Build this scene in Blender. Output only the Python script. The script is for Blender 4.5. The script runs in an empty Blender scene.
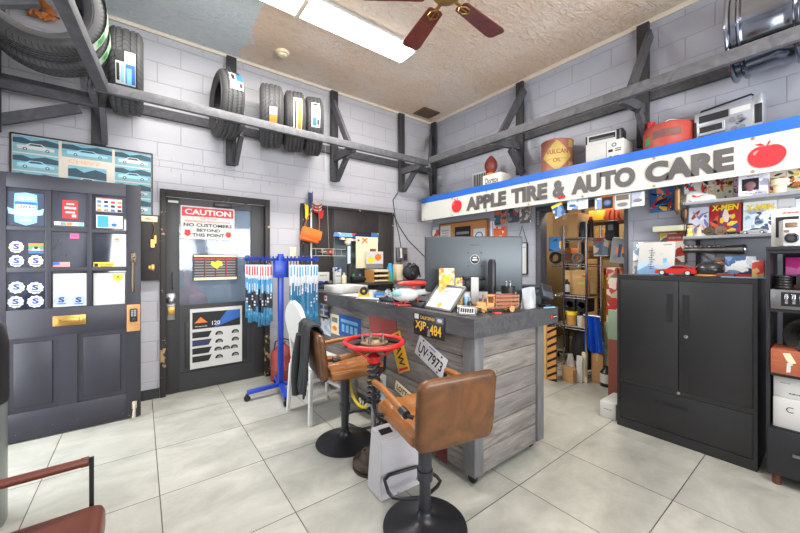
import bpy, bmesh, math, random
from mathutils import Vector, Matrix
PI = math.pi
C = bpy.context.scene.collection
RND = random.Random(11)

# ---------------------------------------------------------------- camera facts (metres; x along the back wall, y into the room)
YAW = math.radians(37.4); FPX = 339.0; CX = 400.0; HY = 260.5
CAM = Vector((0, 0, 1.4))
def ray(u, v):
    a = (u - CX) / FPX; s, c = math.sin(YAW), math.cos(YAW)
    return Vector((s + a * c, c - a * s, (HY - v) / FPX))
def on(ax, val, u, v):
    d = ray(u, v); i = 'xyz'.index(ax)
    return CAM + d * ((val - CAM[i]) / d[i])

# ---------------------------------------------------------------- materials
def lin(c):
    c = c / 255.0
    return c / 12.92 if c <= 0.04045 else ((c + 0.055) / 1.055) ** 2.4
def col(r, g, b): return (lin(r), lin(g), lin(b), 1.0)
_M = {}
class NT:
    def __init__(s, name):
        s.m = bpy.data.materials.new(name); s.m.use_nodes = True
        s.t = s.m.node_tree; s.t.nodes.clear()
        s.o = s.n('ShaderNodeOutputMaterial'); s.p = s.n('ShaderNodeBsdfPrincipled')
        s.l(s.p.outputs[0], s.o.inputs[0])
    def n(s, k, **kw):
        x = s.t.nodes.new(k)
        for a, b in kw.items(): setattr(x, a, b)
        return x
    def l(s, a, b): s.t.links.new(a, b)
    def co(s, what='Object', scale=(1, 1, 1), loc=(0, 0, 0), rot=(0, 0, 0)):
        t = s.n('ShaderNodeTexCoord'); m = s.n('ShaderNodeMapping')
        m.inputs['Scale'].default_value = scale; m.inputs['Location'].default_value = loc; m.inputs['Rotation'].default_value = rot
        s.l(t.outputs[what], m.inputs['Vector']); return m.outputs[0]
    def noise(s, vec, scale, detail=4, rough=.55, dist=0):
        x = s.n('ShaderNodeTexNoise'); x.inputs['Scale'].default_value = scale; x.inputs['Detail'].default_value = detail
        x.inputs['Roughness'].default_value = rough; x.inputs['Distortion'].default_value = dist
        s.l(vec, x.inputs['Vector']); return x.outputs['Fac']
    def ramp(s, fac, stops, interp='LINEAR'):
        r = s.n('ShaderNodeValToRGB'); r.color_ramp.interpolation = interp; e = r.color_ramp.elements
        while len(e) < len(stops): e.new(.5)
        for i, (p, c) in enumerate(stops): e[i].position = p; e[i].color = c
        s.l(fac, r.inputs[0]); return r.outputs[0]
    def mix(s, fac, a, b, mode='MIX'):
        x = s.n('ShaderNodeMix'); x.data_type = 'RGBA'; x.blend_type = mode
        for sock, v in ((x.inputs[0], fac), (x.inputs[6], a), (x.inputs[7], b)):
            if hasattr(v, 'is_output'): s.l(v, sock)
            else: sock.default_value = v
        return x.outputs[2]
    def math(s, op, a, b=0.0):
        x = s.n('ShaderNodeMath', operation=op)
        for sock, v in ((x.inputs[0], a), (x.inputs[1], b)):
            if hasattr(v, 'is_output'): s.l(v, sock)
            else: sock.default_value = v
        return x.outputs[0]
    def bump(s, h, strength=.3, dist=.01):
        b = s.n('ShaderNodeBump'); b.inputs['Strength'].default_value = strength; b.inputs['Distance'].default_value = dist
        s.l(h, b.inputs['Height']); s.l(b.outputs[0], s.p.inputs['Normal'])
    def base(s, c):
        if hasattr(c, 'is_output'): s.l(c, s.p.inputs['Base Color'])
        else: s.p.inputs['Base Color'].default_value = c
    def rm(s, r, m=0):
        s.p.inputs['Roughness'].default_value = r; s.p.inputs['Metallic'].default_value = m
def shade(c, k): return (min(1, c[0] * k), min(1, c[1] * k), min(1, c[2] * k), 1)
def mt(name, rgb, rough=.55, metal=0, var=.12, vs=7, bump=0, bs=60, bd=.004):
    if name in _M: return _M[name]
    t = NT(name); c = col(*rgb); t.rm(rough, metal)
    v = t.co()
    f = t.noise(v, vs, 5)
    t.base(t.mix(f, shade(c, 1 - var), shade(c, 1 + var)))
    if bump: t.bump(t.noise(v, bs, 4), bump, bd)
    _M[name] = t.m; return t.m
def mglow(name, rgb, strength):
    t = NT(name); t.base(col(*rgb)); t.p.inputs['Emission Color'].default_value = col(*rgb)
    t.p.inputs['Emission Strength'].default_value = strength; _M[name] = t.m; return t.m
def mprint(name, pal, scale=9, seed=0, dist=.5, rough=.35, stretch=(1, 1, 1)):
    """printed picture of flat coloured patches"""
    if name in _M: return _M[name]
    t = NT(name); t.rm(rough)
    v = t.co('Object', stretch, (seed * 3.7, seed * 1.3, seed * 2.1))
    nz = t.n('ShaderNodeTexNoise'); nz.inputs['Scale'].default_value = scale * .8; t.l(v, nz.inputs['Vector'])
    vm = t.n('ShaderNodeVectorMath', operation='SCALE'); vm.inputs['Scale'].default_value = dist / scale * 2
    t.l(nz.outputs['Color'], vm.inputs[0])
    va = t.n('ShaderNodeVectorMath', operation='ADD'); t.l(v, va.inputs[0]); t.l(vm.outputs[0], va.inputs[1])
    vo = t.n('ShaderNodeTexVoronoi'); vo.inputs['Scale'].default_value = scale; t.l(va.outputs[0], vo.inputs['Vector'])
    sp = t.n('ShaderNodeSeparateColor'); t.l(vo.outputs['Color'], sp.inputs[0])
    n = len(pal); st = [(i / n, col(*c)) for i, c in enumerate(pal)]
    v2 = t.n('ShaderNodeTexVoronoi'); v2.inputs['Scale'].default_value = scale*.3; t.l(va.outputs[0], v2.inputs['Vector'])
    s2 = t.n('ShaderNodeSeparateColor'); t.l(v2.outputs['Color'], s2.inputs[0])
    t.base(t.mix(t.math('GREATER_THAN', sp.outputs[1], .55), t.ramp(s2.outputs[0], st, 'CONSTANT'), t.ramp(sp.outputs[0], st, 'CONSTANT')))
    _M[name] = t.m; return t.m
def mwood(name, c1, c2, scale=(1, 1, 1), rough=.6, grain=14, bump=.15, coat=0):
    if name in _M: return _M[name]
    t = NT(name); t.rm(rough)
    v = t.co('Object', scale)
    f = t.noise(v, grain, 6, .6, 1.2)
    f2 = t.noise(t.co('Object', (1, 1, 1)), 2.2, 2)
    a = t.ramp(f, [(.3, col(*c1)), (.7, col(*c2))])
    t.base(t.mix(t.math('MULTIPLY', f2, .35), a, col(*c1)))
    t.bump(f, bump, .004)
    if coat: t.p.inputs['Coat Weight'].default_value = coat; t.p.inputs['Coat Roughness'].default_value = .2
    _M[name] = t.m; return t.m

# ---------------------------------------------------------------- mesh builder
class MB:
    def __init__(s): s.bm = bmesh.new(); s.mi = 0; s.T = Matrix.Identity(4)
    def m(s, i): s.mi = i; return s
    def at(s, M): s.T = M; return s
    def _add(s, vs, fs, smooth=True):
        bv = [s.bm.verts.new(s.T @ Vector(v)) for v in vs]; out = []
        for f in fs:
            try:
                x = s.bm.faces.new([bv[i] for i in f]); x.material_index = s.mi; x.smooth = smooth; out.append(x)
            except ValueError: pass
        return bv, out
    def box(s, x0, x1, y0, y1, z0, z1, bev=0, seg=2):
        if x0 > x1: x0, x1 = x1, x0
        if y0 > y1: y0, y1 = y1, y0
        if z0 > z1: z0, z1 = z1, z0
        vs = [(x0,y0,z0),(x1,y0,z0),(x1,y1,z0),(x0,y1,z0),(x0,y0,z1),(x1,y0,z1),(x1,y1,z1),(x0,y1,z1)]
        fs = [(0,3,2,1),(4,5,6,7),(0,1,5,4),(1,2,6,5),(2,3,7,6),(3,0,4,7)]
        bv, fa = s._add(vs, fs)
        if bev:
            ed = list({e for f in fa for e in f.edges})
            r = bmesh.ops.bevel(s.bm, geom=ed, offset=bev, segments=seg, affect='EDGES', profile=.5)
            for f in r['faces']: f.material_index = s.mi; f.smooth = True
        return s
    def cbox(s, c, d, bev=0, seg=2):
        return s.box(c[0]-d[0]/2, c[0]+d[0]/2, c[1]-d[1]/2, c[1]+d[1]/2, c[2]-d[2]/2, c[2]+d[2]/2, bev, seg)
    def bar(s, p, q, w, h, up=(0, 0, 1), bev=0):
        """rectangular bar from p to q, w sideways, h along up"""
        p, q = Vector(p), Vector(q); d = q - p; L = d.length; d.normalize(); up = Vector(up)
        sd = d.cross(up); sd = sd.normalized() if sd.length > 1e-6 else Vector((1, 0, 0)); u2 = sd.cross(d)
        old = s.T
        s.T = old @ Matrix(((d.x, sd.x, u2.x, p.x), (d.y, sd.y, u2.y, p.y), (d.z, sd.z, u2.z, p.z), (0, 0, 0, 1)))
        s.box(0, L, -w/2, w/2, -h/2, h/2, bev); s.T = old; return s
    def lathe(s, prof, n=28, a0=0, a1=2*PI, cap=True):
        """profile [(r,z)] round local z"""
        full = abs(a1 - a0 - 2*PI) < 1e-6; k = n if full else n + 1; vs = []; fs = []
        for i in range(k):
            a = a0 + (a1 - a0) * i / n
            for r, z in prof: vs.append((r*math.cos(a), r*math.sin(a), z))
        m = len(prof)
        for i in range(n):
            j = (i + 1) % k
            for q in range(m - 1): fs.append((i*m+q, j*m+q, j*m+q+1, i*m+q+1))
        if cap and full:
            if prof[0][0] > 1e-6: fs.append(tuple(i*m for i in range(k))[::-1])
            if prof[-1][0] > 1e-6: fs.append(tuple(i*m+m-1 for i in range(k)))
        bv, _ = s._add(vs, fs)
        bmesh.ops.remove_doubles(s.bm, verts=bv, dist=1e-6)
        return s
    def cyl(s, p, q, r, r2=None, n=16):
        p, q = Vector(p), Vector(q); d = q - p; old = s.T
        s.T = old @ Matrix.Translation(p) @ d.to_track_quat('Z', 'Y').to_matrix().to_4x4()
        s.lathe([(r, 0), (r if r2 is None else r2, d.length)], n); s.T = old; return s
    def ball(s, c, r, n=16, sq=(1, 1, 1)):
        old = s.T; s.T = old @ Matrix.Translation(c) @ Matrix.Diagonal((sq[0], sq[1], sq[2], 1))
        m = max(6, n // 2)
        s.lathe([(max(1e-7, r*math.sin(PI*i/m)) if 0 < i < m else 0, -r*math.cos(PI*i/m)) for i in range(m+1)], n, cap=False); s.T = old; return s
    def tube(s, pts, r, n=10, closed=False):
        P = [Vector(p) for p in pts]; k = len(P); vs = []; fs = []; up = None
        for i in range(k):
            a = P[(i-1) % k] if (i or closed) else P[0]; b = P[(i+1) % k] if (i < k-1 or closed) else P[-1]
            t = (b - a).normalized()
            if up is None:
                up = Vector((0, 0, 1)) if abs(t.z) < .9 else Vector((1, 0, 0))
            sd = t.cross(up).normalized(); up = sd.cross(t).normalized()
            rr = r[i] if isinstance(r, (list, tuple)) else r
            for j in range(n):
                w = 2*PI*j/n; vs.append(P[i] + sd*math.cos(w)*rr + up*math.sin(w)*rr)
        for i in range(k if closed else k-1):
            i2 = (i+1) % k
            for j in range(n):
                j2 = (j+1) % n; fs.append((i*n+j, i*n+j2, i2*n+j2, i2*n+j))
        if not closed: fs += [tuple(range(n))[::-1], tuple((k-1)*n+j for j in range(n))]
        s._add(vs, fs); return s
    def prism(s, poly, y0, y1):
        """polygon in x,z extruded along y"""
        n = len(poly); vs = [(x, y0, z) for x, z in poly] + [(x, y1, z) for x, z in poly]
        fs = [tuple(range(n)), tuple(range(2*n-1, n-1, -1))] + [(i, i+n, (i+1) % n + n, (i+1) % n) for i in range(n)]
        b, f = s._add(vs, fs, False)
        bmesh.ops.recalc_face_normals(s.bm, faces=f); return s
    def plate(s, poly, z0, z1):
        """polygon in x,y extruded along z"""
        n = len(poly); vs = [(x, y, z0) for x, y in poly] + [(x, y, z1) for x, y in poly]
        fs = [tuple(range(n))[::-1], tuple(range(n, 2*n))] + [(i, (i+1) % n, (i+1) % n + n, i+n) for i in range(n)]
        b, f = s._add(vs, fs, False)
        bmesh.ops.recalc_face_normals(s.bm, faces=f); return s
    def grid(s, fn, nu, nv, th=0, closed_u=False):
        """surface from fn(a,b) a,b in 0..1"""
        vs = [fn(i/nu, j/nv) for i in range(nu+1) for j in range(nv+1)]
        fs = [(i*(nv+1)+j, (i+1)*(nv+1)+j, (i+1)*(nv+1)+j+1, i*(nv+1)+j+1) for i in range(nu) for j in range(nv)]
        b, f = s._add(vs, fs)
        if th:
            bmesh.ops.recalc_face_normals(s.bm, faces=f)
            r = bmesh.ops.solidify(s.bm, geom=f, thickness=th)
            for x in r['geom']:
                if isinstance(x, bmesh.types.BMFace): x.material_index = s.mi; x.smooth = True
        return s
def T(x=0, y=0, z=0): return Matrix.Translation((x, y, z))
def RX(a): return Matrix.Rotation(a, 4, 'X')
def RY(a): return Matrix.Rotation(a, 4, 'Y')
def RZ(a): return Matrix.Rotation(a, 4, 'Z')

def obj(name, b, mats, parent=None, loc=None, rz=0, rot=None, ang=35):
    me = bpy.data.meshes.new(name); b.bm.normal_update(); b.bm.to_mesh(me); b.bm.free()
    for m in (mats if isinstance(mats, (list, tuple)) else [mats]): me.materials.append(m)
    if ang: me.set_sharp_from_angle(angle=math.radians(ang))
    else: me.polygons.foreach_set('use_smooth', [False]*len(me.polygons))
    o = bpy.data.objects.new(name, me); C.objects.link(o)
    if parent: o.parent = parent
    if loc is not None: o.location = loc
    o.rotation_euler = rot if rot is not None else (0, 0, rz)
    return o
def thing(name, label, cat, loc=(0, 0, 0), rz=0, group=None, rot=None):
    o = bpy.data.objects.new(name, None); C.objects.link(o); o.empty_display_size = .1
    o.location = loc; o.rotation_euler = rot if rot is not None else (0, 0, rz)
    o['label'] = label; o['category'] = cat
    if group: o['group'] = group
    return o
def tag(o, label, cat, group=None):
    o['label'] = label; o['category'] = cat
    if group: o['group'] = group
    return o
def struct(name, b, mats, parent=None, **kw):
    o = obj(name, b, mats, parent, **kw)
    if parent is None: o['kind'] = 'structure'
    return o
def dup(o, loc=None, label=None, parent=None, rot=None):
    """a thing, its parts and their sub-parts"""
    c = o.copy(); C.objects.link(c)
    if parent: c.parent = parent
    if loc is not None: c.location = loc
    if rot is not None: c.rotation_euler = rot
    if label: c['label'] = label
    for ch in list(o.children): dup(ch, parent=c)
    return c

# ---------------------------------------------------------------- lettering
_FT = {}
def glyphs(s, bold=0, shear=0):
    k = (s, bold, shear)
    if k not in _FT:
        cu = bpy.data.curves.new('f', 'FONT'); cu.body = s; cu.size = 1; cu.offset = bold; cu.shear = shear
        cu.resolution_u = 6 if s in ('APPLE', 'TIRE', 'AUTO', 'CARE', '&') else (3 if len(s) < 12 else 2)
        o = bpy.data.objects.new('f', cu); C.objects.link(o)
        me = bpy.data.meshes.new_from_object(o, depsgraph=bpy.context.evaluated_depsgraph_get())
        vs = [(v.co.x, v.co.y) for v in me.vertices]; fs = [tuple(p.vertices) for p in me.polygons]
        bpy.data.objects.remove(o); bpy.data.curves.remove(cu); bpy.data.meshes.remove(me)
        x0 = min(v[0] for v in vs); x1 = max(v[0] for v in vs); y0 = min(v[1] for v in vs); y1 = max(v[1] for v in vs)
        _FT[k] = ([((v[0]-x0)/(x1-x0), (v[1]-y0)/(y1-y0)) for v in vs], fs, (x1-x0)/(y1-y0))
    return _FT[k]
def put_text(b, s, xc, zc, h, w=None, y=0.0, bold=0, shear=0, rot=0, th=0):
    ca, sa = math.cos(rot), math.sin(rot)
    if s.startswith('~'):                      # print too small to read: a row of dashes
        w = w or h*4; q = [.0, .22, .27, .55, .6, .72, .77, 1.0]
        for i in range(0, 8, 2):
            P = [(xc+(x-.5)*w, y, zc+z*h*.4) for x, z in ((q[i], -.5), (q[i+1], -.5), (q[i+1], .5), (q[i], .5))]
            b._add(P, [(0, 1, 2, 3)], False)
        return
    vs, fs, asp = glyphs(s, bold, shear); w = w or asp * h
    P = []
    for a, c in vs:
        x, z = (a-.5)*w, (c-.5)*h; P.append((xc + x*ca - z*sa, y, zc + x*sa + z*ca))
    b._add(P, fs, False)
def lettering(parent, lines, mats, y=0.0, name='lettering'):
    """lines: (text, x, z, height[, width[, material index[, options]]]) on a face at local y looking to -y"""
    b = MB()
    for L in lines:
        s, x, z, h = L[:4]; w = L[4] if len(L) > 4 else None
        b.m(L[5] if len(L) > 5 else 0)
        put_text(b, s, x, z, h, w, y, **(L[6] if len(L) > 6 else {}))
    return obj(name, b, mats, parent, ang=0)
def marks(parent, shapes, mats, y, name='printing'):
    """flat printed shapes: ('r',x0,x1,z0,z1,mi) rectangle, ('e',x,z,rx,rz,mi) ellipse, ('p',[(x,z)..],mi) polygon; later ones lie on top"""
    b = MB()
    for i, s in enumerate(shapes):
        yy = y - .00025 * i / max(1, len(shapes)) * 4
        if s[0] == 'r': P = [(s[1], s[3]), (s[2], s[3]), (s[2], s[4]), (s[1], s[4])]; b.m(s[5])
        elif s[0] == 'e': P = [(s[1]+s[3]*math.cos(2*PI*k/24), s[2]+s[4]*math.sin(2*PI*k/24)) for k in range(24)]; b.m(s[5])
        else: P = s[1]; b.m(s[2])
        b._add([(x, yy, z) for x, z in P], [tuple(range(len(P)))], False)
    return obj(name, b, mats, parent, ang=0)

FACE = {'y': 0.0, 'x': -PI/2}
def span(ax, val, u0, u1, vt, vb, um=None):
    """rectangle on a wall plane from its edges in the photograph: centre, width, height"""
    um = (u0+u1)/2 if um is None else um
    a = on(ax, val, u0, HY); d = on(ax, val, u1, HY); t = on(ax, val, um, vt); q = on(ax, val, um, vb)
    c = (a + d) / 2; c.z = (t.z + q.z) / 2
    return c, (a - d).length, t.z - q.z
def sheet(name, label, cat, ax, val, u0, u1, vt, vb, mat, th=.003, group=None, roll=0, tilt=0, um=None):
    c, w, h = span(ax, val, u0, u1, vt, vb, um)
    b = MB(); b.box(-w/2, w/2, -th/2, th/2, -h/2, h/2)
    o = obj(name, b, mat, loc=c, rot=(tilt, roll, FACE[ax]), ang=0)
    o.rotation_mode = 'XYZ'
    tag(o, label, cat, group); o['w'] = w; o['h'] = h
    return o, w, h, -th/2 - .0005

# ---------------------------------------------------------------- shared materials
BLACK = mt('black_plastic', (26, 26, 28), .4, var=.2)
DKMETAL = mt('dark_metal', (52, 52, 56), .38, .6, var=.15)
BLKMETAL = mt('black_metal', (34, 34, 37), .42, .3, var=.15)
CHROME = mt('chrome', (205, 205, 210), .12, 1, var=.05)
STEEL = mt('brushed_steel', (150, 150, 152), .35, 1, var=.1)
BRASS = mt('brass', (176, 138, 76), .35, .9, var=.2)
WHITE = mt('white_plastic', (198, 198, 196), .45, var=.05)
PAPER = mt('white_paper', (198, 198, 194), .7, var=.04)
CREAM = mt('cream_card', (226, 212, 178), .7, var=.06)
INK = mt('black_ink', (22, 22, 24), .6, var=.1)
GREYINK = mt('grey_ink', (120, 120, 124), .6, var=.1)
REDINK = mt('red_ink', (196, 30, 34), .5, var=.08)
BLUEINK = mt('blue_ink', (38, 92, 168), .5, var=.08)
LTBLUE = mt('light_blue_ink', (120, 180, 214), .5, var=.08)
YELINK = mt('yellow_ink', (236, 206, 50), .5, var=.06)
ORINK = mt('orange_ink', (224, 120, 40), .5, var=.08)
GREENINK = mt('green_ink', (70, 140, 84), .5, var=.08)
RUBBER = mt('rubber', (30, 30, 31), .75, var=.15, bump=.2)
CARD = mt('cardboard', (178, 136, 90), .85, var=.1, bump=.05)
CARD2 = mt('cardboard_light', (198, 160, 108), .85, var=.1)
BLUEPNT = mt('blue_paint', (26, 62, 168), .35, var=.1)
REDPNT = mt('red_paint', (190, 34, 34), .4, var=.15)
PINE = mwood('pine_wood', (176, 120, 62), (214, 160, 92), (1, 1, 6), .5)
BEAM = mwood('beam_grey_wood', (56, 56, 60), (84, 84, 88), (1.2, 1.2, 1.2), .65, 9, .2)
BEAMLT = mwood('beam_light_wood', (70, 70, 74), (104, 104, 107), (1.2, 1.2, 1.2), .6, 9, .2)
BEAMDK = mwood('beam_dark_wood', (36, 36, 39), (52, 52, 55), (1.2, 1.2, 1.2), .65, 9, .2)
PAL = {
 'hero': [(40,70,150), (206,48,40), (240,206,70), (238,234,224), (30,34,50), (60,120,180), (222,140,90)],
 'red': [(180,30,36), (40,36,44), (236,220,200), (220,90,50), (60,70,130), (240,200,60)],
 'blue': [(46,96,170), (120,170,210), (230,236,240), (30,40,70), (200,70,60), (90,130,180)],
 'yellow': [(240,210,60), (220,120,40), (60,50,50), (240,234,210), (170,40,40), (80,130,90)],
 'pale': [(226,230,236), (190,206,220), (120,150,180), (240,240,240), (70,80,100), (206,196,180)],
 'pink': [(206,90,150), (240,200,220), (120,60,140), (240,240,236), (60,60,90)],
 'grey': [(90,92,100), (150,152,158), (210,210,212), (50,50,56), (120,110,100), (180,60,50)],
}
# ================================================================ the room
WY, WX, CZ = 4.25, 3.92, 3.73
XL, YF = -0.95, -2.6
def wall_mat(name, axis, seed, c=(168, 167, 172), band=None):
    """painted concrete block; axis: horizontal world axis of the wall"""
    t = NT(name); t.rm(.55)
    v = t.n('ShaderNodeTexCoord').outputs['Object']
    sx = t.n('ShaderNodeSeparateXYZ'); t.l(v, sx.inputs[0])
    cb = t.n('ShaderNodeCombineXYZ'); t.l(sx.outputs['xyz'.index(axis)], cb.inputs[0]); t.l(sx.outputs[2], cb.inputs[1])
    def brick(w, h, mo, off):
        b = t.n('ShaderNodeTexBrick'); b.inputs['Scale'].default_value = 1; b.inputs['Brick Width'].default_value = w
        b.inputs['Row Height'].default_value = h; b.inputs['Mortar Size'].default_value = mo; b.inputs['Mortar Smooth'].default_value = .6
        b.inputs['Color1'].default_value = (1, 1, 1, 1); b.inputs['Color2'].default_value = (.9, .9, .9, 1); b.inputs['Mortar'].default_value = (.5, .5, .5, 1)
        mp = t.n('ShaderNodeMapping'); mp.inputs['Location'].default_value = off; t.l(cb.outputs[0], mp.inputs[0]); t.l(mp.outputs[0], b.inputs['Vector'])
        return b
    A = brick(.405, .203, .005, (.07 * seed, .03, 0)); fac, tint = A.outputs['Fac'], A.outputs['Color']
    if band:
        B = brick(.2, .0675, .004, (.05, .0, 0))
        g = t.math('MULTIPLY', t.math('GREATER_THAN', sx.outputs[2], band[0]), t.math('LESS_THAN', sx.outputs[2], band[1]))
        mx = t.n('ShaderNodeMix'); mx.data_type = 'FLOAT'; t.l(g, mx.inputs[0]); t.l(fac, mx.inputs[2]); t.l(B.outputs['Fac'], mx.inputs[3]); fac = mx.outputs[0]
        tint = t.mix(g, tint, B.outputs['Color'])
    n1 = t.noise(v, 1.6, 4); n2 = t.noise(v, 70, 3)
    base = t.mix(n1, shade(col(*c), .9), shade(col(*c), 1.1))
    base = t.mix(.22, base, t.mix(1, base, tint, 'MULTIPLY'))
    base = t.mix(t.math('MULTIPLY', fac, .13), base, shade(col(*c), .55))
    t.base(base)
    hh = t.math('ADD', t.math('MULTIPLY', fac, -1.0), t.math('MULTIPLY', n2, .25))
    t.bump(hh, .6, .008)
    return t.m
W1M = wall_mat('painted_block_back', 'x', 1, band=(2.32, 2.46))
W2M = wall_mat('painted_block_right', 'y', 2, c=(160, 162, 173))
W3M = wall_mat('painted_block_left', 'y', 3)
W4M = wall_mat('painted_block_front', 'x', 4)

# floor
t = NT('floor_tile'); t.rm(.38)
v = t.co('Object', (1/.594, 1/.622, 1), (-.09/.594, -.605/.622, 0))
sx = t.n('ShaderNodeSeparateXYZ'); t.l(v, sx.inputs[0])
def edge(o, w):
    f = t.math('FRACT', o); a = t.math('LESS_THAN', f, w); b = t.math('GREATER_THAN', f, 1 - w); return t.math('MAXIMUM', a, b)
pw = t.n('ShaderNodeSeparateXYZ'); t.l(t.co('Object'), pw.inputs[0])
gx = t.math('MULTIPLY', edge(sx.outputs[0], .0042), t.math('LESS_THAN', pw.outputs[0], 2.9))
gy = t.math('MULTIPLY', edge(sx.outputs[1], .0042), t.math('SUBTRACT', 1.0, t.math('MULTIPLY', t.math('LESS_THAN', pw.outputs[0], .09), t.math('GREATER_THAN', pw.outputs[1], 3.4))))
gr = t.math('MAXIMUM', gx, gy)
wn = t.n('ShaderNodeTexWhiteNoise'); wn.noise_dimensions = '2D'
fl = t.n('ShaderNodeVectorMath', operation='FLOOR'); t.l(v, fl.inputs[0]); t.l(fl.outputs[0], wn.inputs['Vector'])
va = t.n('ShaderNodeVectorMath', operation='ADD'); t.l(t.co('Object'), va.inputs[0]); t.l(wn.outputs['Color'], va.inputs[1])
sc = t.n('ShaderNodeMapping'); sc.inputs['Scale'].default_value = (1, 1.7, 1); t.l(va.outputs[0], sc.inputs[0])
n1 = t.noise(sc.outputs[0], 2.6, 6, .62, .6); n2 = t.noise(t.co(), 26, 4, .6)
c1 = t.ramp(n1, [(.28, col(146, 146, 138)), (.5, col(168, 168, 160)), (.72, col(186, 185, 176))])
c1 = t.mix(t.math('MULTIPLY', t.math('SUBTRACT', n2, .35), .5), c1, col(150, 146, 130))
c1 = t.mix(t.math('MULTIPLY', wn.outputs['Value'], .12), c1, col(150, 152, 146))
t.base(t.mix(gr, c1, col(70, 70, 66)))
t.bump(t.math('MULTIPLY', gr, -1), .4, .002)
FLOORM = t.m
b = MB(); b.box(XL-.1, 6.6, YF-.1, WY+.12, -.06, 0); struct('floor', b, FLOORM)
b = MB(); b.box(-6, XL-.1, 0, 7, -.08, -.02); struct('pavement', b, mt('pavement_grey', (150, 150, 146), .8), ang=0)

# ceiling: rough trowelled texture, tan, with a silvery repainted patch at the back
t = NT('ceiling_texture'); t.rm(.5)
v = t.co()
sp = t.n('ShaderNodeSeparateXYZ'); t.l(v, sp.inputs[0])
nb = t.noise(v, 3.0, 5); nf = t.noise(t.co('Object', (1, 2.2, 1), rot=(0, 0, .6)), 10, 8, .66, 1.2); ng = t.noise(v, 60, 4, .6)
edgex = t.math('ADD', sp.outputs[0], t.math('MULTIPLY', t.math('SUBTRACT', nb, .5), .45))
pat = t.math("LESS_THAN", edgex, 0.92)
stain = t.noise(t.co('Object', loc=(4, 2, 0)), 1.1, 3)
tan = t.ramp(stain, [(.35, col(232, 204, 178)), (.6, col(238, 220, 204))])
silver = col(216, 223, 226)
spk = t.ramp(nf, [(.36, (0, 0, 0, 1)), (.5, (1, 1, 1, 1))])
b1 = t.mix(pat, tan, silver)
t.base(t.mix(t.math('MULTIPLY', t.math('SUBTRACT', 1.0, spk), .2), b1, t.mix(pat, col(164, 136, 112), col(150, 158, 164))))
t.bump(t.math('ADD', nf, t.math('MULTIPLY', ng, .25)), .9, .075)
CEILM = t.m
b = MB(); b.box(XL-.1, WX+.1, YF-.1, WY+.1, CZ, CZ+.08); struct('ceiling', b, CEILM)

# back wall with the staff door and the dark hatch cut out as solid pieces
D0, D1, DZ = .20, 1.195, 2.06          # door opening in the back wall
H0, H1, HZ0, HZ1 = 2.09, 2.825, 1.12, 1.775  # hatch opening
b = MB(); y0, y1 = WY, WY+.12
b.box(XL-.1, D0, y0, y1, 0, CZ); b.box(D0, D1, y0, y1, DZ, CZ); b.box(D1, H0, y0, y1, 0, CZ)
b.box(H0, H1, y0, y1, 0, HZ0); b.box(H0, H1, y0, y1, HZ1, CZ); b.box(H1, WX+.1, y0, y1, 0, CZ)
struct('wall_back', b, W1M, ang=0)
# right wall with the storeroom doorway
S0, S1, SZ = 1.325, 2.265, 2.04
b = MB(); b.box(WX, WX+.12, YF-.1, S0, 0, CZ); b.box(WX, WX+.12, S0, S1, SZ, CZ); b.box(WX, WX+.12, S1, WY, 0, CZ)
struct('wall_right', b, W2M, ang=0)
# left wall with the street doorway
b = MB(); b.box(XL-.1, XL, YF-.1, 2.86, 0, CZ); b.box(XL-.1, XL, 2.86, 3.86, 2.1, CZ); b.box(XL-.1, XL, 3.86, WY, 0, CZ)
struct('wall_left', b, W3M, ang=0)
# front wall behind the viewer: shop windows
b = MB(); b.box(XL, WX, YF-.1, YF, 0, .7); b.box(XL, WX, YF-.1, YF, 2.9, CZ)
b.box(XL, -.6, YF-.1, YF, .7, 2.9); b.box(3.4, WX, YF-.1, YF, .7, 2.9); b.box(1.3, 1.5, YF-.1, YF, .7, 2.9)
struct('wall_front', b, W4M, ang=0)
# mouldings and baseboards
CRMM = mt('trim_cream', (206, 196, 180), .5)
b = MB(); b.box(XL, WX, WY-.025, WY, CZ-.035, CZ); struct('trim_1', b, CRMM)
b = MB(); b.box(WX-.025, WX, YF, WY-.025, CZ-.045, CZ); struct('trim_2', b, CRMM)
b = MB(); b.box(XL, .15, WY-.015, WY, 0, .1); b.box(1.25, WX, WY-.015, WY, 0, .1); struct('baseboard_back', b, BLACK)
b = MB(); b.box(WX-.015, WX, 2.36, WY-.02, 0, .1); struct('baseboard_right', b, BLACK)

# ---------------- staff door in the back wall (door_1)
BKDOOR = mt('black_door_paint', (44, 44, 46), .5, var=.25, vs=5, bump=.1)
BKFRM = mt('black_frame_paint', (40, 37, 35), .6, var=.35, vs=14, bump=.25, bs=30)
t = NT('worn_frame_paint'); t.rm(.65); v = t.co(); n = t.noise(v, 11, 6, .65); sp = t.n('ShaderNodeSeparateXYZ'); t.l(v, sp.inputs[0])
low = t.math('SUBTRACT', .64, t.math('MULTIPLY', t.math('LESS_THAN', sp.outputs[2], .5), .1))
t.base(t.mix(t.math('GREATER_THAN', n, low), col(40, 37, 36), col(170, 140, 100))); t.bump(n, .3, .006); WORN = t.m
t = NT('door_glass'); t.p.inputs['Alpha'].default_value = .45; t.rm(.05); t.p.inputs['Specular IOR Level'].default_value = .9
vv = t.co(); nn = t.noise(vv, 5, 3); t.base(t.mix(nn, col(70, 88, 108), col(150, 166, 182))); GLASS1 = t.m
b = MB()
b.box(.155, .205, WY-.03, WY+.12, 0, 2.135, .006); b.box(1.19, 1.245, WY-.03, WY+.12, 0, 2.135, .006); b.box(.205, 1.19, WY-.03, WY+.12, 2.065, 2.135, .006)
fr = obj('trim_3', b, WORN); fr['kind'] = 'structure'
dr = bpy.data.objects.new('door_1', None); C.objects.link(dr); dr.location = (.205, WY+.02, 0); dr['kind'] = 'structure'
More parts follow.
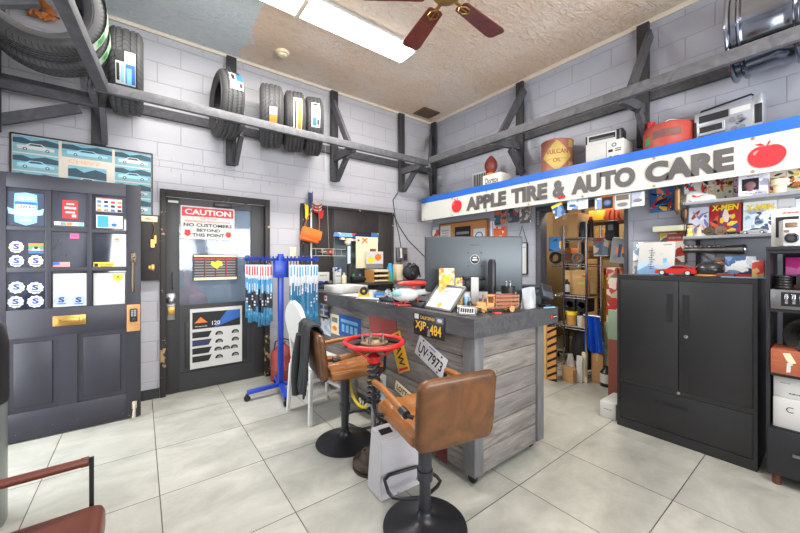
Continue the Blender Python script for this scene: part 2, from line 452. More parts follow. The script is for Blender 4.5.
w = .982; b = MB(); d = .045
gx0, gx1, gz0, gz1 = .12, .835, .925, 1.985
b.box(0, gx0, 0, d, .01, 2.06, .002); b.box(gx1, w, 0, d, .01, 2.06, .002); b.box(gx0, gx1, 0, d, gz1, 2.06); b.box(gx0, gx1, 0, d, .8, gz0)
b.box(gx0, gx1, 0, d, .01, .2); b.box(gx0, gx1, .014, d, .2, .8); b.box(gx0+.05, gx1-.05, .004, .02, .25, .75, .006)
obj('door_leaf', b, BKDOOR, dr)
b = MB(); b.box(gx0, gx1, .02, .026, gz0, gz1); obj('door_glass', b, GLASS1, dr)
b = MB(); b.box(.005, .085, -.008, 0, .78, 1.06, .012)
b.at(T(.045, -.008, .985) @ RX(PI/2)).lathe([(.034, 0), (.042, .012), (.042, .034), (.024, .048), (0, .05)], 20)
obj('knob', b, [STEEL], dr)
b = MB(); b.box(.012, .082, -.024, -.006, .83, .92, .008); b.at(T(.045, -.024, .875) @ RX(PI/2)).lathe([(.017, 0), (.017, .014), (0, .014)], 14); obj('lock', b, BRASS, dr)
b = MB(); b.tube([(.06, -.004, 1.28), (.06, -.035, 1.26), (.06, -.035, 1.12), (.06, -.004, 1.1)], .007, 8); obj('handle', b, STEEL, dr)
b = MB(); b.box(.44, .62, -.05, 0, 2.0, 2.045, .008); b.bar((.62, -.03, 2.03), (.78, -.05, 2.055), .018, .012); obj('door_closer', b, BLACK, dr)
b = MB(); b.box(.02, .11, -.012, 0, 2.005, 2.03, .002); obj('alarm_contact', b, WHITE, dr)

# added room behind the staff door glass; red car stands in for a reflection
BRW = mt('workshop_wall_blue', (120, 138, 156), .7, var=.2, vs=2)
b = MB(); b.box(-.6, 2.0, 6.9, 7.0, 0, 3.0); struct('wall_workshop_back', b, BRW, ang=0)
b = MB(); b.box(-.7, -.6, WY+.12, 7.0, 0, 3.0); struct('wall_workshop_left', b, BRW, ang=0)
b = MB(); b.box(1.62, 1.72, WY+.12, 7.0, 0, 3.0); struct('wall_workshop_right', b, BRW, ang=0)
b = MB(); b.box(-.7, 1.72, WY+.12, 7.0, 3.0, 3.1); struct('ceiling_workshop', b, BRW, ang=0)
b = MB(); b.box(-.7, 1.72, WY+.12, 7.0, -.06, 0); struct('floor_workshop', b, mt('workshop_floor', (120, 120, 118), .6), ang=0)
rc_ = thing('car', 'red car seen through the glass of the black staff door', 'car', (.2, 5.6, 0))
b = MB(); P = [(-.75, .25), (-.78, .7), (-.7, .95), (-.5, 1.0), (-.4, 1.32), (.3, 1.32), (.42, 1.0), (.55, .95), (.6, .7), (.58, .25)]
b.prism(P, 0, 1.2); bmesh.ops.bevel(b.bm, geom=list(b.bm.edges), offset=.06, segments=3, affect='EDGES'); obj('car_body', b, REDPNT, rc_)
b = MB(); b.box(-.36, .28, -.006, .01, 1.03, 1.26, .02); obj('rear_window', b, INK, rc_)
for x in (-.62, .44): b = MB(); b.box(x-.1, x+.1, -.012, .02, .78, .92, .02); obj('tail_light', b, mt('tail_pink', (230, 120, 130), .3), rc_)
b = MB(); b.box(-.2, .14, -.015, .0, .55, .67, .005); obj('number_plate', b, WHITE, rc_)
for x in (-.6, .42): b = MB(); b.cyl((x-.09, .25, .3), (x+.09, .25, .3), .3, n=24); obj('wheel', b, RUBBER, rc_)

# signs on the staff door
ys = WY + .02 - .004
o, w, h, y = sheet('caution_sign', 'white caution sign with red band taped to the glass of the black staff door', 'sign', 'y', ys, 180.6, 234.4, 207.2, 239.5, PAPER, um=207)
marks(o, [('r', -w*.48, w*.48, h*.19, h*.46, 0), ('p', [(-w*.43, -h*.22), (-w*.33, -h*.22), (-w*.33, -h*.33), (-w*.30, -h*.33), (-w*.38, -h*.43), (-w*.46, -h*.33), (-w*.43, -h*.33)], 0),
          ('p', [(w*.33, -h*.25), (w*.43, -h*.25), (w*.43, -h*.34), (w*.46, -h*.34), (w*.38, -h*.44), (w*.30, -h*.34), (w*.33, -h*.34)], 0)], [REDINK], y)
lettering(o, [('CAUTION', 0, h*.325, h*.17, w*.86, 0, dict(bold=.03)), ('DUE TO OUR', 0, h*.13, h*.055, w*.3, 1), ('INSURANCE REGULATIONS', 0, h*.045, h*.06, w*.84, 1, dict(bold=.01)),
              ('NO CUSTOMERS', 0, -h*.07, h*.11, w*.9, 2, dict(bold=.03)), ('BEYOND', 0, -h*.22, h*.1, w*.44, 2, dict(bold=.03)), ('THIS POINT', 0, -h*.37, h*.11, w*.6, 2, dict(bold=.03))], [WHITE, REDINK, INK], y-.0015)
o, w, h, y = sheet('price_board', 'dark menu style sign in columns with yellow splash on staff door glass', 'sign', 'y', ys, 193, 237.5, 254.5, 280.3, mt('board_brown', (52, 44, 42), .5))
marks(o, [('r', -w*.48, w*.48, h*.41, h*.47, 0), ('r', -w*.48, w*.48, -h*.48, -h*.38, 3)] + [('r', -w*.47+w*.24*i, -w*.27+w*.24*i, h*.3-h*.105*j, h*.35-h*.105*j, (1 if j else 2)) for i in range(4) for j in range(7)]
      + [('r', w*(-.245+.24*i), w*(-.235+.24*i), -h*.37, h*.38, 2) for i in range(3)]
      + [('p', [(-w*.12, h*.1), (-w*.1, h*.24), (-w*.02, h*.2), (w*.04, h*.27), (w*.13, h*.22), (w*.15, h*.06), (w*.08, h*.05), (w*.03, -h*.06), (-w*.05, h*.02)], 4)], [CREAM, GREYINK, REDINK, CREAM, YELINK], y)
o, w, h, y = sheet('tire_price_poster', 'white poster of tire offers with black banner low on the staff door', 'poster', 'y', ys, 190, 242, 307.5, 365.5, PAPER, um=215)
sh = [('r', -w*.46, w*.46, h*.16, h*.44, 0), ('p', [(-w*.06, h*.16), (w*.46, h*.3), (w*.46, h*.44), (w*.2, h*.44)], 3), ('p', [(-w*.42, h*.26), (-w*.31, h*.36), (-w*.18, h*.26)], 1)]
for j in range(4):
    z = h*(.06 - .135*j)
    sh.append(('p', [(-w*.46, z-h*.05), (-w*.16, z-h*.05), (-w*.1, z+h*.05), (-w*.46, z+h*.05)], 0 if j != 1 else 4))
    for i in ((0, 2) if j != 2 else (0, 1, 2)):
        x = w*(.04 + .16*i + (0 if j != 2 else -.02))
        sh += [('e', x, z-h*.02, w*.075, h*.05, 0), ('e', x+w*.008, z-h*.025, w*.045, h*.032, 2), ('r', x-w*.09, x+w*.09, z-h*.075, z-h*.035, 5)]
marks(o, sh, [INK, ORINK, GREYINK, BLUEINK, mt('navy_ink', (40, 46, 84), .5), PAPER], y)
lettering(o, [('120', -w*.02, h*.24, h*.07, None, 0, dict(bold=.02)), ('~', -w*.3, h*.2, h*.025, w*.22, 0)], [WHITE], y-.0016)

# ---------------- dark hatch panel in the back wall (window_1)
wn_ = bpy.data.objects.new('window_1', None); C.objects.link(wn_); wn_.location = (0, WY, 0); wn_['kind'] = 'structure'
HP = mwood('hatch_black_wood', (34, 29, 28), (50, 44, 42), (1, 1, .3), .55, 12)
b = MB(); e = .03
b.box(1.645, H0, -e, 0, .0, 2.1, .003); b.box(H1, 3.087, -e, 0, 0, 2.1, .003); b.box(H0, H1, -e, 0, HZ1, 2.1, .003); b.box(H0, H1, -e, 0, 0, HZ0, .003)
obj('panel', b, HP, wn_)
b = MB(); b.box(1.63, 3.1, -.05, 0, 2.1, 2.135, .006); b.box(1.625, 1.665, -.04, 0, 0, 2.1, .004); b.box(3.06, 3.1, -.04, 0, 0, 2.1, .004); b.box(2.06, 2.075, -.036, -.03, 1.1, 2.1); b.box(2.6, 2.61, -.036, -.03, 1.78, 2.1)
obj('window_frame', b, WORN, wn_)
b = MB(); b.box(H0-.02, H1+.02, -.045, .1, HZ0-.03, HZ0, .004); obj('window_sill', b, HP, wn_)
b = MB(); b.box(H0, H0+.03, 0, .12, HZ0, HZ1); b.box(H1-.03, H1, 0, .12, HZ0, HZ1); b.box(H0, H1, 0, .12, HZ1-.02, HZ1); b.box(H0+.3, H0+.33, .07, .1, HZ0, HZ1-.02); obj('sash', b, mt('sash_grey', (96, 104, 110), .5), wn_)
t = NT('hatch_glass'); t.rm(.1); t.base(t.mix(t.noise(t.co(), 4, 3), col(60, 74, 82), col(120, 132, 138))); HG = t.m
b = MB(); b.box(H0+.03, H1-.03, .085, .09, HZ0, HZ1-.02); obj('glass', b, HG, wn_)

# ---------------- ceiling fittings
def fixture(loc, label):
    tb = thing('fluorescent_light', label, 'light', loc, 0, 'ceiling fluorescent fittings')
    b = MB(); b.box(-1.22, 1.22, -.15, .15, -.03, 0, .004); b.box(-1.23, -1.2, -.14, .14, -.09, 0, .01); b.box(1.2, 1.23, -.14, .14, -.09, 0, .01); obj('housing', b, WHITE, tb)
    b = MB()
    for s in (-1, 1):
        P = [(-.135, -.03), (-.125, -.07), (-.09, -.09), (.09, -.09), (.125, -.07), (.135, -.03)]
        P2 = [(y, z) for y, z in P]
        vs = [(s*.02, y, z) for y, z in P2] + [(s*1.2, y, z) for y, z in P2]; n = 6
        b._add(vs, [(i, i+1, i+1+n, i+n) if s > 0 else (i, i+n, i+1+n, i+1) for i in range(n-1)] + [tuple(range(n)), tuple(range(n, 2*n))])
    obj('diffuser', b, LENS, tb)
    b = MB(); b.box(-.02, .02, -.145, .145, -.095, 0, .004); obj('joint_band', b, CRMM, tb)
    return tb
LENS = mglow('lamp_diffuser', (255, 250, 238), 6.0)
# ================================================================ ceiling things
fixture((1.14, 2.95, CZ), 'long white fluorescent ceiling light above the tyre shelf side')
fixture((1.14, -.6, CZ), 'long white fluorescent ceiling light behind the viewpoint')
FANW = mwood('fan_mahogany', (78, 24, 18), (124, 46, 32), (1, 1, 1), .3, 16, .05, .5)
fan = thing('ceiling_fan', 'brass ceiling fan with dark red wooden blades', 'fan', (1.785, 1.768, CZ))
b = MB(); b.lathe([(0, -.06), (.05, -.06), (.075, -.02), (.078, 0), (0, 0)], 24); b.cyl((0, 0, -.22), (0, 0, -.05), .013)
obj('downrod', b, BRASS, fan)
b = MB(); b.lathe([(0, -.42), (.05, -.415), (.1, -.39), (.115, -.34), (.11, -.27), (.07, -.225), (.02, -.21), (0, -.21)], 28); obj('motor_housing', b, BRASS, fan)
for k in range(5):
    a = math.radians(3.8 + 72*k); b = MB().at(RZ(a) @ T(0, 0, -.385) @ RX(.13))
    P = [(.17, -.062), (.6, -.085), (.645, -.075), (.66, -.05), (.66, .05), (.645, .075), (.6, .085), (.17, .062), (.155, .042), (.155, -.042)]
    b.plate(P, -.004, .004); bl = obj('blade', b, FANW, fan)
    b = MB().at(RZ(a) @ T(0, 0, -.385) @ RX(.13))
    b.box(.08, .16, -.014, .014, -.006, .006, .003)
    for s in (-1, 1): b.tube([(.15, 0, -.008), (.18, s*.034, -.009), (.225, s*.036, -.009), (.26, 0, -.009)], .006, 6)
    b.tube([(.15, 0, -.009), (.25, 0, -.009)], .005, 6)
    obj('blade_bracket', b, BRASS, bl)
v_ = thing('ceiling_vent', 'brown louvred vent in the ceiling corner', 'vent', (3.58, 3.99, CZ))
b = MB(); VB = mt('vent_brown', (104, 84, 68), .5)
for s in (-1, 1): b.box(-.16, .16, s*.125-.015, s*.125+.015, -.012, 0); b.box(s*.15-.015, s*.15+.015, -.11, .11, -.012, 0)
obj('vent_frame', b, VB, v_)
b = MB(); b.box(-.14, .14, -.115, .115, -.002, -.0005).m(1)
for i in range(9): b.box(-.14, .14, -.105+.026*i, -.098+.026*i, -.01, -.002)
for i in range(3): b.box(-.07+.07*i-.003, -.07+.07*i+.003, -.115, .115, -.011, -.002)
obj('grille', b, [INK, VB], v_)
sd = thing('smoke_detector', 'round white smoke detector on the ceiling', 'smoke detector', (1.257, 3.81, CZ))
b = MB(); b.lathe([(0, -.05), (.035, -.05), (.045, -.042), (.047, -.03), (.07, -.025), (.075, -.01), (.075, 0), (0, 0)], 28); obj('cover', b, CREAM, sd)
b = MB(); b.lathe([(0, -.056), (.012, -.055), (.014, -.05), (0, -.05)], 12); obj('test_button', b, WHITE, sd)

# ================================================================ timber tyre shelves
FY, FX = 3.61, 3.28                       # front faces of the shelves
sh1 = thing('timber_shelf', 'dark timber shelf with struts along the back block wall, holding tyres', 'shelf', (0, 0, 0), 0)
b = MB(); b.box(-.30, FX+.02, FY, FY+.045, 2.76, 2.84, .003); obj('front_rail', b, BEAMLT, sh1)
b = MB(); b.box(XL, WX-.05, WY-.045, WY, 2.85, 2.945, .003); obj('rear_rail', b, BEAM, sh1)
for x in (-.31, .81, 2.08, 3.23):
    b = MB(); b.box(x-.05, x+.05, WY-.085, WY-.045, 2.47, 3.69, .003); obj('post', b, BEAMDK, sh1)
    b = MB(); b.bar((x, FY+.03, 2.78), (x, WY-.05, 2.78), .045, .09); obj('arm', b, BEAM, sh1)
    if x < 3: b = MB(); b.bar((x-.05, FY+.06, 2.80), (x-.05, WY-.13, 3.5), .04, .085); obj('strut', b, BEAM, sh1)
    b = MB(); b.bar((x+.045, FY+.3, 2.75), (x+.045, WY-.07, 2.5), .04, .085); obj('strut', b, BEAM, sh1)
sh2 = thing('timber_shelf', 'dark timber shelf with struts high along the wall over the shop banner', 'shelf', (0, 0, 0), 0)
b = MB(); b.box(FX, FX+.045, YF+.02, FY-.005, 2.79, 2.88, .003); obj('front_rail', b, BEAMLT, sh2)
b = MB(); b.box(WX-.045, WX, YF, WY-.1, 2.935, 3.02, .003); obj('rear_rail', b, BEAM, sh2)
for y in (-1.5, -.17, 1.175, 2.514, 4.12):
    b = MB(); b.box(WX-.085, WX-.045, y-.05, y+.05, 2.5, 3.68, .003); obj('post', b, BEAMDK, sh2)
    if y > 3.5: continue
    b = MB(); b.bar((FX+.03, y, 2.81), (WX-.05, y, 2.86), .045, .09); obj('arm', b, BEAM, sh2)
    b = MB(); b.bar((FX+.06, y-.055, 2.83), (WX-.06, y-.055, 3.56), .04, .085); obj('strut', b, BEAM, sh2)
    b = MB(); b.bar((FX+.3, y-.045, 2.76), (WX-.07, y-.045, 2.5), .04, .085); obj('strut', b, BEAM, sh2)
b = MB(); b.bar((FX, FY, 2.78), (WX-.06, WY-.06, 2.78), .045, .09); obj('arm', b, BEAM, sh2)
b = MB(); b.bar((FX+.08, FY+.08, 2.84), (WX-.09, WY-.09, 3.45), .04, .085); obj('strut', b, BEAM, sh2)
b = MB(); b.bar((FX+.2, FY+.2, 2.74), (WX-.1, WY-.1, 2.5), .04, .085); obj('strut', b, BEAM, sh2)
sh3 = thing('timber_shelf', 'short timber shelf running toward the viewpoint over the street door', 'shelf', (0, 0, 0), 0)
b = MB(); b.bar((-.245, FY-.003, 2.80), (-.43, 1.3, 2.80), .07, .085, bev=.003); obj('front_rail', b, BEAM, sh3)
b = MB(); b.box(XL, XL+.045, 1.2, WY-.09, 2.86, 2.95); obj('rear_rail', b, BEAM, sh3)
for y in (3.95, 2.4):
    b = MB(); b.box(XL+.045, XL+.085, y-.05, y+.05, 2.4, 3.6, .003); obj('post', b, BEAMDK, sh3)
    b = MB(); b.bar((XL+.07, y+.06, 2.5), (-.42, y+.06, 2.72), .04, .085); obj('strut', b, BEAM, sh3)
    b = MB(); b.bar((XL+.05, y, 2.765), (-.28 if y > 3 else -.37, y, 2.765), .045, .07); obj('arm', b, BEAM, sh3)

# ================================================================ tyres
def tread_mat(name, n, ang):
    t = NT(name); t.rm(.68)
    v = t.co(); s = t.n('ShaderNodeSeparateXYZ'); t.l(v, s.inputs[0])
    a = t.math('ARCTAN2', s.outputs[1], s.outputs[0])
    zz = t.math('ABSOLUTE', s.outputs[2])
    f = t.math('FRACT', t.math('ADD', t.math('MULTIPLY', a, n/(2*PI)), t.math('MULTIPLY', zz, ang)))
    rad = t.math('SQRT', t.math('ADD', t.math('MULTIPLY', s.outputs[0], s.outputs[0]), t.math('MULTIPLY', s.outputs[1], s.outputs[1])))
    g = t.math('MULTIPLY', t.math('LESS_THAN', f, .16), t.math('GREATER_THAN', rad, .318))
    t.base(t.mix(g, t.mix(t.noise(v, 20), col(50, 50, 51), col(72, 72, 73)), col(20, 20, 20)))
    t.bump(t.math('MULTIPLY', g, -1), .7, .006); return t.m
TREADS = [tread_mat('tyre_rubber_fine', 70, 14), tread_mat('tyre_rubber_block', 44, -22)]
def tyre(label, loc, rot, W=.22, R=.34, kind=0, stickers=()):
    t = thing('tire', label, 'tire', loc, group='tires on the timber shelves', rot=rot)
    h = W/2; ri = R*.645
    pr = [(ri, -h*.72), (ri+.012, -h*.86), (ri+.05, -h), (R-.07, -h*1.0), (R-.025, -h*.92), (R-.008, -h*.8)]
    gz = [-.52, -.2, .2, .52]
    for g in gz: pr += [(R, (g-.07)*h*1.1), (R-.009, (g-.055)*h*1.1), (R-.009, (g+.055)*h*1.1), (R, (g+.07)*h*1.1)]
    pr += [(R-.008, h*.8), (R-.025, h*.92), (R-.07, h), (ri+.05, h), (ri+.012, h*.86), (ri, h*.72), (ri+.02, h*.6), (R-.03, h*.8), (R-.022, 0), (R-.03, -h*.8), (ri+.02, -h*.6), (ri, -h*.72)]
    b = MB(); b.lathe(pr, 56, cap=False); bmesh.ops.recalc_face_normals(b.bm, faces=b.bm.faces[:])
    body = obj('rubber_casing', b, TREADS[kind], t, ang=40)
    b = MB()
    for s in (-1, 1):
        for rr in (ri+.06, R-.075): 
            b.lathe([(rr-.003, s*(h*.97)), (rr-.002, s*(h+.0025)), (rr+.002, s*(h+.0025)), (rr+.003, s*(h*.97))], 40, cap=False)
    obj('sidewall_ring', b, TREADS[kind], t)
    for i, (a0, a1, z0, z1, mats, lines) in enumerate(stickers):
        b = MB(); a0, a1 = math.radians(a0), math.radians(a1)
        def patch(p0, p1, q0, q1, rr):
            b.grid(lambda i, j: ((R+rr)*math.cos(a0+(a1-a0)*(p0+(p1-p0)*i)), (R+rr)*math.sin(a0+(a1-a0)*(p0+(p1-p0)*i)), (z0+(z1-z0)*(q0+(q1-q0)*j))*h), 8, 2)
        patch(0, 1, 0, 1, .002)
        for k, (p0, p1, q0, q1, m) in enumerate(lines):
            b.m(m); patch(p0, p1, q0, q1, .003+.0004*k)
        obj('tread_label', b, mats, t, ang=0)
    return t
AX = (0, PI/2, 0)                       # axle along the back wall
L1 = [(.05, .4, .1, .9, 1), (.5, .95, .08, .35, 2), (.5, .95, .42, .6, 1), (.55, .9, .66, .92, 2)]
tyre('black tire with blue and white tread label, standing beside the two big tires', (-.1, 3.93, 3.09), AX, .235, .355, 1,
     [(-94, -52, -.55, .55, [PAPER, INK, LTBLUE, BLUEINK], [(0, .34, .0, .45, 1), (.38, .96, .5, .98, 3), (.5, .98, .55, .8, 2), (.4, .9, .05, .2, 1), (.45, .95, .28, .42, 2)])])
tyre('black tire with blue and white label, alone behind a wooden strut on back shelf', (.71, 3.92, 3.02), (0, PI/2, .05), .21, .335, 0,
     [(-135, -98, -.35, .75, [PAPER, INK, LTBLUE, BLUEINK], [(0, .55, .5, 1, 3), (.6, .9, .1, .6, 2), (.1, .5, .1, .4, 1), (.65, .9, .7, .95, 1)])])
tyre('black tire with small orange and blue label, first of three standing together', (1.165, 3.92, 3.02), (0, PI/2, -.26), .235, .335, 1,
     [(-86, -48, -.2, .45, [PAPER, ORINK, LTBLUE, INK], [(0, .3, 0, 1, 2), (.34, .75, 0, 1, 1), (.8, 1, .1, .9, 3)])])
tyre('black tire with long cream and orange label, middle of three standing together', (1.425, 3.92, 3.02), (0, PI/2, -.28), .215, .335, 0,
     [(-118, -50, -.2, .62, [CREAM, ORINK, INK], [(.15, .95, .5, .92, 1), (.1, .9, .12, .3, 2)])])
tyre('black tire with blue and white label, last of three standing together', (1.66, 3.92, 3.02), (0, PI/2, -.3), .195, .335, 1,
     [(-120, -70, -.45, .5, [PAPER, BLUEINK, INK, LTBLUE], [(.2, .6, .1, .9, 3), (.65, .95, .1, .6, 1), (.05, .15, .2, .8, 2), (.7, .9, .65, .9, 2)])])
GT = [PAPER, GREENINK, INK]
tyre('large black tire with green banded label, front one in the corner over the street door', (-.545, 3.32, 3.16), (PI/2+.06, 0, 0), .225, .352, 0,
     [(-44, 24, -.1, .95, [mt('tag_green', (150, 190, 150), .5), PAPER, GREENINK], [(0, .12, 0, 1, 1), (.4, .55, 0, 1, 1), (.85, 1, 0, 1, 1), (.2, .35, .2, .8, 2)])])
tyre('large black tire with green label, second one wedged behind the front corner tire', (-.545, 3.56, 3.15), (PI/2+.06, 0, 0), .225, .352, 0,
     [(-40, 20, -.1, .95, [mt('tag_green', (150, 190, 150), .5), PAPER, GREENINK], [(0, .12, 0, 1, 1), (.5, .62, 0, 1, 1), (.2, .35, .2, .8, 2)])])
# autumn leaf spray on the wall seen through the corner tyres
lf = thing('leaf_garland', 'spray of orange and brown dried leaves fixed to the wall behind the corner tires', 'garland', (-.77, WY-.03, 3.60))
LM = [mt('leaf_orange', (204, 118, 48), .6), mt('leaf_brown', (140, 82, 44), .6), mt('leaf_green', (120, 128, 80), .6)]
b = MB(); b.tube([(-.24, .01, .02), (-.1, 0, .0), (.05, 0, -.03), (.2, .01, -.05)], .006, 6); obj('stem', b, LM[1], lf)
b = MB(); r = random.Random(4)
for i in range(46):
    x = r.uniform(-.17, .15); z = -.05*x/.2 + r.uniform(-.06, .07); a = r.uniform(0, 6.28); s = r.uniform(.03, .055)
    b.at(T(x, -.01 - r.uniform(0, .03), z) @ RY(a) @ RX(r.uniform(-.5, .5))).m(r.choice([0, 0, 0, 1, 1, 2]))
    b.prism([(0, 0), (s*.4, s*.35), (s*.75, s*.3), (s*.8, s*.7), (s*.35, s*.9), (0, s*1.4), (-s*.35, s*.9), (-s*.8, s*.7), (-s*.75, s*.3), (-s*.4, s*.35)], -.0015, .0015)
obj('leaves', b, LM, lf)
# chrome wheel on the banner-side shelf
rim = thing('wheel_rim', 'polished chrome wheel rim resting on the high shelf over the banner', 'wheel rim', (3.60, .33, 3.10), rot=(PI/2, 0, 0))
b = MB(); R0 = .33
b.lathe([(R0-.03, -.19), (R0, -.185), (R0+.004, -.175), (R0-.004, -.165), (R0-.022, -.155), (R0-.022, -.13), (R0-.006, -.12), (R0-.008, -.11), (R0-.034, -.1), (R0-.036, .06), (R0-.02, .09), (R0-.02, .13), (R0-.006, .14), (R0, .155), (R0+.004, .165), (R0, .175), (R0-.03, .18), (R0-.045, .13), (R0-.05, -.1), (R0-.045, -.15), (R0-.03, -.19)], 56, cap=False)
bmesh.ops.recalc_face_normals(b.bm, faces=b.bm.faces[:]); RIMM = mt('dark_chrome', (138, 144, 156), .16, 1, var=.25, vs=3); obj('barrel', b, RIMM, rim, ang=50)
b = MB()
for k in range(5): b.at(RZ(2*PI*k/5)).box(.05, R0-.04, -.03, .03, .09, .12, .008)
b.at(Matrix.Identity(4)).lathe([(0, .08), (.08, .08), (.08, .125), (.04, .135), (0, .135)], 24); obj('spokes', b, RIMM, rim)

# ================================================================ back wall things
po = thing('car_poster', 'framed teal poster of old cars hanging on the block wall over the street door', 'poster', (-.387, WY-.02, 2.16))
W, Hh = .955, .62
b = MB()
for s in (-1, 1): b.box(s*W/2-.006, s*W/2+.006, -.012, .018, -Hh/2, Hh/2); b.box(-W/2, W/2, -.012, .018, s*Hh/2-.006, s*Hh/2+.006)
obj('poster_frame', b, BLACK, po)
b = MB(); b.box(-W/2, W/2, 0, .01, -Hh/2, Hh/2); obj('print', b, mt('poster_cream', (206, 196, 180), .4), po)
TEAL = mt('poster_photo_teal', (112, 168, 184), .35, var=.35, vs=30)
sh = []; tx = []
def photo(x0, x1, z0, z1, c):
    sh.append(('r', x0, x1, z0, z1, 0)); w = x1-x0; h = z1-z0; zc = z0 + h*.32
    sh.append(('r', x0, x1, z0, z0+h*.3, 4)); sh.append(('p', [(x0, z0+h*.55), (x1, z0+h*.5), (x1, z1-h*.2), (x0+w*.7, z1-h*.08), (x0+w*.4, z1-h*.25), (x0+w*.2, z1-h*.1), (x0, z1-h*.15)], 3))
    L = w*.4; cx = (x0+x1)/2; k = h*.19 if h < w*.8 else w*.11
    sh.append(('p', [(cx-L, zc-k*.5), (cx+L, zc-k*.5), (cx+L*1.02, zc+k*.35), (cx+L*.55, zc+k*.6), (cx+L*.3, zc+k*1.5), (cx-L*.35, zc+k*1.5), (cx-L*.6, zc+k*.7), (cx-L*1.02, zc+k*.6)], c))
    sh.append(('p', [(cx+L*.42, zc+k*.7), (cx+L*.24, zc+k*1.3), (cx-L*.28, zc+k*1.3), (cx-L*.45, zc+k*.7)], 3))
    for s in (-.6, .62): sh.append(('e', cx+L*s, zc-k*.45, k*.5, k*.5, 3)); sh.append(('e', cx+L*s, zc-k*.45, k*.26, k*.26, 1))
c0, c1, c2, c3 = -W/2+.01, -W/2+.285, .17, W/2-.01
for i, (z1, z0, cc) in enumerate([(.3, .16, 1), (.15, .01, 2), (0, -.14, 1), (-.15, -.3, 2)]): photo(c0, c1, z0, z1, cc)
photo(c1+.02, c2, .17, .3, 2); photo(c1+.06, c2-.04, -.12, .1, 1); photo(c1+.02, c2, -.3, -.16, 2)
for i, (z1, z0, cc) in enumerate([(.3, .16, 1), (.15, .01, 2), (0, -.14, 1), (-.15, -.3, 1)]): photo(c2+.02, c3, z0, z1, cc)
marks(po, sh, [TEAL, WHITE, mt('car_blue', (150, 200, 216), .4), mt('teal_dark', (40, 70, 84), .5), mt('teal_road', (124, 164, 172), .5)], -.0008)
lettering(po, [('CHEVY', -.02, .135, .035, .22, 0, dict(bold=.02))], [mt('poster_orange', (214, 170, 130), .5)], -.0025)

kb = thing('key_box', 'black wooden wall box with hanging keys beside the street door', 'key box', (.078, WY-.05, 1.2))
b = MB(); b.box(-.085, .072, -.01, .05, 0, .655, .004); obj('case', b, BKFRM, kb)
b = MB(); b.box(-.075, .055, -.016, -.0101, .585, .64, .002); lt = obj('name_strip', b, CREAM, kb); lettering(lt, [('~', -.02, .613, .025, .04)], [INK], -.0165)
b = MB(); b.cyl((.02, -.04, .57), (.02, -.01, .57), .004); b.tube([(.02, -.035, .57), (.03, -.035, .5), (.015, -.034, .44), (.03, -.034, .4)], .006, 6); b.box(.0, .03, -.037, -.033, .33, .41); b.box(.03, .045, -.04, -.036, .37, .45); obj('hanging_keys', b, BRASS, kb)
b = MB(); b.box(.0, .03, -.014, -.0101, .1, .16, .002); b.box(-.02, 0, -.016, -.0101, .11, .15, .002); obj('hinge', b, BRASS, kb)
sw = thing('light_switch', 'beige light switch plate on the wall behind the wiper rack', 'light switch', (on('y', WY, 293, 252)))
b = MB(); b.box(-.04, .04, -.006, 0, -.06, .06, .003); obj('plate', b, CREAM, sw)
b = MB(); b.box(-.008, .008, -.014, -.006, -.014, .014, .002); obj('toggle', b, WHITE, sw)

# orange handbag, flags and pole at the hatch frame
def on_y(y, u, v): return on('y', y, u, v)
p = on_y(WY-.1, 310.5, 234.5)
hb = thing('handbag', 'small orange leather handbag hanging by its strap at the dark hatch', 'handbag', p, rot=(0, .22, 0))
ORL = mt('orange_leather', (216, 104, 32), .4, var=.15, bump=.1)
b = MB(); b.box(-.125, .125, -.04, .04, -.1, .08, .025, 3); obj('bag_body', b, ORL, hb)
b = MB(); b.grid(lambda i, j: (-.128+.256*i, -.046-.012*math.sin(PI*j), .068-.12*j), 6, 5, .004); obj('flap', b, ORL, hb)
b = MB(); b.tube([(-.1, 0, .06), (-.085, 0, .2), (-.03, 0, .37), (.0, 0, .385), (.03, 0, .37), (.085, 0, .18), (.11, 0, .06)], .007, 6); obj('strap', b, mt('strap_brown', (140, 78, 40), .5), hb)
hk = on_y(WY-.055, 311, 208)
fl = thing('flag_pole', 'white pole with folded flags fixed to the corner of the dark hatch', 'flag', (hk.x, WY-.06, 1.1))
b = MB(); b.cyl((0, 0, 0), (0, 0, 1.16), .012, n=10); b.cyl((0, 0, 1.16), (0, 0, 1.25), .008, .001, n=8); obj('pole', b, WHITE, fl)
def cloth(x0, x1, z0, z1, mi, ph): 
    b.m(mi).grid(lambda i, j: (x0+(x1-x0)*i, -.02-.012*math.sin(9*i+ph+3*j), z0+(z1-z0)*j-.03*math.sin(PI*i)), 10, 6, .002)
b = MB(); cloth(-.05, .02, 1.0, 1.2, 0, 0); cloth(-.09, -.04, .85, 1.04, 1, 1); obj('blue_flag', b, [mt('flag_navy', (60, 70, 104), .7), YELINK], fl)
b = MB()
for i in range(6): cloth(.0, .14, .95+.02*i, .97+.02*i, i % 2, .5)
cloth(.09, .16, .88, .97, 0, 2); obj('striped_flag', b, [REDINK, PAPER], fl)
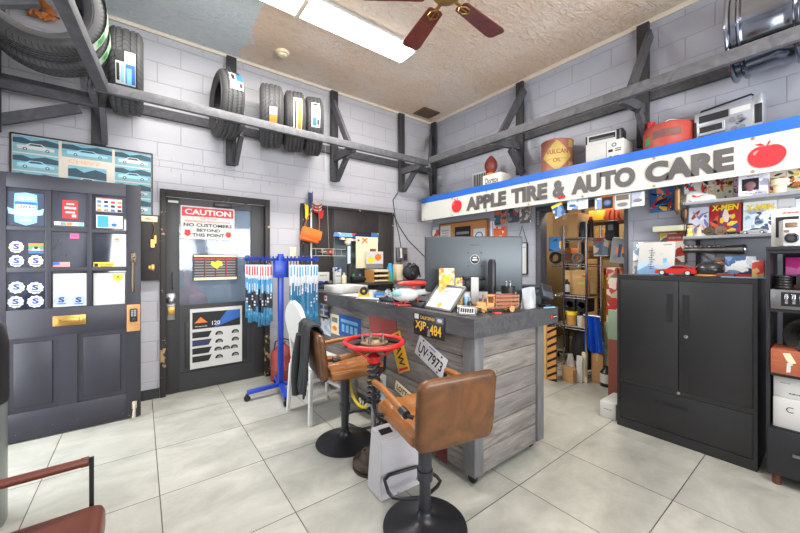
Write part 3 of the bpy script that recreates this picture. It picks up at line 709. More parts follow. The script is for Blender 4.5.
# ================================================================ open street door (door_2), swung in parallel to the back wall
t = NT('plum_door_paint'); t.rm(.45); v = t.co(); n = t.noise(v, 6, 5); n2 = t.noise(t.co('Object', (1, 1, .45)), 55, 5, .7); s_ = t.n('ShaderNodeSeparateXYZ'); t.l(v, s_.inputs[0])
c = t.mix(n, col(31, 31, 40), col(45, 44, 54))
scr = t.math('GREATER_THAN', t.math('SUBTRACT', n2, t.math('MULTIPLY', t.math('GREATER_THAN', s_.outputs[2], .1), .12)), .645)
t.base(t.mix(t.math('MULTIPLY', scr, .55), c, col(150, 140, 132))); t.bump(n2, .12, .003); PLUM = t.m
t = NT('dark_door_glass'); t.rm(.04); vv = t.co('Object', (3, 1, 1)); t.base(t.mix(t.noise(vv, 3, 4), col(16, 17, 24), col(56, 60, 76))); t.p.inputs['Specular IOR Level'].default_value = .8; DGL = t.m
DY, DX0 = 3.83, -.91
sd2 = bpy.data.objects.new('door_2', None); C.objects.link(sd2); sd2.location = (DX0, DY, 0); sd2['kind'] = 'structure'
W = .91; cols = [(.103, .309), (.342, .554), (.584, .807)]; rows = [(1.02, 1.31), (1.347, 1.632), (1.665, 1.958)]
b = MB(); d = .045
b.box(0, .103, 0, d, .015, 2.07, .003); b.box(.807, W, 0, d, .015, 2.07, .003); b.box(.103, .807, 0, d, 1.958, 2.07, .002); b.box(.103, .807, 0, d, .80, 1.02, .002); b.box(.103, .807, 0, d, .015, .23, .002)
b.box(.385, .495, 0, d, .23, .80)
for x0, x1 in ((.103, .385), (.495, .807)):
    b.box(x0, x1, .014, .03, .23, .80); b.box(x0+.035, x1-.035, .004, .02, .265, .765, .008)
for i in range(2): b.box(cols[i][1], cols[i+1][0], .002, d-.002, 1.02, 1.958, .004); b.box(.103, .807, .0022, d-.0022, rows[i][1], rows[i+1][0], .004)
obj('door_leaf', b, PLUM, sd2)
for i, (x0, x1) in enumerate(cols):
    for j, (z0, z1) in enumerate(rows):
        b = MB(); b.box(x0, x1, .02, .025, z0, z1); obj('pane', b, DGL, sd2)
b = MB(); b.box(.352, .548, -.006, 0, .872, .955, .003); b.box(.37, .53, -.014, -.006, .885, .935, .004); b.tube([(.39, -.012, .93), (.39, -.03, .9), (.51, -.03, .9), (.51, -.012, .93)], .004, 6); obj('mail_slot', b, BRASS, sd2)
b = MB(); b.box(.812, .906, -.012, 0, .775, 1.01, .002); obj('lock_board', b, mwood('lock_pine', (176, 124, 70), (200, 152, 96), (1, 1, 4)), sd2)
b = MB(); b.box(.832, .886, -.04, -.012, .86, .975, .006).m(1)
for i in range(2):
    for j in range(4): b.box(.842+.02*i, .856+.02*i, -.043, -.04, .91+.015*j, .92+.015*j)
b.m(2).at(T(.859, -.04, .882) @ RX(PI/2)).lathe([(.017, 0), (.016, .02), (0, .021)], 16); obj('keypad_lock', b, [BLACK, STEEL, DKMETAL], sd2)
b = MB(); b.box(.835, .878, -.006, 0, 1.37, 1.47, .008); b.tube([(.857, -.006, 1.4), (.857, -.05, 1.38), (.857, -.055, 1.2), (.857, -.03, 1.13), (.857, -.006, 1.12)], [.008, .01, .011, .009, .007], 8); b.ball((.857, -.02, 1.43), .014, 10); obj('pull_handle', b, mt('worn_bronze', (120, 104, 86), .4, .7), sd2)
b = MB(); b.tube([(.865, -.005, .125), (.865, -.03, .1), (.86, -.04, .02)], [.012, .01, .014], 8); b.box(.848, .882, -.008, 0, .085, .15, .003); obj('door_stop', b, mt('worn_cream', (170, 158, 140), .5), sd2)
b = MB()
for z in (.25, 1.05, 1.8): b.cyl((-.004, .02, z-.05), (-.004, .02, z+.05), .007, n=8)
obj('hinge', b, BRASS, sd2)

ds = DY + .019
def dsheet(name, label, u0, u1, vt, vb, mat, group=None, um=None, dy=0, roll=0):
    return sheet(name, label, 'sticker', 'y', ds - dy, u0, u1, vt, vb, mat, .0016, group, roll, um=um)
# row 1
o, w, h, y = dsheet('welcome_sticker', 'large pale blue welcome badge sticker in the first upper door pane', 7, 44, 192.5, 225.5, mt('badge_clear', (50, 62, 82), .3))
bad = [(-w*.3, h*.45), (0, h*.5), (w*.3, h*.45), (w*.32, h*.1), (w*.3, -h*.4), (0, -h*.5), (-w*.3, -h*.4), (-w*.32, h*.1)]
marks(o, [('p', bad, 0), ('r', -w*.3, w*.3, h*.1, h*.22, 3), ('p', [(-w*.5, h*.04), (-w*.36, -h*.02), (w*.36, -h*.02), (w*.5, h*.04), (w*.46, -h*.16), (0, -h*.23), (-w*.46, -h*.16)], 1), ('r', -w*.27, w*.27, h*.0, h*.13, 2)], [LTBLUE, mt('badge_blue', (150, 200, 226), .4), WHITE, BLUEINK], y)
lettering(o, [('WELCOME', 0, h*.33, h*.1, w*.46, 0, dict(bold=.02)), ('CARFAX', 0, h*.065, h*.09, w*.5, 1, dict(bold=.02)), ('~', 0, -h*.12, h*.1, w*.6, 0), ('~', 0, -h*.34, h*.12, w*.3, 0)], [WHITE, INK], y-.0012)
o, w, h, y = dsheet('red_sticker', 'red rounded sticker with white print in the middle upper pane', 62.5, 78, 200.5, 218.5, REDINK)
lettering(o, [('~', 0, h*.3, h*.2, w*.5, 0), ('~', 0, h*.08, h*.3, w*.74, 0), ('~', 0, -h*.16, h*.24, w*.6, 0)], [WHITE], y)
marks(o, [('r', w*.1, w*.38, -h*.42, -h*.28, 0)], [WHITE], y)
o, w, h, y = dsheet('card_logo_strip', 'narrow strip of small card logos under the red sticker', 54, 84, 222, 225.7, PAPER)
marks(o, [('r', -w*.49+w*.2*i, -w*.31+w*.2*i, -h*.4, h*.4, i) for i in range(5)], [mt('strip_tan', (206, 190, 160)), GREYINK, ORINK, PAPER, LTBLUE], y)
o, w, h, y = dsheet('payment_sticker', 'white sticker of payment card logos in the last upper pane', 96, 122, 198.5, 212, PAPER)
marks(o, [('r', -w*.49, w*.49, -h*.48, -h*.44, 1), ('r', -w*.49, w*.49, h*.44, h*.48, 1)] + [('r', w*(-.38+.26*i)-w*.08, w*(-.38+.26*i)+w*.08, h*(.22-.3*j)-h*.09, h*(.22-.3*j)+h*.09, (i*3+j*2) % 5) for i in range(4) for j in range(3)], [BLUEINK, REDINK, GREYINK, INK, ORINK], y)
o, w, h, y = dsheet('blue_card_sticker', 'blue and black charge card sticker below the payment logos', 95, 124, 214.5, 229.3, INK)
marks(o, [('r', -w*.46, w*.46, -h*.43, h*.43, 0), ('r', -w*.42, -w*.04, -h*.38, h*.38, 1), ('r', 0, w*.42, h*.04, h*.38, 2), ('r', 0, w*.42, -h*.38, -h*.03, 2), ('e', w*.15, -h*.2, w*.1, h*.12, 3)], [WHITE, mt('card_blue', (40, 140, 200), .4), PAPER, BLUEINK], y)
# row 2 and 3 seals
SEALC = mt('seal_cream', (200, 190, 164), .5); SEALB = mt('seal_blue', (180, 190, 208), .5); NAVY = mt('seal_navy', (34, 48, 110), .5)
def seal(label, u, v, m, wpx=15, hpx=11.5):
    c = on('y', ds, u, v); o1 = on('y', ds, u-wpx/2, v); o2 = on('y', ds, u+wpx/2, v); w = o2.x-o1.x
    h = abs(on('y', ds, u, v-hpx/2).z - on('y', ds, u, v+hpx/2).z)
    P = [(w/2*(1+.06*math.sin(10*a))*math.cos(a), h/2*(1+.06*math.sin(10*a))*math.sin(a)) for a in [2*PI*k/60 for k in range(60)]]
    b = MB(); b.prism(P, -.0008, .0008); o = obj('seal_sticker', b, m, loc=c, ang=0)
    tag(o, label, 'sticker', 'oval S seal stickers on the street door')
    lettering(o, [('S', 0, h*.05, h*.5, w*.42, 0, dict(bold=.05))], [NAVY], -.0014); marks(o, [('r', -w*.3, w*.3, -h*.34, -h*.27, 0)], [NAVY], -.001)
seal('cream oval S seal alone on the upper side of the middle row first pane', 16.3, 247, SEALC)
seal('cream oval S seal below the green striped sticker in the middle row', 35.8, 261, SEALC)
seal('bluish oval S seal beside the cream one at the bottom of middle row pane', 16.5, 261, SEALB)
for i, (u, v, s) in enumerate([(16.5, 287.5, 'upper outer'), (35.3, 288, 'upper inner'), (15.6, 302, 'lower outer'), (35.6, 301.5, 'lower inner')]):
    seal('white oval S seal, %s of four in the lowest first pane' % s, u, v, SEALB, 16.5)
WPP = mt('pane_paper', (190, 190, 185), .6)
o, w, h, y = dsheet('pane_sheet', 'plain white paper behind two S seals in the lowest middle pane', 53, 86.5, 273.5, 306.3, WPP, dy=-.0006)
seal('grey oval S seal nearer the hinge on the white paper pane', 61.5, 300.3, mt('seal_grey', (150, 166, 190), .5), 15, 11)
seal('grey oval S seal nearer the lock on the white paper pane', 78.5, 300.3, mt('seal_grey', (150, 166, 190), .5), 15, 11)
o, w, h, y = dsheet('pane_sheet', 'plain white paper with yellow shield in the lowest pane by the lock', 93.5, 125, 273, 305, WPP, dy=-.0006)
c = on('y', ds, 118, 277.5); b = MB(); k = .036
b.prism([(-k, k*.8), (k, k*.8), (k*1.0, -k*.1), (k*.5, -k*.75), (0, -k), (-k*.5, -k*.75), (-k, -k*.1)], -.0008, .0008); o = tag(obj('shield_sticker', b, YELINK, loc=c, ang=0), 'yellow shield sticker at the top of the paper pane by the lock', 'sticker')
marks(o, [('e', 0, k*.15, k*.3, k*.2, 0), ('r', -k*.6, k*.6, -k*.4, -k*.25, 0)], [INK], -.0012)
o, w, h, y = dsheet('striped_sticker', 'orange, green and blue striped sticker above a seal in the middle row', 28.5, 43.5, 243.3, 253.5, ORINK)
marks(o, [('r', -w/2, w/2, -h*.1, h*.24, 0), ('p', [(-w*.3, -h*.5), (w*.3, -h*.5), (w*.24, h*.05), (-w*.24, h*.05)], 1), ('r', -w/2, w/2, -h/2, -h*.2, 2), ('e', 0, h*.05, w*.14, h*.14, 3)], [GREENINK, PAPER, BLUEINK, INK], y)
o, w, h, y = dsheet('flag_sticker', 'red and white striped flag sticker at bottom of middle pane', 52.8, 70, 261.8, 268, PAPER)
marks(o, [('r', -w/2, w/2, h*(.5-.154*i)-h*.077, h*(.5-.154*i), 0) for i in range(7)] + [('r', -w/2, -w*.1, 0, h/2, 1)], [REDINK, BLUEINK], y)
o, w, h, y = dsheet('pink_note', 'pink paper note in the middle pane of the street door', 70, 79, 233.5, 238.5, mt('pink_paper', (214, 90, 140), .6))
lettering(o, [('~', 0, 0, h*.4, w*.6)], [mt('pink_dark', (150, 40, 90), .6)], y)
o, w, h, y = dsheet('small_sticker', 'small white square sticker in the middle row pane by the lock', 112, 122, 236, 243.5, PAPER)
marks(o, [('p', [(-w*.35, -h*.1), (0, h*.3), (w*.35, -h*.1)], 0), ('r', -w*.3, w*.3, -h*.35, -h*.22, 1)], [ORINK, GREYINK], y)
o, w, h, y = dsheet('yellow_strip_sticker', 'yellow strip sticker at bottom of the middle row pane by the lock', 93.5, 114, 262.2, 267.6, YELINK)
marks(o, [('r', -w*.46, -w*.28, -h*.3, h*.3, 0), ('r', -w*.2, w*.45, h*.05, h*.16, 0), ('r', -w*.2, w*.4, -h*.25, -h*.14, 0)], [INK], y)

# ================================================================ waste bin and brown armchair at the near side
wb = thing('waste_bin', 'tall steel waste bin with black swing top beside the street door', 'bin', (-.75, 2.72, 0))
b = MB(); b.lathe([(0, .01), (.175, .01), (.18, .02), (.18, .64), (.175, .65), (0, .65)], 36); obj('bin_body', b, mt('bin_grey', (140, 146, 142), .35, .6), wb)
b = MB(); b.lathe([(0, .6501), (.184, .6501), (.186, .68), (.186, .95), (.175, 1.05), (.14, 1.09), (0, 1.115)], 36); b.box(-.1, .1, -.187, -.16, .8, .95, .01); obj('swing_top', b, BLACK, wb)
ac = thing('armchair', 'reddish brown leather armchair with slim dark metal frame, partly out of view', 'armchair', (-.42, 1.5, 0), PI/2*0)
LB = mt('red_brown_leather', (98, 46, 30), .38, var=.35, vs=5, bump=.12, bs=120, bd=.002)
b = MB(); b.box(-.3, .31, -.29, .29, .33, .452, .035, 4); obj('seat_cushion', b, LB, ac)
b = MB(); b.at(T(-.33, 0, .6) @ RY(-.18)).box(-.05, .05, -.28, .28, -.25, .3, .035, 4); obj('backrest', b, LB, ac)
for s in (-1, 1):
    b = MB(); b.cyl((-.36, s*.3, .612), (.258, s*.3, .612), .0165, n=14); b.cyl((.236, s*.3, .612), (.258, s*.3, .612), .0185, n=14); obj('armrest', b, LB, ac)
    b = MB(); b.box(.259, .273, s*.3-.006, s*.3+.006, 0, .625); obj('leg', b, BLKMETAL, ac)
    b = MB(); b.box(-.39, -.37, s*.3-.006, s*.3+.006, 0, .625); obj('leg', b, BLKMETAL, ac)
    b = MB(); b.box(-.38, .275, s*.3-.008, s*.3+.008, .31, .33); obj('side_rail', b, BLKMETAL, ac)
b = MB(); b.box(.255, .275, -.3, .3, .31, .329); b.box(-.39, -.372, -.3, .3, .31, .329); obj('cross_rail', b, BLKMETAL, ac)

# ================================================================ wiper blade rack
wr = thing('wiper_rack', 'blue metal floor rack on castors hung with wiper blades', 'rack', (1.17, 3.6, 0))
b = MB(); b.box(-.025, .025, -.025, .025, .1, 1.47, .004); obj('pole', b, BLUEPNT, wr)
b = MB(); b.box(-.07, .07, -.045, .045, 1.22, 1.4, .006); obj('head_box', b, BLUEPNT, wr)
legs = [(-.33, .0), (-.06, -.36), (.3, -.02), (.05, .3)]
for x, y in legs:
    b = MB(); b.bar((0, 0, .1), (x, y, .085), .05, .035, bev=.003); lg = obj('leg', b, BLUEPNT, wr)
    b = MB(); b.at(T(x, y, .03) @ RX(PI/2) @ RY(0)).cyl((0, 0, -.012), (0, 0, .012), .03, n=16); b.at(Matrix.Identity(4)).box(x-.012, x+.012, y-.018, y+.018, .03, .07); obj('castor', b, BLACK, lg)
armL = (-.25, .40); armR = (.32, -.22)
for e in (armL, armR):
    b = MB(); b.bar((0, 0, 1.41), (e[0], e[1], 1.41), .035, .03); 
    n = 10
    dv = Vector((e[0], e[1], 0)).normalized(); pv = Vector((-dv.y, dv.x, 0))
    for k in range(n):
        q = Vector((e[0], e[1], 0))*((k+.9)/n) + Vector((0, 0, 1.41)); f = -.05
        b.tube([q, q + Vector((-.02, -.045, .0)), q + Vector((-.022, -.055, .035))], .008, 6)
    obj('hook_arm', b, BLUEPNT, wr)
WPT = mt('wiper_white', (204, 206, 210), .35, var=.04); WBL = mt('wiper_blue', (70, 140, 184), .35, var=.2); WDK = mt('wiper_dark', (26, 34, 48), .35); WTQ = mt('wiper_teal', (46, 108, 142), .35, var=.35, vs=30); WRD = mt('wiper_red', (190, 70, 70), .4)
def wiper(label, x, y, L, wdt, kind, rz):
    o = thing('packed_wiper', label, 'wiper blade', (x, y, 1.385-L), rz, 'packed wiper blades on the blue rack')
    k = wdt/2; s = .28 if kind == 0 else .36
    segs = [(1, s, WPT), (s*-1, 0, None)]
    b = MB()
    b.m(0).box(-k, k, -.012, .012, L*(1-s), L-.03, .004)          # white sleeve
    q1 = rw.uniform(.4, .6); q2 = rw.uniform(.12, .3)
    b.m(1).box(-k, k, -.012, .012, L*q1, L*(1-s))                # printed mid
    b.m(2).box(-k*.9, k*.9, -.011, .011, L*q2, L*q1)
    b.m(3).box(-k, k, -.012, .012, .0, L*q2, .003)
    obj('sleeve', b, [WPT, WBL if kind == 0 else WTQ, WDK if kind == 0 else WTQ, WTQ], o)
    b = MB(); b.m(0).box(-k*.5, k*.5, -.014, -.0121, L*.78, L*.93); b.m(1).box(-k*.2, k*.35, -.014, -.0121, L*.5, L*.64); b.m(2).box(-k*.8, k*.8, -.014, -.0121, L*.12, L*.16)
    q3 = rw.uniform(.2, .5)
    for i in range(2): b.m(1).box(-k*.5, k*rw.uniform(.2, .7), -.0135, -.0121, L*(q3+.05*i), L*(q3+.03+.05*i))
    obj('printing', b, [WRD if kind == 0 else WBL, WPT, WBL], o)
    b = MB(); b.box(-k*.35, k*.35, -.003, .003, L-.031, L+.028, .002); obj('hanger_tab', b, BLACK, o)
rw = random.Random(3)
OR = ['first', 'second', 'third', 'fourth', 'fifth', 'sixth', 'seventh', 'eighth', 'ninth', 'tenth']
rw = random.Random(3)
for k in range(10):
    for j, (e, side, nm) in enumerate(((armL, 0, 'door'), (armR, 1, 'counter'))):
        f = .27+.075*k; x = 1.17 + e[0]*f; y = 3.6 + e[1]*f
        wiper('packed wiper blade, %s out from the pole on the %s-side arm' % (OR[k], nm), x-.02, y-.06, rw.uniform(.6, .7), .036 if side == 0 else .03, side, rw.uniform(-.35, .35))
# red metal canister by the staff door
rc = thing('gas_can', 'dented red metal gas can on the floor behind the wiper rack', 'gas can', (1.33, 4.03, 0))
RRUST = mt('rusty_red', (160, 66, 58), .55, var=.35, vs=9, bump=.2)
b = MB(); b.lathe([(0, 0), (.125, 0), (.13, .01), (.13, .12), (.134, .13), (.13, .14), (.13, .3), (.12, .33), (.07, .38), (.04, .41), (0, .41)], 32); obj('can_body', b, RRUST, rc)
b = MB(); b.cyl((0, 0, .4), (0, 0, .44), .035, n=16); obj('cap', b, BRASS, rc)
b = MB(); b.tube([(-.1, 0, .34), (-.08, 0, .45), (0, 0, .48), (.08, 0, .45), (.1, 0, .34)], .008, 8); obj('carry_handle', b, DKMETAL, rc)

# ================================================================ white oval-back chair
wc = thing('dining_chair', 'white chair with oval back pad standing at the counter, jacket beside it', 'chair', (1.32, 2.96, 0), .12)
CW = mt('chair_white', (206, 206, 204), .5, var=.04)
b = MB()
pts = [(.17*math.cos(a), .2*math.sin(a)) for a in [2*PI*k/40 for k in range(40)]]
b.at(T(-.235, 0, .85) @ RY(-.12) @ RZ(PI/2) @ RX(0)).prism(pts, -.02, .02); bmesh.ops.bevel(b.bm, geom=[e for e in b.bm.edges if len(e.link_faces) == 2 and e.calc_face_angle() > 1], offset=.012, segments=3, affect='EDGES')
obj('backrest', b, CW, wc, ang=50)
b = MB(); b.box(-.2, .2, -.2, .2, .44, .49, .02, 3); obj('seat', b, CW, wc)
for x, y in ((-.2, -.19), (-.2, .19), (.19, -.17), (.19, .17)):
    b = MB(); b.bar((x*1.05, y*1.05, 0), (x*.95, y*.95, .45), .032, .032, up=(0, 1, 0), bev=.005); obj('leg', b, CW, wc)
b = MB(); 
for s in (-1, 1): b = MB(); b.bar((-.195, s*.12, .45), (-.23, s*.1, .72), .03, .03, up=(0, 1, 0)); obj('back_support', b, CW, wc)
b = MB()
for s in (-1, 1): b.bar((-.19, s*.185, .22), (.18, s*.175, .22), .02, .025)
b.bar((-.19, -.18, .3), (-.19, .18, .3), .02, .025); b.bar((.18, -.17, .2), (.18, .17, .2), .02, .025); obj('stretcher', b, CW, wc)
# ================================================================ plank counter
CTX0, CTX1, CTY0 = 1.558, 2.485, 1.32
ct = thing('shop_counter', 'weathered grey plank counter with thick dark top, on castors', 'counter', (0, 0, 0))
TOPM = mwood('counter_top_wood', (52, 52, 55), (86, 86, 88), (3, .6, 3), .55, 7, .15)
TOPE = mwood('counter_top_endgrain', (52, 52, 55), (82, 82, 85), (.6, 3, 3), .55, 7, .15)
P = [(CTX0, CTY0), (CTX1, CTY0-.02), (CTX1, 2.15), (2.2, 2.2), (2.2, 3.86), (1.85, 3.88)]
for k in range(1, 7): a = PI/2 + (PI/2)*k/6; P.append((CTX0+.25+.25*math.cos(a), 3.63+.25*math.sin(a)))
b = MB(); b.plate(P, .935, 1.053); obj('worktop', b, TOPM, ct)
def plank_mat(name, axis):
    t = NT(name); t.rm(.65); v = t.n('ShaderNodeTexCoord').outputs['Object']
    sp = t.n('ShaderNodeSeparateXYZ'); t.l(v, sp.inputs[0])
    wn = t.n('ShaderNodeTexWhiteNoise'); wn.noise_dimensions = '1D'; fl = t.math('FLOOR', t.math('DIVIDE', t.math('SUBTRACT', sp.outputs[2], .06), .146)); t.l(fl, wn.inputs['W'])
    sc = (.8, 3, 9) if axis == 'x' else (3, .8, 9)
    mp = t.n('ShaderNodeMapping'); mp.inputs['Scale'].default_value = sc
    va = t.n('ShaderNodeVectorMath', operation='ADD'); cb = t.n('ShaderNodeCombineXYZ'); t.l(t.math('MULTIPLY', wn.outputs['Value'], 9.0), cb.inputs[0]); t.l(cb.outputs[0], va.inputs[1]); t.l(v, va.inputs[0]); t.l(va.outputs[0], mp.inputs[0])
    n = t.noise(mp.outputs[0], 3.2, 7, .62, 1.6); n2 = t.noise(v, 7, 3)
    c = t.ramp(n, [(.28, col(88, 82, 77)), (.5, col(124, 118, 112)), (.72, col(152, 146, 138))])
    c = t.mix(t.math('MULTIPLY', wn.outputs['Value'], .4), c, col(92, 89, 92))
    kn = t.math('LESS_THAN', n2, .3); c = t.mix(t.math('MULTIPLY', kn, .5), c, col(92, 80, 76))
    t.base(c); t.bump(n, .15, .004); return t.m
PLX, PLY = plank_mat('plank_grey_end', 'x'), plank_mat('plank_grey_front', 'y')
POSTM = mwood('post_grey_wood', (88, 88, 90), (116, 116, 117), (3, 3, .5), .6, 6, .12)
b = MB()
for k in range(6): b.box(1.665, 2.34, 1.375, 1.395, .062+.146*k, .062+.146*(k+1)-.005, .002)
obj('end_panel', b, PLX, ct)
b = MB()
for k in range(6): b.box(1.625, 1.645, 1.45, 3.62, .062+.146*k, .062+.146*(k+1)-.005, .002)
obj('front_panel', b, PLY, ct)
b = MB(); b.box(1.605, 1.69, 1.355, 1.45, .075, .935, .004); obj('corner_post', b, POSTM, ct)
b = MB(); b.box(2.305, 2.385, 1.355, 1.42, .075, .935, .004); obj('corner_post', b, POSTM, ct)
b = MB(); b.box(1.605, 1.66, 3.6, 3.68, .05, .935, .004); obj('corner_post', b, POSTM, ct)
b = MB(); b.box(1.646, 2.15, 1.4, 3.6, .1, .12); b.box(2.12, 2.14, 2.2, 3.6, .1, .935); b.box(2.4, 2.42, 1.42, 2.1, .1, .935); b.box(1.65, 2.15, 3.62, 3.64, .1, .935); b.box(2.14, 2.4, 2.08, 2.1, .1, .935); obj('carcass', b, PLY, ct)
for x, y in ((1.665, 1.42), (2.33, 1.44), (1.665, 3.5), (1.665, 2.4), (2.1, 3.5)):
    b = MB(); b.cyl((x-.012, y, .03), (x+.012, y, .03), .03, n=18); b.box(x-.018, x+.018, y-.02, y+.02, .045, .1); obj('castor', b, BLACK, ct)
o = tag(obj('maker_sticker', MB().box(-.045, .045, -.0008, .0008, -.013, .013), INK, loc=(CTX1-.06, CTY0-.0216, .985), rz=-.022, ang=0), 'small black and red sticker on the end of the counter top', 'sticker')
marks(o, [('r', -.045, -.02, -.013, .013, 0)], [REDINK], -.001); lettering(o, [('~', .014, 0, .014, .05)], [WHITE], -.0014)
o = tag(obj('price_tag', MB().box(-.035, .035, -.0008, .0008, -.028, .028), mt('tag_pink', (222, 186, 186), .6), loc=(CTX0-.001, 3.34, 1.0), rz=-PI/2, ang=0), 'small pinkish tag stuck on the edge of the counter top', 'tag')
marks(o, [('r', -.02, .02, -.01, .01, 0)], [REDINK], -.001)

# ---------------- things fixed to the counter front (faces -x)
CF = 1.6245
def cfront(name, label, cat, u0, u1, vt, vb, mat, th=.004, roll=0, dx=0, group=None):
    return sheet(name, label, cat, 'x', CF - dx - th/2 - .001, u0, u1, vt, vb, mat, th, group, roll)
PLB = mt('plate_black', (30, 30, 32), .4, .2); PLW = mt('plate_white', (226, 228, 232), .4, .1); PLYL = mt('plate_yellow', (224, 170, 50), .4, .1); PLT = mt('plate_gold_ink', (230, 180, 60), .45)
c = on('x', CTX0-.004, 428.5, 326)
o = tag(obj('license_plate', MB().box(-.155, .155, -.0015, .0015, -.078, .078, .001), PLB, loc=c, rz=-PI/2, rot=(0, .0, -PI/2)), 'black license plate reading XJP 484 on the counter top edge', 'license plate')
lettering(o, [('CALIFORNIA', -.01, .05, .022, .15, 0, dict(bold=.01)), ('XJP', -.08, -.012, .07, .115, 0, dict(bold=.02)), ('484', .07, -.022, .07, .11, 0, dict(bold=.02)), ('\u00b7', -.006, -.01, .012, .014, 0)], [PLT], -.0022)
marks(o, [('r', -.145, -.1, .035, .07, 0), ('r', .075, .145, .03, .07, 1), ('p', [(-.012, -.07), (.022, -.07), (.01, -.02), (.0, -.02)], 2), ('e', .11, .05, .024, .012, 0)], [PAPER, mt('plate_tag_grey', (90, 96, 124), .4), GREYINK], -.0019)
a1, a2 = on('x', CF-.02, 416.5, 343), on('x', CF-.02, 446, 369)
c = (a1+a2)/2; c.x = CF - .006; ang_ = .40
o = tag(obj('license_plate', MB().box(-.155, .155, -.0015, .0015, -.078, .078, .001), PLW, loc=(CF-.006, on('x', CF, 431, 356).y, on('x', CF, 431, 356).z), rot=(0, ang_, -PI/2)), 'white license plate reading UV 7973 hung aslant on the counter', 'license plate')
lettering(o, [('UV\u00b77973', 0, -.006, .078, .26, 0, dict(bold=.02)), ('~', 0, .058, .02, .07, 1)], [INK, BLUEINK], -.0022); marks(o, [('e', sx_*.1, sz_*.062, .008, .008, 0) for sx_ in (-1, 1) for sz_ in (-1, 1)], [INK], -.0019)
p = on('x', CF, 400, 352)
o = tag(obj('license_plate', MB().box(-.155, .155, -.0015, .0015, -.078, .078, .001), PLYL, loc=(CF-.006, p.y, p.z), rot=(0, 1.15, -PI/2)), 'yellow license plate with letters FAW hung steeply behind the steering wheel', 'license plate')
lettering(o, [('FAW', .01, 0, .075, .2, 0, dict(bold=.02))], [INK], -.0022); marks(o, [('r', -.14, -.11, -.05, .05, 0), ('r', .12, .14, -.06, .06, 0)], [REDINK], -.0019)
p = on('x', CF, 404, 392)
o = tag(obj('lotto_sign', MB().box(-.11, .11, -.002, .002, -.04, .04, .001), CREAM, loc=(CF-.005, p.y, p.z), rot=(0, .25, -PI/2)), 'cream plate with dark letters LOTTO low on the counter planks', 'sign')
lettering(o, [('LOTTO', 0, 0, .045, .17, 0, dict(bold=.03))], [INK], -.0026)
p = on('x', CF, 366, 402)
o = tag(obj('license_plate', MB().box(-.1, .1, -.002, .002, -.06, .06, .001), PLB, loc=(CF-.03, p.y, p.z), rot=(0, .15, -PI/2)), 'black plate reading 916 propped behind the brake disc table', 'license plate')
lettering(o, [('916', 0, -.01, .07, .15, 0, dict(bold=.03))], [PLW], -.0026)
# red metal panel, papers, plates under the counter edge
o, w, h, y = cfront('red_metal_panel', 'red hammered metal sheet fixed under the counter top edge', 'metal sheet', 369.5, 396.5, 311, 336, mt('hammered_red', (150, 70, 62), .5, var=.3, vs=60, bump=.4, bs=90))
o, w, h, y = cfront('blue_plate', 'blue plate with pale figures standing behind the draped stool', 'plate', 339, 360.5, 316.5, 338, BLUEINK)
marks(o, [('r', -w*.4, w*.4, h*.15, h*.3, 0)] + [('r', -w*.35+w*.2*i, -w*.22+w*.2*i, -h*.3, h*.05, 0) for i in range(4)], [LTBLUE], y)
o, w, h, y = cfront('leaflet', 'white leaflet with grey print under the far end of counter', 'leaflet', 311.5, 328, 299, 317, PAPER)
marks(o, [('r', -w*.3+w*.3*i, -w*.08+w*.3*i, -h*.3+h*.3*j, -h*.1+h*.3*j, (i+j) % 2) for i in range(3) for j in range(3)], [BLUEINK, GREYINK], y)
o, w, h, y = cfront('leaflet', 'pale magazine page with small photos next to the blue plate', 'leaflet', 319, 331, 317, 334, mprint('leaflet_print', PAL['pale'], 22, 2))
o, w, h, y = cfront('leaflet', 'cream leaflet standing right beside the blue plate', 'leaflet', 330.5, 339.5, 314.5, 334, CREAM)
marks(o, [('r', -w*.3, w*.3, h*.1, h*.35, 0), ('e', 0, -h*.2, w*.25, h*.12, 1)], [GREYINK, ORINK], y)
# yellow rope hanging as a loop
p = on('x', CF, 365, 384)
o = tag(obj('yellow_chain', MB().tube([(-.05, p.y + .19*math.cos(a), p.z + .19*math.sin(a)) for a in [2*PI*k/30 for k in range(30)]], .014, 8, True), mt('chain_yellow', (226, 190, 40), .4, bump=.6, bs=50, bd=.02), loc=(CF, 0, 0)), 'yellow ring of plastic chain hung on the counter front', 'chain')
p = on('x', CF, 386, 378)
o, w, h, y = cfront('white_poster', 'white poster with grey drawing behind the coil spring table', 'poster', 371, 386, 372, 404, PAPER)
marks(o, [('r', -w*.3, w*.3, h*.1, h*.3, 0), ('e', 0, -h*.15, w*.3, h*.12, 1)], [GREYINK, LTBLUE], y)
o, w, h, y = cfront('maroon_plate', 'small dark maroon plate at the foot of the counter front', 'plate', 436, 447, 440, 461, mt('maroon', (88, 30, 34), .5))

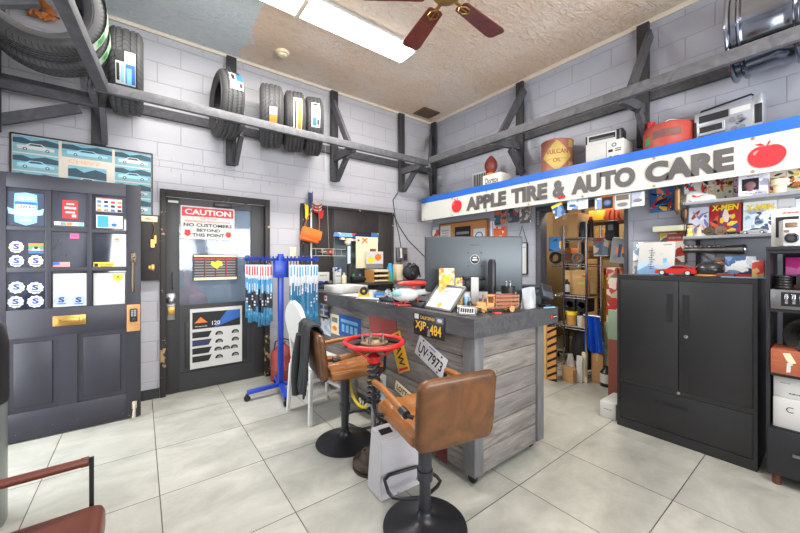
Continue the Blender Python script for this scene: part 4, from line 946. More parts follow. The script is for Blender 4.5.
# ================================================================ counter stools
STL = mt('tan_leather', (150, 94, 44), .34, var=.42, vs=6, bump=.12, bs=140, bd=.0015)
STB = mwood('leather_back_brown', (66, 42, 24), (120, 76, 40), (1, 1, 1), .36, 6, .05)
STEEL_D = mt('stool_steel', (62, 63, 68), .3, .5, var=.1)
def make_stool(label, loc, rz):
    s = thing('bar_stool', label, 'bar stool', loc, rz, 'leather bar stools at the counter')      # local +y is where the sitter faces
    b = MB(); b.lathe([(0, 0), (.215, 0), (.222, .004), (.22, .01), (.15, .026), (.075, .048), (.045, .066), (.034, .085), (0, .086)], 48); obj('base', b, mt('stool_base_black', (40, 41, 46), .32, .4, var=.1), s)
    b = MB(); b.cyl((0, 0, .085), (0, 0, .3), .03, n=20); b.cyl((0, 0, .085), (0, 0, .1), .036, n=20); b.cyl((0, 0, .3), (0, 0, .56), .036, n=20); b.cyl((0, 0, .25), (0, 0, .3), .042, n=20); obj('column', b, STEEL_D, s)
    b = MB(); R_ = []
    for x, y in ((.03, .02), (.1, .05), (.135, .08), (.14, .12), (.12, .22), (.08, .25), (-.08, .25), (-.12, .22), (-.14, .12), (-.135, .08), (-.1, .05), (-.03, .02)): R_.append((x*1.1, y*1.05, .145))
    b.tube(R_, .01, 8); obj('footrest', b, BLKMETAL, s)
    # seat: square stitched pads
    b = MB(); b.grid(lambda i, j: (-.2+.4*i, -.2+.42*j, .628 + .014*(abs(math.sin(PI*3*i))**.5)*(abs(math.sin(PI*3*j))**.5) - .02*max(0, abs(2*i-1)-.9)*10 - .03*max(0, j-.94)*16), 42, 42, 0)
    b.box(-.205, .205, -.2, .225, .552, .622, .022, 3); obj('seat', b, STL, s)
    b = MB(); NO = 56; rings = []
    def outline(d):
        hx, hz, r_ = .215-d, .1675-d, max(.05-d, .006); P_ = []
        for k in range(NO):
            a = 2*PI*k/NO; q = ((1, 1), (-1, 1), (-1, -1), (1, -1))[int(4*k/NO)]
            P_.append((q[0]*(hx-r_) + r_*math.cos(a), q[1]*(hz-r_) + r_*math.sin(a)))
        return P_
    vs = []; RG = [(.16, .0), (.12, .0), (.08, .0), (.04, .0), (.02, .002), (.008, .007), (.0, .018), (.0, .037), (.008, .048), (.02, .053), (.04, .055), (.08, .055), (.12, .055), (.16, .055)]
    for d_, yy in RG:
        for x, z in outline(d_):
            j = (z+.1675)/.335; vs.append((x, -.262 + yy - .035*j - .018*(1-(x/.215)**2), .7225+z))
    fs = []
    for q in range(len(RG)-1):
        for k in range(NO): fs.append((q*NO+k, q*NO+(k+1) % NO, (q+1)*NO+(k+1) % NO, (q+1)*NO+k))
    fs += [tuple(range(NO))[::-1], tuple((len(RG)-1)*NO+k for k in range(NO))]
    b._add(vs, fs); bmesh.ops.recalc_face_normals(b.bm, faces=b.bm.faces[:])
    obj('backrest', b, STB, s, ang=60)
    for q in (-1, 1):
        x = q*.235
        b = MB(); b.tube([(q*.205, .14, .575), (x, .16, .575), (x, .19, .6), (x, .2, .72), (x, .18, .745)], .0105, 10); obj('arm_frame', b, BLKMETAL, s)
        b = MB(); b.tube([(x, -.2, .72), (q*.215, -.225, .715)], .01, 10); obj('arm_joint', b, BLKMETAL, s)
        b = MB(); b.tube([(x, .185, .742), (x, .1, .748), (x, -.06, .737), (x, -.16, .725)], .018, 12); ar = obj('armrest', b, STL, s)
        b = MB(); b.tube([(x, -.15, .726), (x, -.2, .721)], .0195, 12); obj('arm_collar', b, BLACK, ar)
    return s
st = make_stool('tan leather bar stool with its back to us, nearest the counter corner', (1.19, 1.34, 0), -math.radians(11.4))
for c_ in st.children:
    if not c_.name.startswith(('base', 'column', 'footrest')): c_.location = (.024, .0, -.012)
st2 = dup(st, (1.253, 2.338, 0), 'tan leather bar stool draped with a dark jacket', rot=(0, 0, -math.radians(100)))
for c_ in st2.children:
    if not c_.name.startswith(('base', 'column', 'footrest')): c_.location = (.0, .035, -.006)
# jacket over the far stool
JK = mt('jacket_cloth', (44, 46, 48), .85, var=.2, bump=.3, bs=140, bd=.002)
jk = thing('jacket', 'charcoal jacket draped over the back of the far bar stool', 'jacket', (1.253, 2.338, 0), -math.radians(100))
b = MB()
def drape(i, j):
    s = j*1.12; x = -.2 + .30*i + .02*math.sin(5*s); wob = .012*math.sin(14*i+3*j)+.006*math.sin(31*i)
    if s < .62: return (x - .02*(1-s/.62), -.30 - .03*(1-s/.62) - wob, .42 + s*.815*.98)
    if s < .76: a = PI*(s-.62)/.14; return (x, -.255-.045*math.cos(a), .9135+.03*math.sin(a)+wob*.4)
    q = (s-.76)/.36; return (x+.02*q, -.2+.03*q - wob*.3 + .006, .905 - .26*q)
b.grid(drape, 22, 40, .012); obj('jacket_body', b, JK, jk, ang=80)
b = MB(); b.tube([(-.13, -.315, .84), (-.17, -.335, .66), (-.19, -.34, .48), (-.185, -.335, .36)], [.03, .034, .032, .028], 12); obj('sleeve', b, JK, jk)

# ================================================================ steering-wheel side table
sw_ = thing('steering_wheel_table', 'side table made of red steering wheel, coil spring and brake disc', 'side table', (1.262, 1.945, 0))
RUST = mt('rusty_iron', (74, 64, 55), .6, .5, var=.4, vs=18, bump=.25)
b = MB(); b.lathe([(0, 0), (.14, 0), (.143, .004), (.143, .016), (.13, .018), (.13, .03), (.143, .032), (.143, .045), (.1, .048), (.095, .05), (.085, .1), (.08, .105), (0, .105)], 44)
for k in range(5): b.cyl((.06*math.cos(k*1.2566), .06*math.sin(k*1.2566), .1), (.06*math.cos(k*1.2566), .06*math.sin(k*1.2566), .118), .009, n=8)
obj('brake_disc', b, RUST, sw_)
b = MB(); b.cyl((0, 0, .1), (0, 0, .42), .018, n=16); b.cyl((0, 0, .4), (0, 0, .72), .022, n=16); b.cyl((0, 0, .42), (0, 0, .44), .05, n=20); obj('shock_rod', b, STEEL, sw_)
b = MB(); b.tube([(.04*math.cos(2*PI*7*k/140), .04*math.sin(2*PI*7*k/140), .44+.26*k/140) for k in range(141)], .009, 8); obj('coil_spring', b, STEEL_D, sw_)
b = MB(); b.tube([(.195*math.cos(2*PI*k/48), .195*math.sin(2*PI*k/48), .845) for k in range(48)], .0165, 12, True); obj('wheel_rim', b, REDPNT, sw_)
b = MB(); b.lathe([(0, .7), (.035, .7), (.045, .71), (.045, .75), (.03, .76), (0, .76)], 24)
for k in range(3):
    a = 2*PI*k/3 + .9; b.bar((.035*math.cos(a), .035*math.sin(a), .735), (.19*math.cos(a), .19*math.sin(a), .835), .045, .01)
obj('wheel_spoke', b, REDPNT, sw_)
b = MB(); b.lathe([(0, .815), (.165, .815), (.168, .82), (.168, .83), (.165, .834), (0, .834)], 36); obj('tray_plate', b, RUST, sw_)
tr = thing('parts_pile', 'rusty machined engine parts lying on the steering wheel table', 'engine parts', (1.262, 1.945, .834))
b = MB(); b.lathe([(.03, 0), (.075, 0), (.075, .012), (.05, .016), (.045, .03), (.03, .03), (.03, 0)], 24, cap=False); obj('flange', b, mt('oily_brass', (150, 128, 100), .4, .7), tr)
b = MB()
for k in range(5): a = 2*PI*k/5; b.cyl((.06*math.cos(a), .06*math.sin(a), .01), (.06*math.cos(a), .06*math.sin(a), .05), .007, n=8)
obj('stud_ring_pattern', b, STEEL, tr)
for k, (x, y, a) in enumerate(((-.11, .02, .4), (.1, -.05, 1.9), (.04, .11, 2.6))):
    b = MB(); b.at(T(x, y, .008) @ RZ(a)).box(-.06, .06, -.015, .015, -.007, .007, .003); obj('bracket', b, DKMETAL, tr)
tr.scale = (1.3, 1.3, 1.2)
# white concrete wedge
cb = thing('white_wedge_block', 'white tapered box standing on the floor between the stools', 'box', (1.22, 1.70, 0), rz=-.06)
t = NT('scuffed_white'); t.rm(.6); v = t.co(); n = t.noise(v, 5, 6, .65); t.base(t.mix(t.math('GREATER_THAN', n, .64), t.mix(t.noise(v, 2), col(176, 174, 177), col(202, 200, 203)), col(140, 134, 136))); t.bump(n, .2, .005)
b = MB()
hx0, hx1, top = .10, .07, .43
vs = [(-.115, -.085, 0), (.2, -.085, 0), (.2, .085, 0), (-.115, .085, 0), (-.10, -.055, .335), (.2, -.055, .335), (.2, .06, .375), (-.10, .06, .375)]
bv, fa = b._add(vs, [(0,3,2,1),(4,5,6,7),(0,1,5,4),(1,2,6,5),(2,3,7,6),(3,0,4,7)])
bmesh.ops.bevel(b.bm, geom=list(b.bm.edges), offset=.008, segments=2, affect='EDGES')
obj('box_body', b, t.m, cb)
b = MB(); b.at(T(-.03, 0, .3565) @ RX(.334)).box(-.04, .04, -.02, .02, -.002, .0025); obj('slot', b, INK, cb)
# ================================================================ things on the counter
CT = 1.0532
def topos(u, Z, z=CT):
    d = ray(u, HY); p = CAM + d*Z; p.z = z; return p
def carton(name, label, cat, loc, size, rz, mat, tape=None, lines=None, linemats=None, group=None, flaps=False):
    w, d, h = size; t = thing(name, label, cat, loc, rz, group)
    b = MB(); b.box(-w/2, w/2, -d/2, d/2, 0, h, min(.004, min(size)*.08)); bd = obj('box_body', b, mat, t)
    if tape:
        b = MB(); b.box(-w*.08, w*.08, -d/2-.0008, d/2+.0008, h*.75, h+.001); b.box(-w*.5, w*.5, -.001, .001, h, h+.001); obj('tape', b, tape, t)
    if flaps:
        b = MB(); b.box(-w/2, w/2, -d/2-.001, -d/2+.003, h*.98, h+.05); obj('flap', b, mat, t)
        b = MB(); b.at(T(0, d/2, h) @ RX(-.9)).box(-w/2, w/2, 0, .004, 0, .08); obj('flap', b, mat, t)
    if lines: lettering(bd, lines, linemats or [INK], -d/2-.001)
    return t
def jar(name, label, cat, loc, prof, mat, cap=None, capmat=None, group=None):
    t = thing(name, label, cat, loc, 0, group)
    b = MB(); b.lathe(prof, 24); obj('body', b, mat, t)
    if cap: b = MB(); b.lathe(cap, 20); obj('cap', b, capmat, t)
    return t
def flat(c): return mt('print_%d_%d_%d' % c, c, .4, var=.06)
def artwork(parent, w, h, seed, pal, y, z0=0):
    r_ = random.Random(seed); mats = [flat(c) for c in pal]; n_ = len(pal); S = []
    for k in range(r_.randint(15, 20)):
        cx, cz = r_.uniform(-.4, .4)*w, z0 + r_.uniform(.12, .8)*h; m_ = r_.randrange(n_); a = r_.uniform(0, PI); L = r_.uniform(.1, .36)*w; B_ = r_.uniform(.05, .15)*w
        P = [(-L, -B_*.5), (-L*.2, -B_), (L, -B_*.25), (L*.9, B_*.3), (0, B_), (-L*.9, B_*.4)]
        P = [(cx + x*math.cos(a) - z*math.sin(a), cz + x*math.sin(a) + z*math.cos(a)) for x, z in P]
        S.append(('p', [(max(-w*.49, min(w*.49, x)), max(z0+h*.01, min(z0+h*.99, z))) for x, z in P], m_))
        if k % 3 == 0: S.append(('e', max(-w*.35, min(w*.35, cx)), max(z0+h*.15, min(z0+h*.85, cz)), w*r_.uniform(.05, .11), w*r_.uniform(.06, .12), r_.randrange(n_)))
    marks(parent, S, mats, y, 'printed_pattern')
# monitor
mo = thing('monitor', 'large grey computer monitor on the counter seen from behind', 'monitor', topos(473.5, 2.62), -YAW)
GRM = mt('monitor_grey', (74, 80, 84), .42, .5, var=.08, vs=2)
MW, MZ0, MZ1 = .752, .105, .535
b = MB(); b.box(-MW/2, MW/2, .012, .03, MZ0, MZ1, .004); b.box(-MW/2+.002, MW/2-.002, -.02, .0119, MZ0+.002, MZ1-.002, .012, 3); obj('rear_shell', b, GRM, mo)
b = MB(); b.box(-MW/2+.01, MW/2-.01, .0301, .032, MZ0+.015, MZ1-.01); obj('screen', b, INK, mo)
b = MB(); b.at(T(.005, -.0205, .355) @ RX(PI/2)).lathe([(0, 0), (.037, 0), (.037, .003), (0, .003)], 28); bd = obj('round_badge', b, mt('badge_white', (170, 172, 174), .5), mo)
marks(mo, [('e', .005, .355, .032, .032, 0), ('r', -.015, .025, .345, .357, 1), ('r', -.01, .02, .363, .375, 1)], [INK, WHITE], -.0242)
b = MB()
for sx_ in (-1, 1):
    for sz_ in (-1, 1): b.cyl((.005+sx_*.05, -.0201, .355+sz_*.05), (.005+sx_*.05, -.0225, .355+sz_*.05), .006, n=10)
obj('screw', b, INK, mo)
lettering(mo, [('SAMSUNG', .0, .465, .011, .075, 0, dict(bold=.02))], [mt('logo_dark', (40, 42, 46), .4)], -.0212)
b = MB(); b.box(-.085, .085, -.045, -.02, .2, .225, .003); b.box(-.07, .07, -.03, -.02, .12, .2, .004); obj('port_cover', b, BLACK, mo)
b = MB(); b.box(-.03, .03, -.05, -.03, .005, .22, .006); obj('stand_neck', b, WHITE, mo)
b = MB(); b.bar((0, -.04, .012), (-.17, -.15, .008), .03, .014); b.bar((0, -.04, .012), (.17, -.15, .008), .03, .014); b.box(-.06, .06, -.05, .1, 0, .014, .004); obj('stand_foot', b, DKMETAL, mo)
# black tube by the monitor
jar('black_cylinder', 'slim upright black cylinder standing against the back of the monitor', 'cylinder', topos(492, 2.5), [(0, 0), (.027, 0), (.029, .01), (.029, .33), (.024, .345), (0, .345)], BLKMETAL, [(0, .3451), (.022, .3451), (.022, .355), (0, .357)], BLACK)
# diploma
dp = thing('framed_certificate', 'framed white certificate with gold seal leaning back on the counter', 'certificate', (1.64, 1.725, CT), rot=(-.75, 0, -PI/2))
b = MB(); fw, fh = .27, .215
for s in (-1, 1): b.box(s*fw/2-.009, s*fw/2+.009, -.009, .009, 0, fh, .002); b.box(-fw/2, fw/2, -.009, .009, (fh-.009 if s > 0 else -.0), (fh+.009 if s > 0 else .018), .002)
obj('picture_frame', b, mt('frame_grey', (78, 80, 80), .4), dp)
b = MB(); b.box(-fw/2+.008, fw/2-.008, -.003, .006, .012, fh-.008); pp = obj('certificate_paper', b, PAPER, dp)
marks(pp, [('r', -.06, .06, .092, .094, 1), ('r', -.08, .08, .118, .120, 1), ('r', -.05, .05, .108, .109, 1), ('r', -.09, -.03, .05, .052, 1), ('e', .0, .045, .02, .02, 0)], [mt('gold_seal', (196, 160, 60), .4), GREYINK], -.0035)
lettering(pp, [('~', 0, .165, .016, .07, 0), ('~', 0, .142, .012, .09, 0)], [GREYINK], -.0037)
# floral boxes
c = thing('gift_box', 'tall yellow floral box standing behind the certificate', 'box', topos(446.5, 2.5), -YAW)
b = MB(); b.box(-.055, .055, -.018, .018, 0, .29, .003); obj('box_body', b, mprint('floral_print', [(236, 206, 110), (206, 160, 70), (240, 226, 180), (190, 120, 60), (230, 190, 80)], 40, 5), c)
b = MB(); b.lathe([(0, -.002), (.03, 0), (.0, .002)], 8); 
b.bm.clear(); b.at(T(0, -.0185, .2) @ RX(PI/2))
for k in range(6): b.at(T(.016*math.cos(k*1.05), -.019, .21+.016*math.sin(k*1.05)) @ RX(PI/2)).lathe([(0, 0), (.013, 0), (.013, .001), (0, .001)], 12)
obj('flower_emblem', b, YELINK, c)
c = thing('gift_box', 'small yellow and brown box right beside the tall floral box', 'box', topos(458.5, 2.5), -YAW)
b = MB(); b.box(-.026, .026, -.015, .015, 0, .22, .003); obj('box_body', b, mprint('floral_small', [(226, 186, 90), (150, 90, 50), (240, 220, 170)], 50, 7), c)
b = MB(); b.box(-.044, -.03, -.01, .01, 0, .24, .002); obj('side_card', b, LTBLUE, c)
# card holder
ch = thing('card_holder', 'silver business card stand at the corner edge of the counter top', 'card holder', (1.648, 1.452, CT), -1.0)
b = MB(); b.box(-.062, .062, -.03, .03, 0, .008, .003); b.at(T(0, .0, .004) @ RX(-.6)).box(-.062, .062, -.002, .002, 0, .062, .002); b.box(-.062, -.056, -.03, .03, 0, .05, .002); b.box(.056, .062, -.03, .03, 0, .05, .002); obj('holder', b, STEEL, ch)
b = MB(); b.at(T(0, -.006, .008) @ RX(-.6)).box(-.05, .05, -.004, -.002, 0, .045); cdp = obj('cards', b, PAPER, ch)
b = MB().at(T(0, -.006, .008) @ RX(-.6))
for i in range(6): b.box(-.042+.014*i, -.033+.014*i, -.006, -.0041, .008, .036, .002)
obj('keypad', b, DKMETAL, ch)
# wooden stake truck
tk = thing('toy_truck', 'varnished wooden toy stake truck parked on the corner of the counter', 'toy truck', (1.915, 1.435, CT), -math.radians(26)); tk.scale = (.94, .94, 1.05)
PL_, DK_ = PINE, mwood('toy_dark_wood', (124, 66, 36), (164, 98, 54), (1, 1, 6), .4)
b = MB(); b.box(-.16, .16, -.035, .035, .022, .032, .002); obj('chassis', b, DK_, tk)
b = MB(); b.box(-.155, -.085, -.032, .032, .032, .065, .008); b.box(-.16, -.075, -.05, -.03, .03, .042, .005); b.box(-.16, -.075, .03, .05, .03, .042, .005); obj('hood', b, PL_, tk)
b = MB(); b.box(-.085, -.03, -.04, .04, .032, .06, .002); b.box(-.09, -.025, -.043, .043, .1, .11, .005)
for x in (-.082, -.033): 
    for y in (-.037, .037): b.box(x-.004, x+.004, y-.004, y+.004, .06, .1)
b.box(-.037, -.031, -.04, .04, .06, .1); obj('cab', b, PL_, tk)
b = MB(); b.box(-.025, .16, -.045, .045, .034, .04); obj('bed', b, DK_, tk)
b = MB()
for x in (-.02, .04, .1, .155):
    for y in (-.043, .043): b.box(x-.004, x+.004, y-.003, y+.003, .04, .112)
for z in (.055, .08, .103):
    for y in (-.047, .047): b.box(-.025, .16, y-.002, y+.002, z-.007, z+.007)
    b.box(.158, .162, -.045, .045, z-.007, z+.007)
obj('stake_side', b, DK_, tk)
for x in (-.115, .1):
    for y in (-.046, .046):
        b = MB(); b.at(T(x, y, .021) @ RX(PI/2)).lathe([(0, -.009), (.018, -.009), (.021, -.006), (.021, .006), (.018, .009), (0, .009)], 20); obj('wheel', b, PL_, tk)
# pen cup behind truck, plastic bag, terminals
pc = thing('pen_cup', 'black cup with two metal pens behind the toy truck', 'cup', topos(508, 2.42), 0)
b = MB(); b.lathe([(0, 0), (.042, 0), (.048, .165), (.045, .165), (.04, .01), (0, .01)], 24); obj('cup_body', b, BLACK, pc)
for x in (-.02, .025): b = MB(); b.cyl((x*.5, 0, .012), (x, 0, .19), .005, n=8); b.ball((x, 0, .195), .008, 10); obj('pen', b, STEEL, pc)
pb = thing('plastic_bag', 'clear grey plastic bag of small parts at the counter end', 'bag', topos(528.5, 2.45), -.5)
t = NT('clear_bag'); t.base(col(206, 210, 214)); t.rm(.18); t.p.inputs['Alpha'].default_value = .4; BAGM = t.m
b = MB(); b.grid(lambda i, j: ((.055-.01*j)*math.cos(2*PI*i)*(1+.12*math.sin(5*2*PI*i+4*j)), (.03*(1-j)+.004)*math.sin(2*PI*i), .15*j+.006*math.sin(9*i)), 40, 8); obj('bag_film', b, BAGM, pb)
b = MB(); r = random.Random(2)
for k in range(14): b.ball((r.uniform(-.035, .035), r.uniform(-.012, .012), r.uniform(.008, .05)), r.uniform(.006, .011), 8)
b.mi = 0; obj('small_parts', b, mt('parts_cream', (214, 200, 170), .5), pb)
pt = thing('card_terminal', 'dark angled card payment terminal at the far end of the counter', 'card terminal', topos(545, 2.53), -.25)
b = MB(); b.box(-.035, .035, -.04, .04, 0, .02, .004); b.bar((0, .01, .02), (0, 0, .09), .03, .03); obj('stand', b, BLACK, pt)
b = MB().at(T(0, -.01, .11) @ RX(-.6) @ RY(.35)); b.box(-.045, .045, -.02, .02, -.055, .06, .006); obj('terminal_head', b, mt('terminal_grey', (58, 64, 70), .35), pt)
b = MB().at(T(0, -.01, .11) @ RX(-.6) @ RY(.35)); b.box(-.038, .038, -.022, -.0201, .0, .052); obj('display', b, INK, pt)
rp = thing('receipt_printer', 'dark grey receipt printer behind the plastic bag', 'printer', topos(531, 2.74), -.3)
b = MB(); b.box(-.075, .075, -.09, .09, 0, .12, .01); b.box(-.07, .07, -.06, .085, .12, .15, .012); obj('printer_body', b, mt('printer_grey', (48, 54, 60), .4), rp)
b = MB(); b.box(-.055, .055, -.091, -.088, .07, .1); obj('paper_slot', b, INK, rp)
tag(obj('pen', MB().cyl((-.05, 0, .006), (.05, 0, .006), .005, n=8).cyl((.05, 0, .006), (.065, 0, .006), .003, .001, n=8), LTBLUE, loc=topos(549, 2.46, CT), rz=-.3), 'light blue pen lying at the counter end by the card terminal', 'pen')
# toys and trays toward the middle of the counter
hl = thing('toy_helicopter', 'white and teal toy helicopter with a red top on the counter', 'toy helicopter', topos(413, 2.62), -.55); hl.scale = (1.2, 1.2, 1.1)
b = MB(); b.ball((-.05, 0, .075), .07, 18, (1.25, .8, .72)); b.bar((0, 0, .09), (.19, 0, .105), .035, .04, bev=.008); b.box(.17, .2, -.006, .006, .1, .16, .003); obj('fuselage', b, WHITE, hl)
b = MB(); b.ball((-.085, 0, .082), .054, 14, (1, .98, .7)); obj('windscreen', b, mt('toy_teal', (130, 180, 176), .2), hl)
b = MB(); b.ball((.01, 0, .155), .055, 16, (2.1, .6, .36)); b.bar((0, 0, .12), (.01, 0, .15), .02, .02); obj('red_top', b, REDPNT, hl)
b = MB()
for s in (-1, 1): b.tube([(-.12, s*.05, .02), (-.1, s*.05, .008), (.06, s*.05, .008)], .006, 6); b.tube([(-.06, s*.05, .01), (-.05, s*.035, .05)], .005, 6); b.tube([(.03, s*.05, .01), (.02, s*.03, .055)], .005, 6)
obj('skid', b, REDPNT, hl)
bt = thing('parts_tray', 'small black tray on the counter edge above the black plate', 'tray', (1.665, 1.93, CT), -PI/2)
b = MB(); b.box(-.07, .07, -.045, .045, 0, .004); 
for s in (-1, 1): b.box(-.07, .07, s*.045-.003, s*.045+.003, 0, .04, .001); b.box(s*.07-.003, s*.07+.003, -.045, .045, 0, .04, .001)
obj('tray_body', b, BLACK, bt)
b = MB(); b.ball((.03, 0, .02), .018, 10); b.ball((.0, .01, .016), .014, 10); b.box(-.05, -.01, -.02, .02, .004, .02, .004); obj('contents', b, mt('toy_green', (60, 110, 90), .5), bt)
bk_ = thing('parts_tray', 'small black tray with metal fittings beyond the toy helicopter', 'tray', (1.68, 2.33, CT), -PI/2+.2)
b = MB(); b.box(-.09, .09, -.05, .05, 0, .03, .004); obj('tray_body', b, BLACK, bk_)
b = MB(); r = random.Random(5)
for k in range(6): b.cyl((r.uniform(-.07, .07), r.uniform(-.03, .03), .031), (r.uniform(-.07, .07), r.uniform(-.03, .03), .05), .009, n=8)
obj('fittings', b, STEEL, bk_)
wl = thing('glass_ashtray', 'clear glass dish and chrome clips in front of the paper trays', 'dish', (1.86, 2.5, CT))
b = MB(); b.lathe([(0, 0), (.05, 0), (.065, .05), (.06, .05), (.045, .008), (0, .008)], 24); obj('dish', b, mt('glass_grey', (190, 198, 200), .08), wl)
b = MB(); b.tube([(-.03, 0, .03), (-.01, .02, .09), (.02, .02, .1), (.04, -.01, .05)], .006, 6); obj('clip', b, CHROME, wl)
# white flat box, sheets of paper
carton('flat_box', 'flat white cardboard box at the far rounded end of the counter', 'box', (1.80, 3.34, CT), (.33, .36, .075), .12, PAPER, tape=mt('tape_white', (204, 202, 196), .4))
for i, (x, y, a, lb) in enumerate([(1.72, 2.95, .2, 'loose white paper sheet nearest the flat white box'), (1.8, 2.76, -.3, 'loose white paper sheet in the middle of the counter'), (1.7, 2.6, .5, 'loose white paper sheet nearest the fittings tray')]):
    tag(obj('paper_sheet', MB().box(-.105, .105, -.148, .148, 0, .0016), PAPER, loc=(x, y, CT+.0005+.002*i), rz=a, ang=0), lb, 'paper')
td = thing('tape_dispenser', 'yellow and black tape dispenser beside the flat white box', 'tape dispenser', topos(366, 3.2), -.6)
b = MB(); b.prism([(-.07, 0), (.08, 0), (.08, .03), (.03, .04), (.0, .09), (-.05, .09), (-.07, .05)], -.022, .022); obj('dispenser_body', b, mt('yellow_plastic', (226, 178, 40), .4), td)
b = MB(); b.at(T(-.02, 0, .06) @ RX(PI/2)).lathe([(.012, -.024), (.038, -.024), (.038, .024), (.012, .024), (.012, -.024)], 20, cap=False); obj('tape_roll', b, BLACK, td)
carton('blue_box', 'small bright blue box on the counter before the paper trays', 'box', topos(380.5, 3.1), (.11, .07, .05), -.6, mt('bright_blue', (30, 120, 190), .4), lines=[('~', 0, .025, .02)], linemats=[WHITE])
jar('paper_cup', 'white paper roll standing between tape dispenser and blue box', 'roll', topos(373, 3.15), [(0, 0), (.035, 0), (.036, .07), (.03, .07), (.012, .068), (.012, .01), (0, .01)], WHITE)
# biplane hung on a thread
bp = thing('model_biplane', 'pale grey model biplane hanging on a thread over the wiper rack', 'model plane', on('y', 3.52, 329, 252.5), .05)
PG = mt('plane_grey', (176, 172, 160), .5)
b = MB(); b.box(-.2, .2, -.035, .035, .036, .042, .002); obj('wing', b, PG, bp)
b = MB(); b.box(-.2, .2, -.035, .035, -.04, -.034, .002); obj('wing', b, PG, bp)
b = MB(); b.tube([(-.0, -.09, 0), (0, -.04, 0), (0, .05, 0), (0, .17, .01)], [.018, .026, .022, .008], 12); b.box(-.05, .05, .14, .17, .008, .013); b.box(-.003, .003, .14, .175, .0, .05); obj('fuselage', b, mprint('plane_red', [(170, 60, 56), (200, 190, 176), (150, 140, 130)], 30, 2), bp)
b = MB()
for x in (-.16, -.08, .08, .16): b.cyl((x, 0, -.036), (x, 0, .038), .003, n=6)
b.box(-.003, .003, -.096, -.092, -.045, .045); b.cyl((0, 0, .04), (0, .1, 2.82-(bp.location.z)), .0012, n=5); obj('strut', b, PG, bp)

# more small clutter along the counter
for i, (u, Z, c_, lb) in enumerate([(396, 2.9, (206, 206, 200), 'white plastic pot by the toy helicopter'), (402, 3.0, (60, 64, 70), 'dark pot behind the toy helicopter'), (388, 3.3, (190, 196, 200), 'pale grey pot before the water bottle'), (433, 2.5, (60, 110, 80), 'green pot between helicopter and floral box')]):
    jar('small_pot', lb, 'pot', topos(u, Z), [(0, 0), (.026, 0), (.03, .05), (.026, .055), (0, .055)], mt('pot_%d' % i, c_, .4), [(0, .0551), (.022, .0551), (.02, .07), (0, .072)], [WHITE, BLACK, STEEL, WHITE][i])
for i, (u, Z, lb) in enumerate([(380, 2.85, 'chrome spanner on the papers'), (394, 2.62, 'chrome pliers-like tool beside the dark fittings tray')]):
    t_ = thing('spanner', lb, 'spanner', topos(u, Z, CT+.006), .8+.9*i)
    b = MB(); b.bar((-.06, 0, .004), (.06, 0, .004), .014, .006, bev=.002); b.cyl((-.07, 0, .001), (-.07, 0, .008), .016, n=12); b.cyl((.07, 0, .001), (.07, 0, .008), .013, n=12); obj('spanner_body', b, CHROME, t_)
t_ = thing('striped_card', 'blue and white folded card standing between monitor and certificate', 'card', topos(467, 2.33), -YAW)
b = MB(); b.at(RX(-.15)).box(-.014, .014, 0, .004, 0, .12); obj('card', b, LTBLUE, t_); b = MB(); b.at(T(0, .03, 0) @ RX(.15)).box(-.014, .014, 0, .004, 0, .12); obj('back_flap', b, WHITE, t_)
jar('spray_bottle', 'small dark bottle with pale cap right of the striped card', 'bottle', topos(469.5, 2.28), [(0, 0), (.016, 0), (.017, .06), (.01, .075), (0, .075)], BLACK, [(0, .0751), (.009, .0751), (.009, .1), (0, .1)], STEEL)
t_ = thing('sunglasses', 'dark spectacles lying in front of the wooden toy truck', 'spectacles', topos(487, 2.14), -.6)
b = MB()
for s in (-1, 1): b.tube([(s*.03+.022*math.cos(a), .0, .02+.016*math.sin(a)) for a in [2*PI*k/16 for k in range(16)]], .0025, 6, True); b.tube([(s*.053, 0, .026), (s*.055, .07, .02), (s*.05, .09, .004)], .002, 5)
b.tube([(-.008, 0, .026), (.008, 0, .026)], .002, 5); obj('spectacle_rim', b, BLACK, t_)
tag(obj('key_fob', MB().box(-.03, .03, -.012, .012, 0, .012, .004), REDPNT, loc=topos(497, 2.2), rz=-.5), 'small dark red fob lying before the toy truck bed', 'key fob')
# ================================================================ back bench along the back wall and its clutter
BZ = 1.1; BY = 4.04
bb = thing('workbench', 'dark bench along the back wall behind the counter, full of clutter', 'bench', (0, 0, 0))
b = MB(); b.box(1.72, 3.7, 3.915, WY-.055, BZ-.035, BZ-.001, .003); obj('bench_top', b, TOPM, bb)
for x in (1.76, 3.66):
    for y in (3.94, 4.16): b = MB(); b.box(x-.025, x+.025, y-.025, y+.025, 0, BZ-.035); obj('leg', b, BEAMDK, bb)
def bp_(u, y=BY): p = on('y', y, u, HY); p.z = BZ; return p
carton('small_box', 'low white printed box on the back bench nearest the wiper rack', 'box', bp_(322, 4.1), (.17, .08, .15), 0, PAPER, lines=[('~', 0, .11, .03, .1)], linemats=[GREENINK])
carton('small_box', 'narrow white box with blue print standing on the back bench', 'box', bp_(337, 4.0), (.085, .07, .15), 0, PAPER, lines=[('~', 0, .1, .03, .06)], linemats=[BLUEINK])
carton('small_box', 'small navy and white box stacked on the narrow white box', 'box', bp_(337, 4.0)+Vector((0, 0, .1505)), (.09, .07, .06), .2, mprint('navy_box', [(50, 60, 110), (210, 214, 224), (90, 100, 150)], 30, 3))
jar('cream_bottle', 'cream bottle with round cap on the back bench', 'bottle', bp_(344, 3.98), [(0, 0), (.032, 0), (.034, .09), (.015, .11), (.015, .12), (0, .12)], CREAM, [(0, .1201), (.017, .1201), (.017, .14), (0, .14)], WHITE)
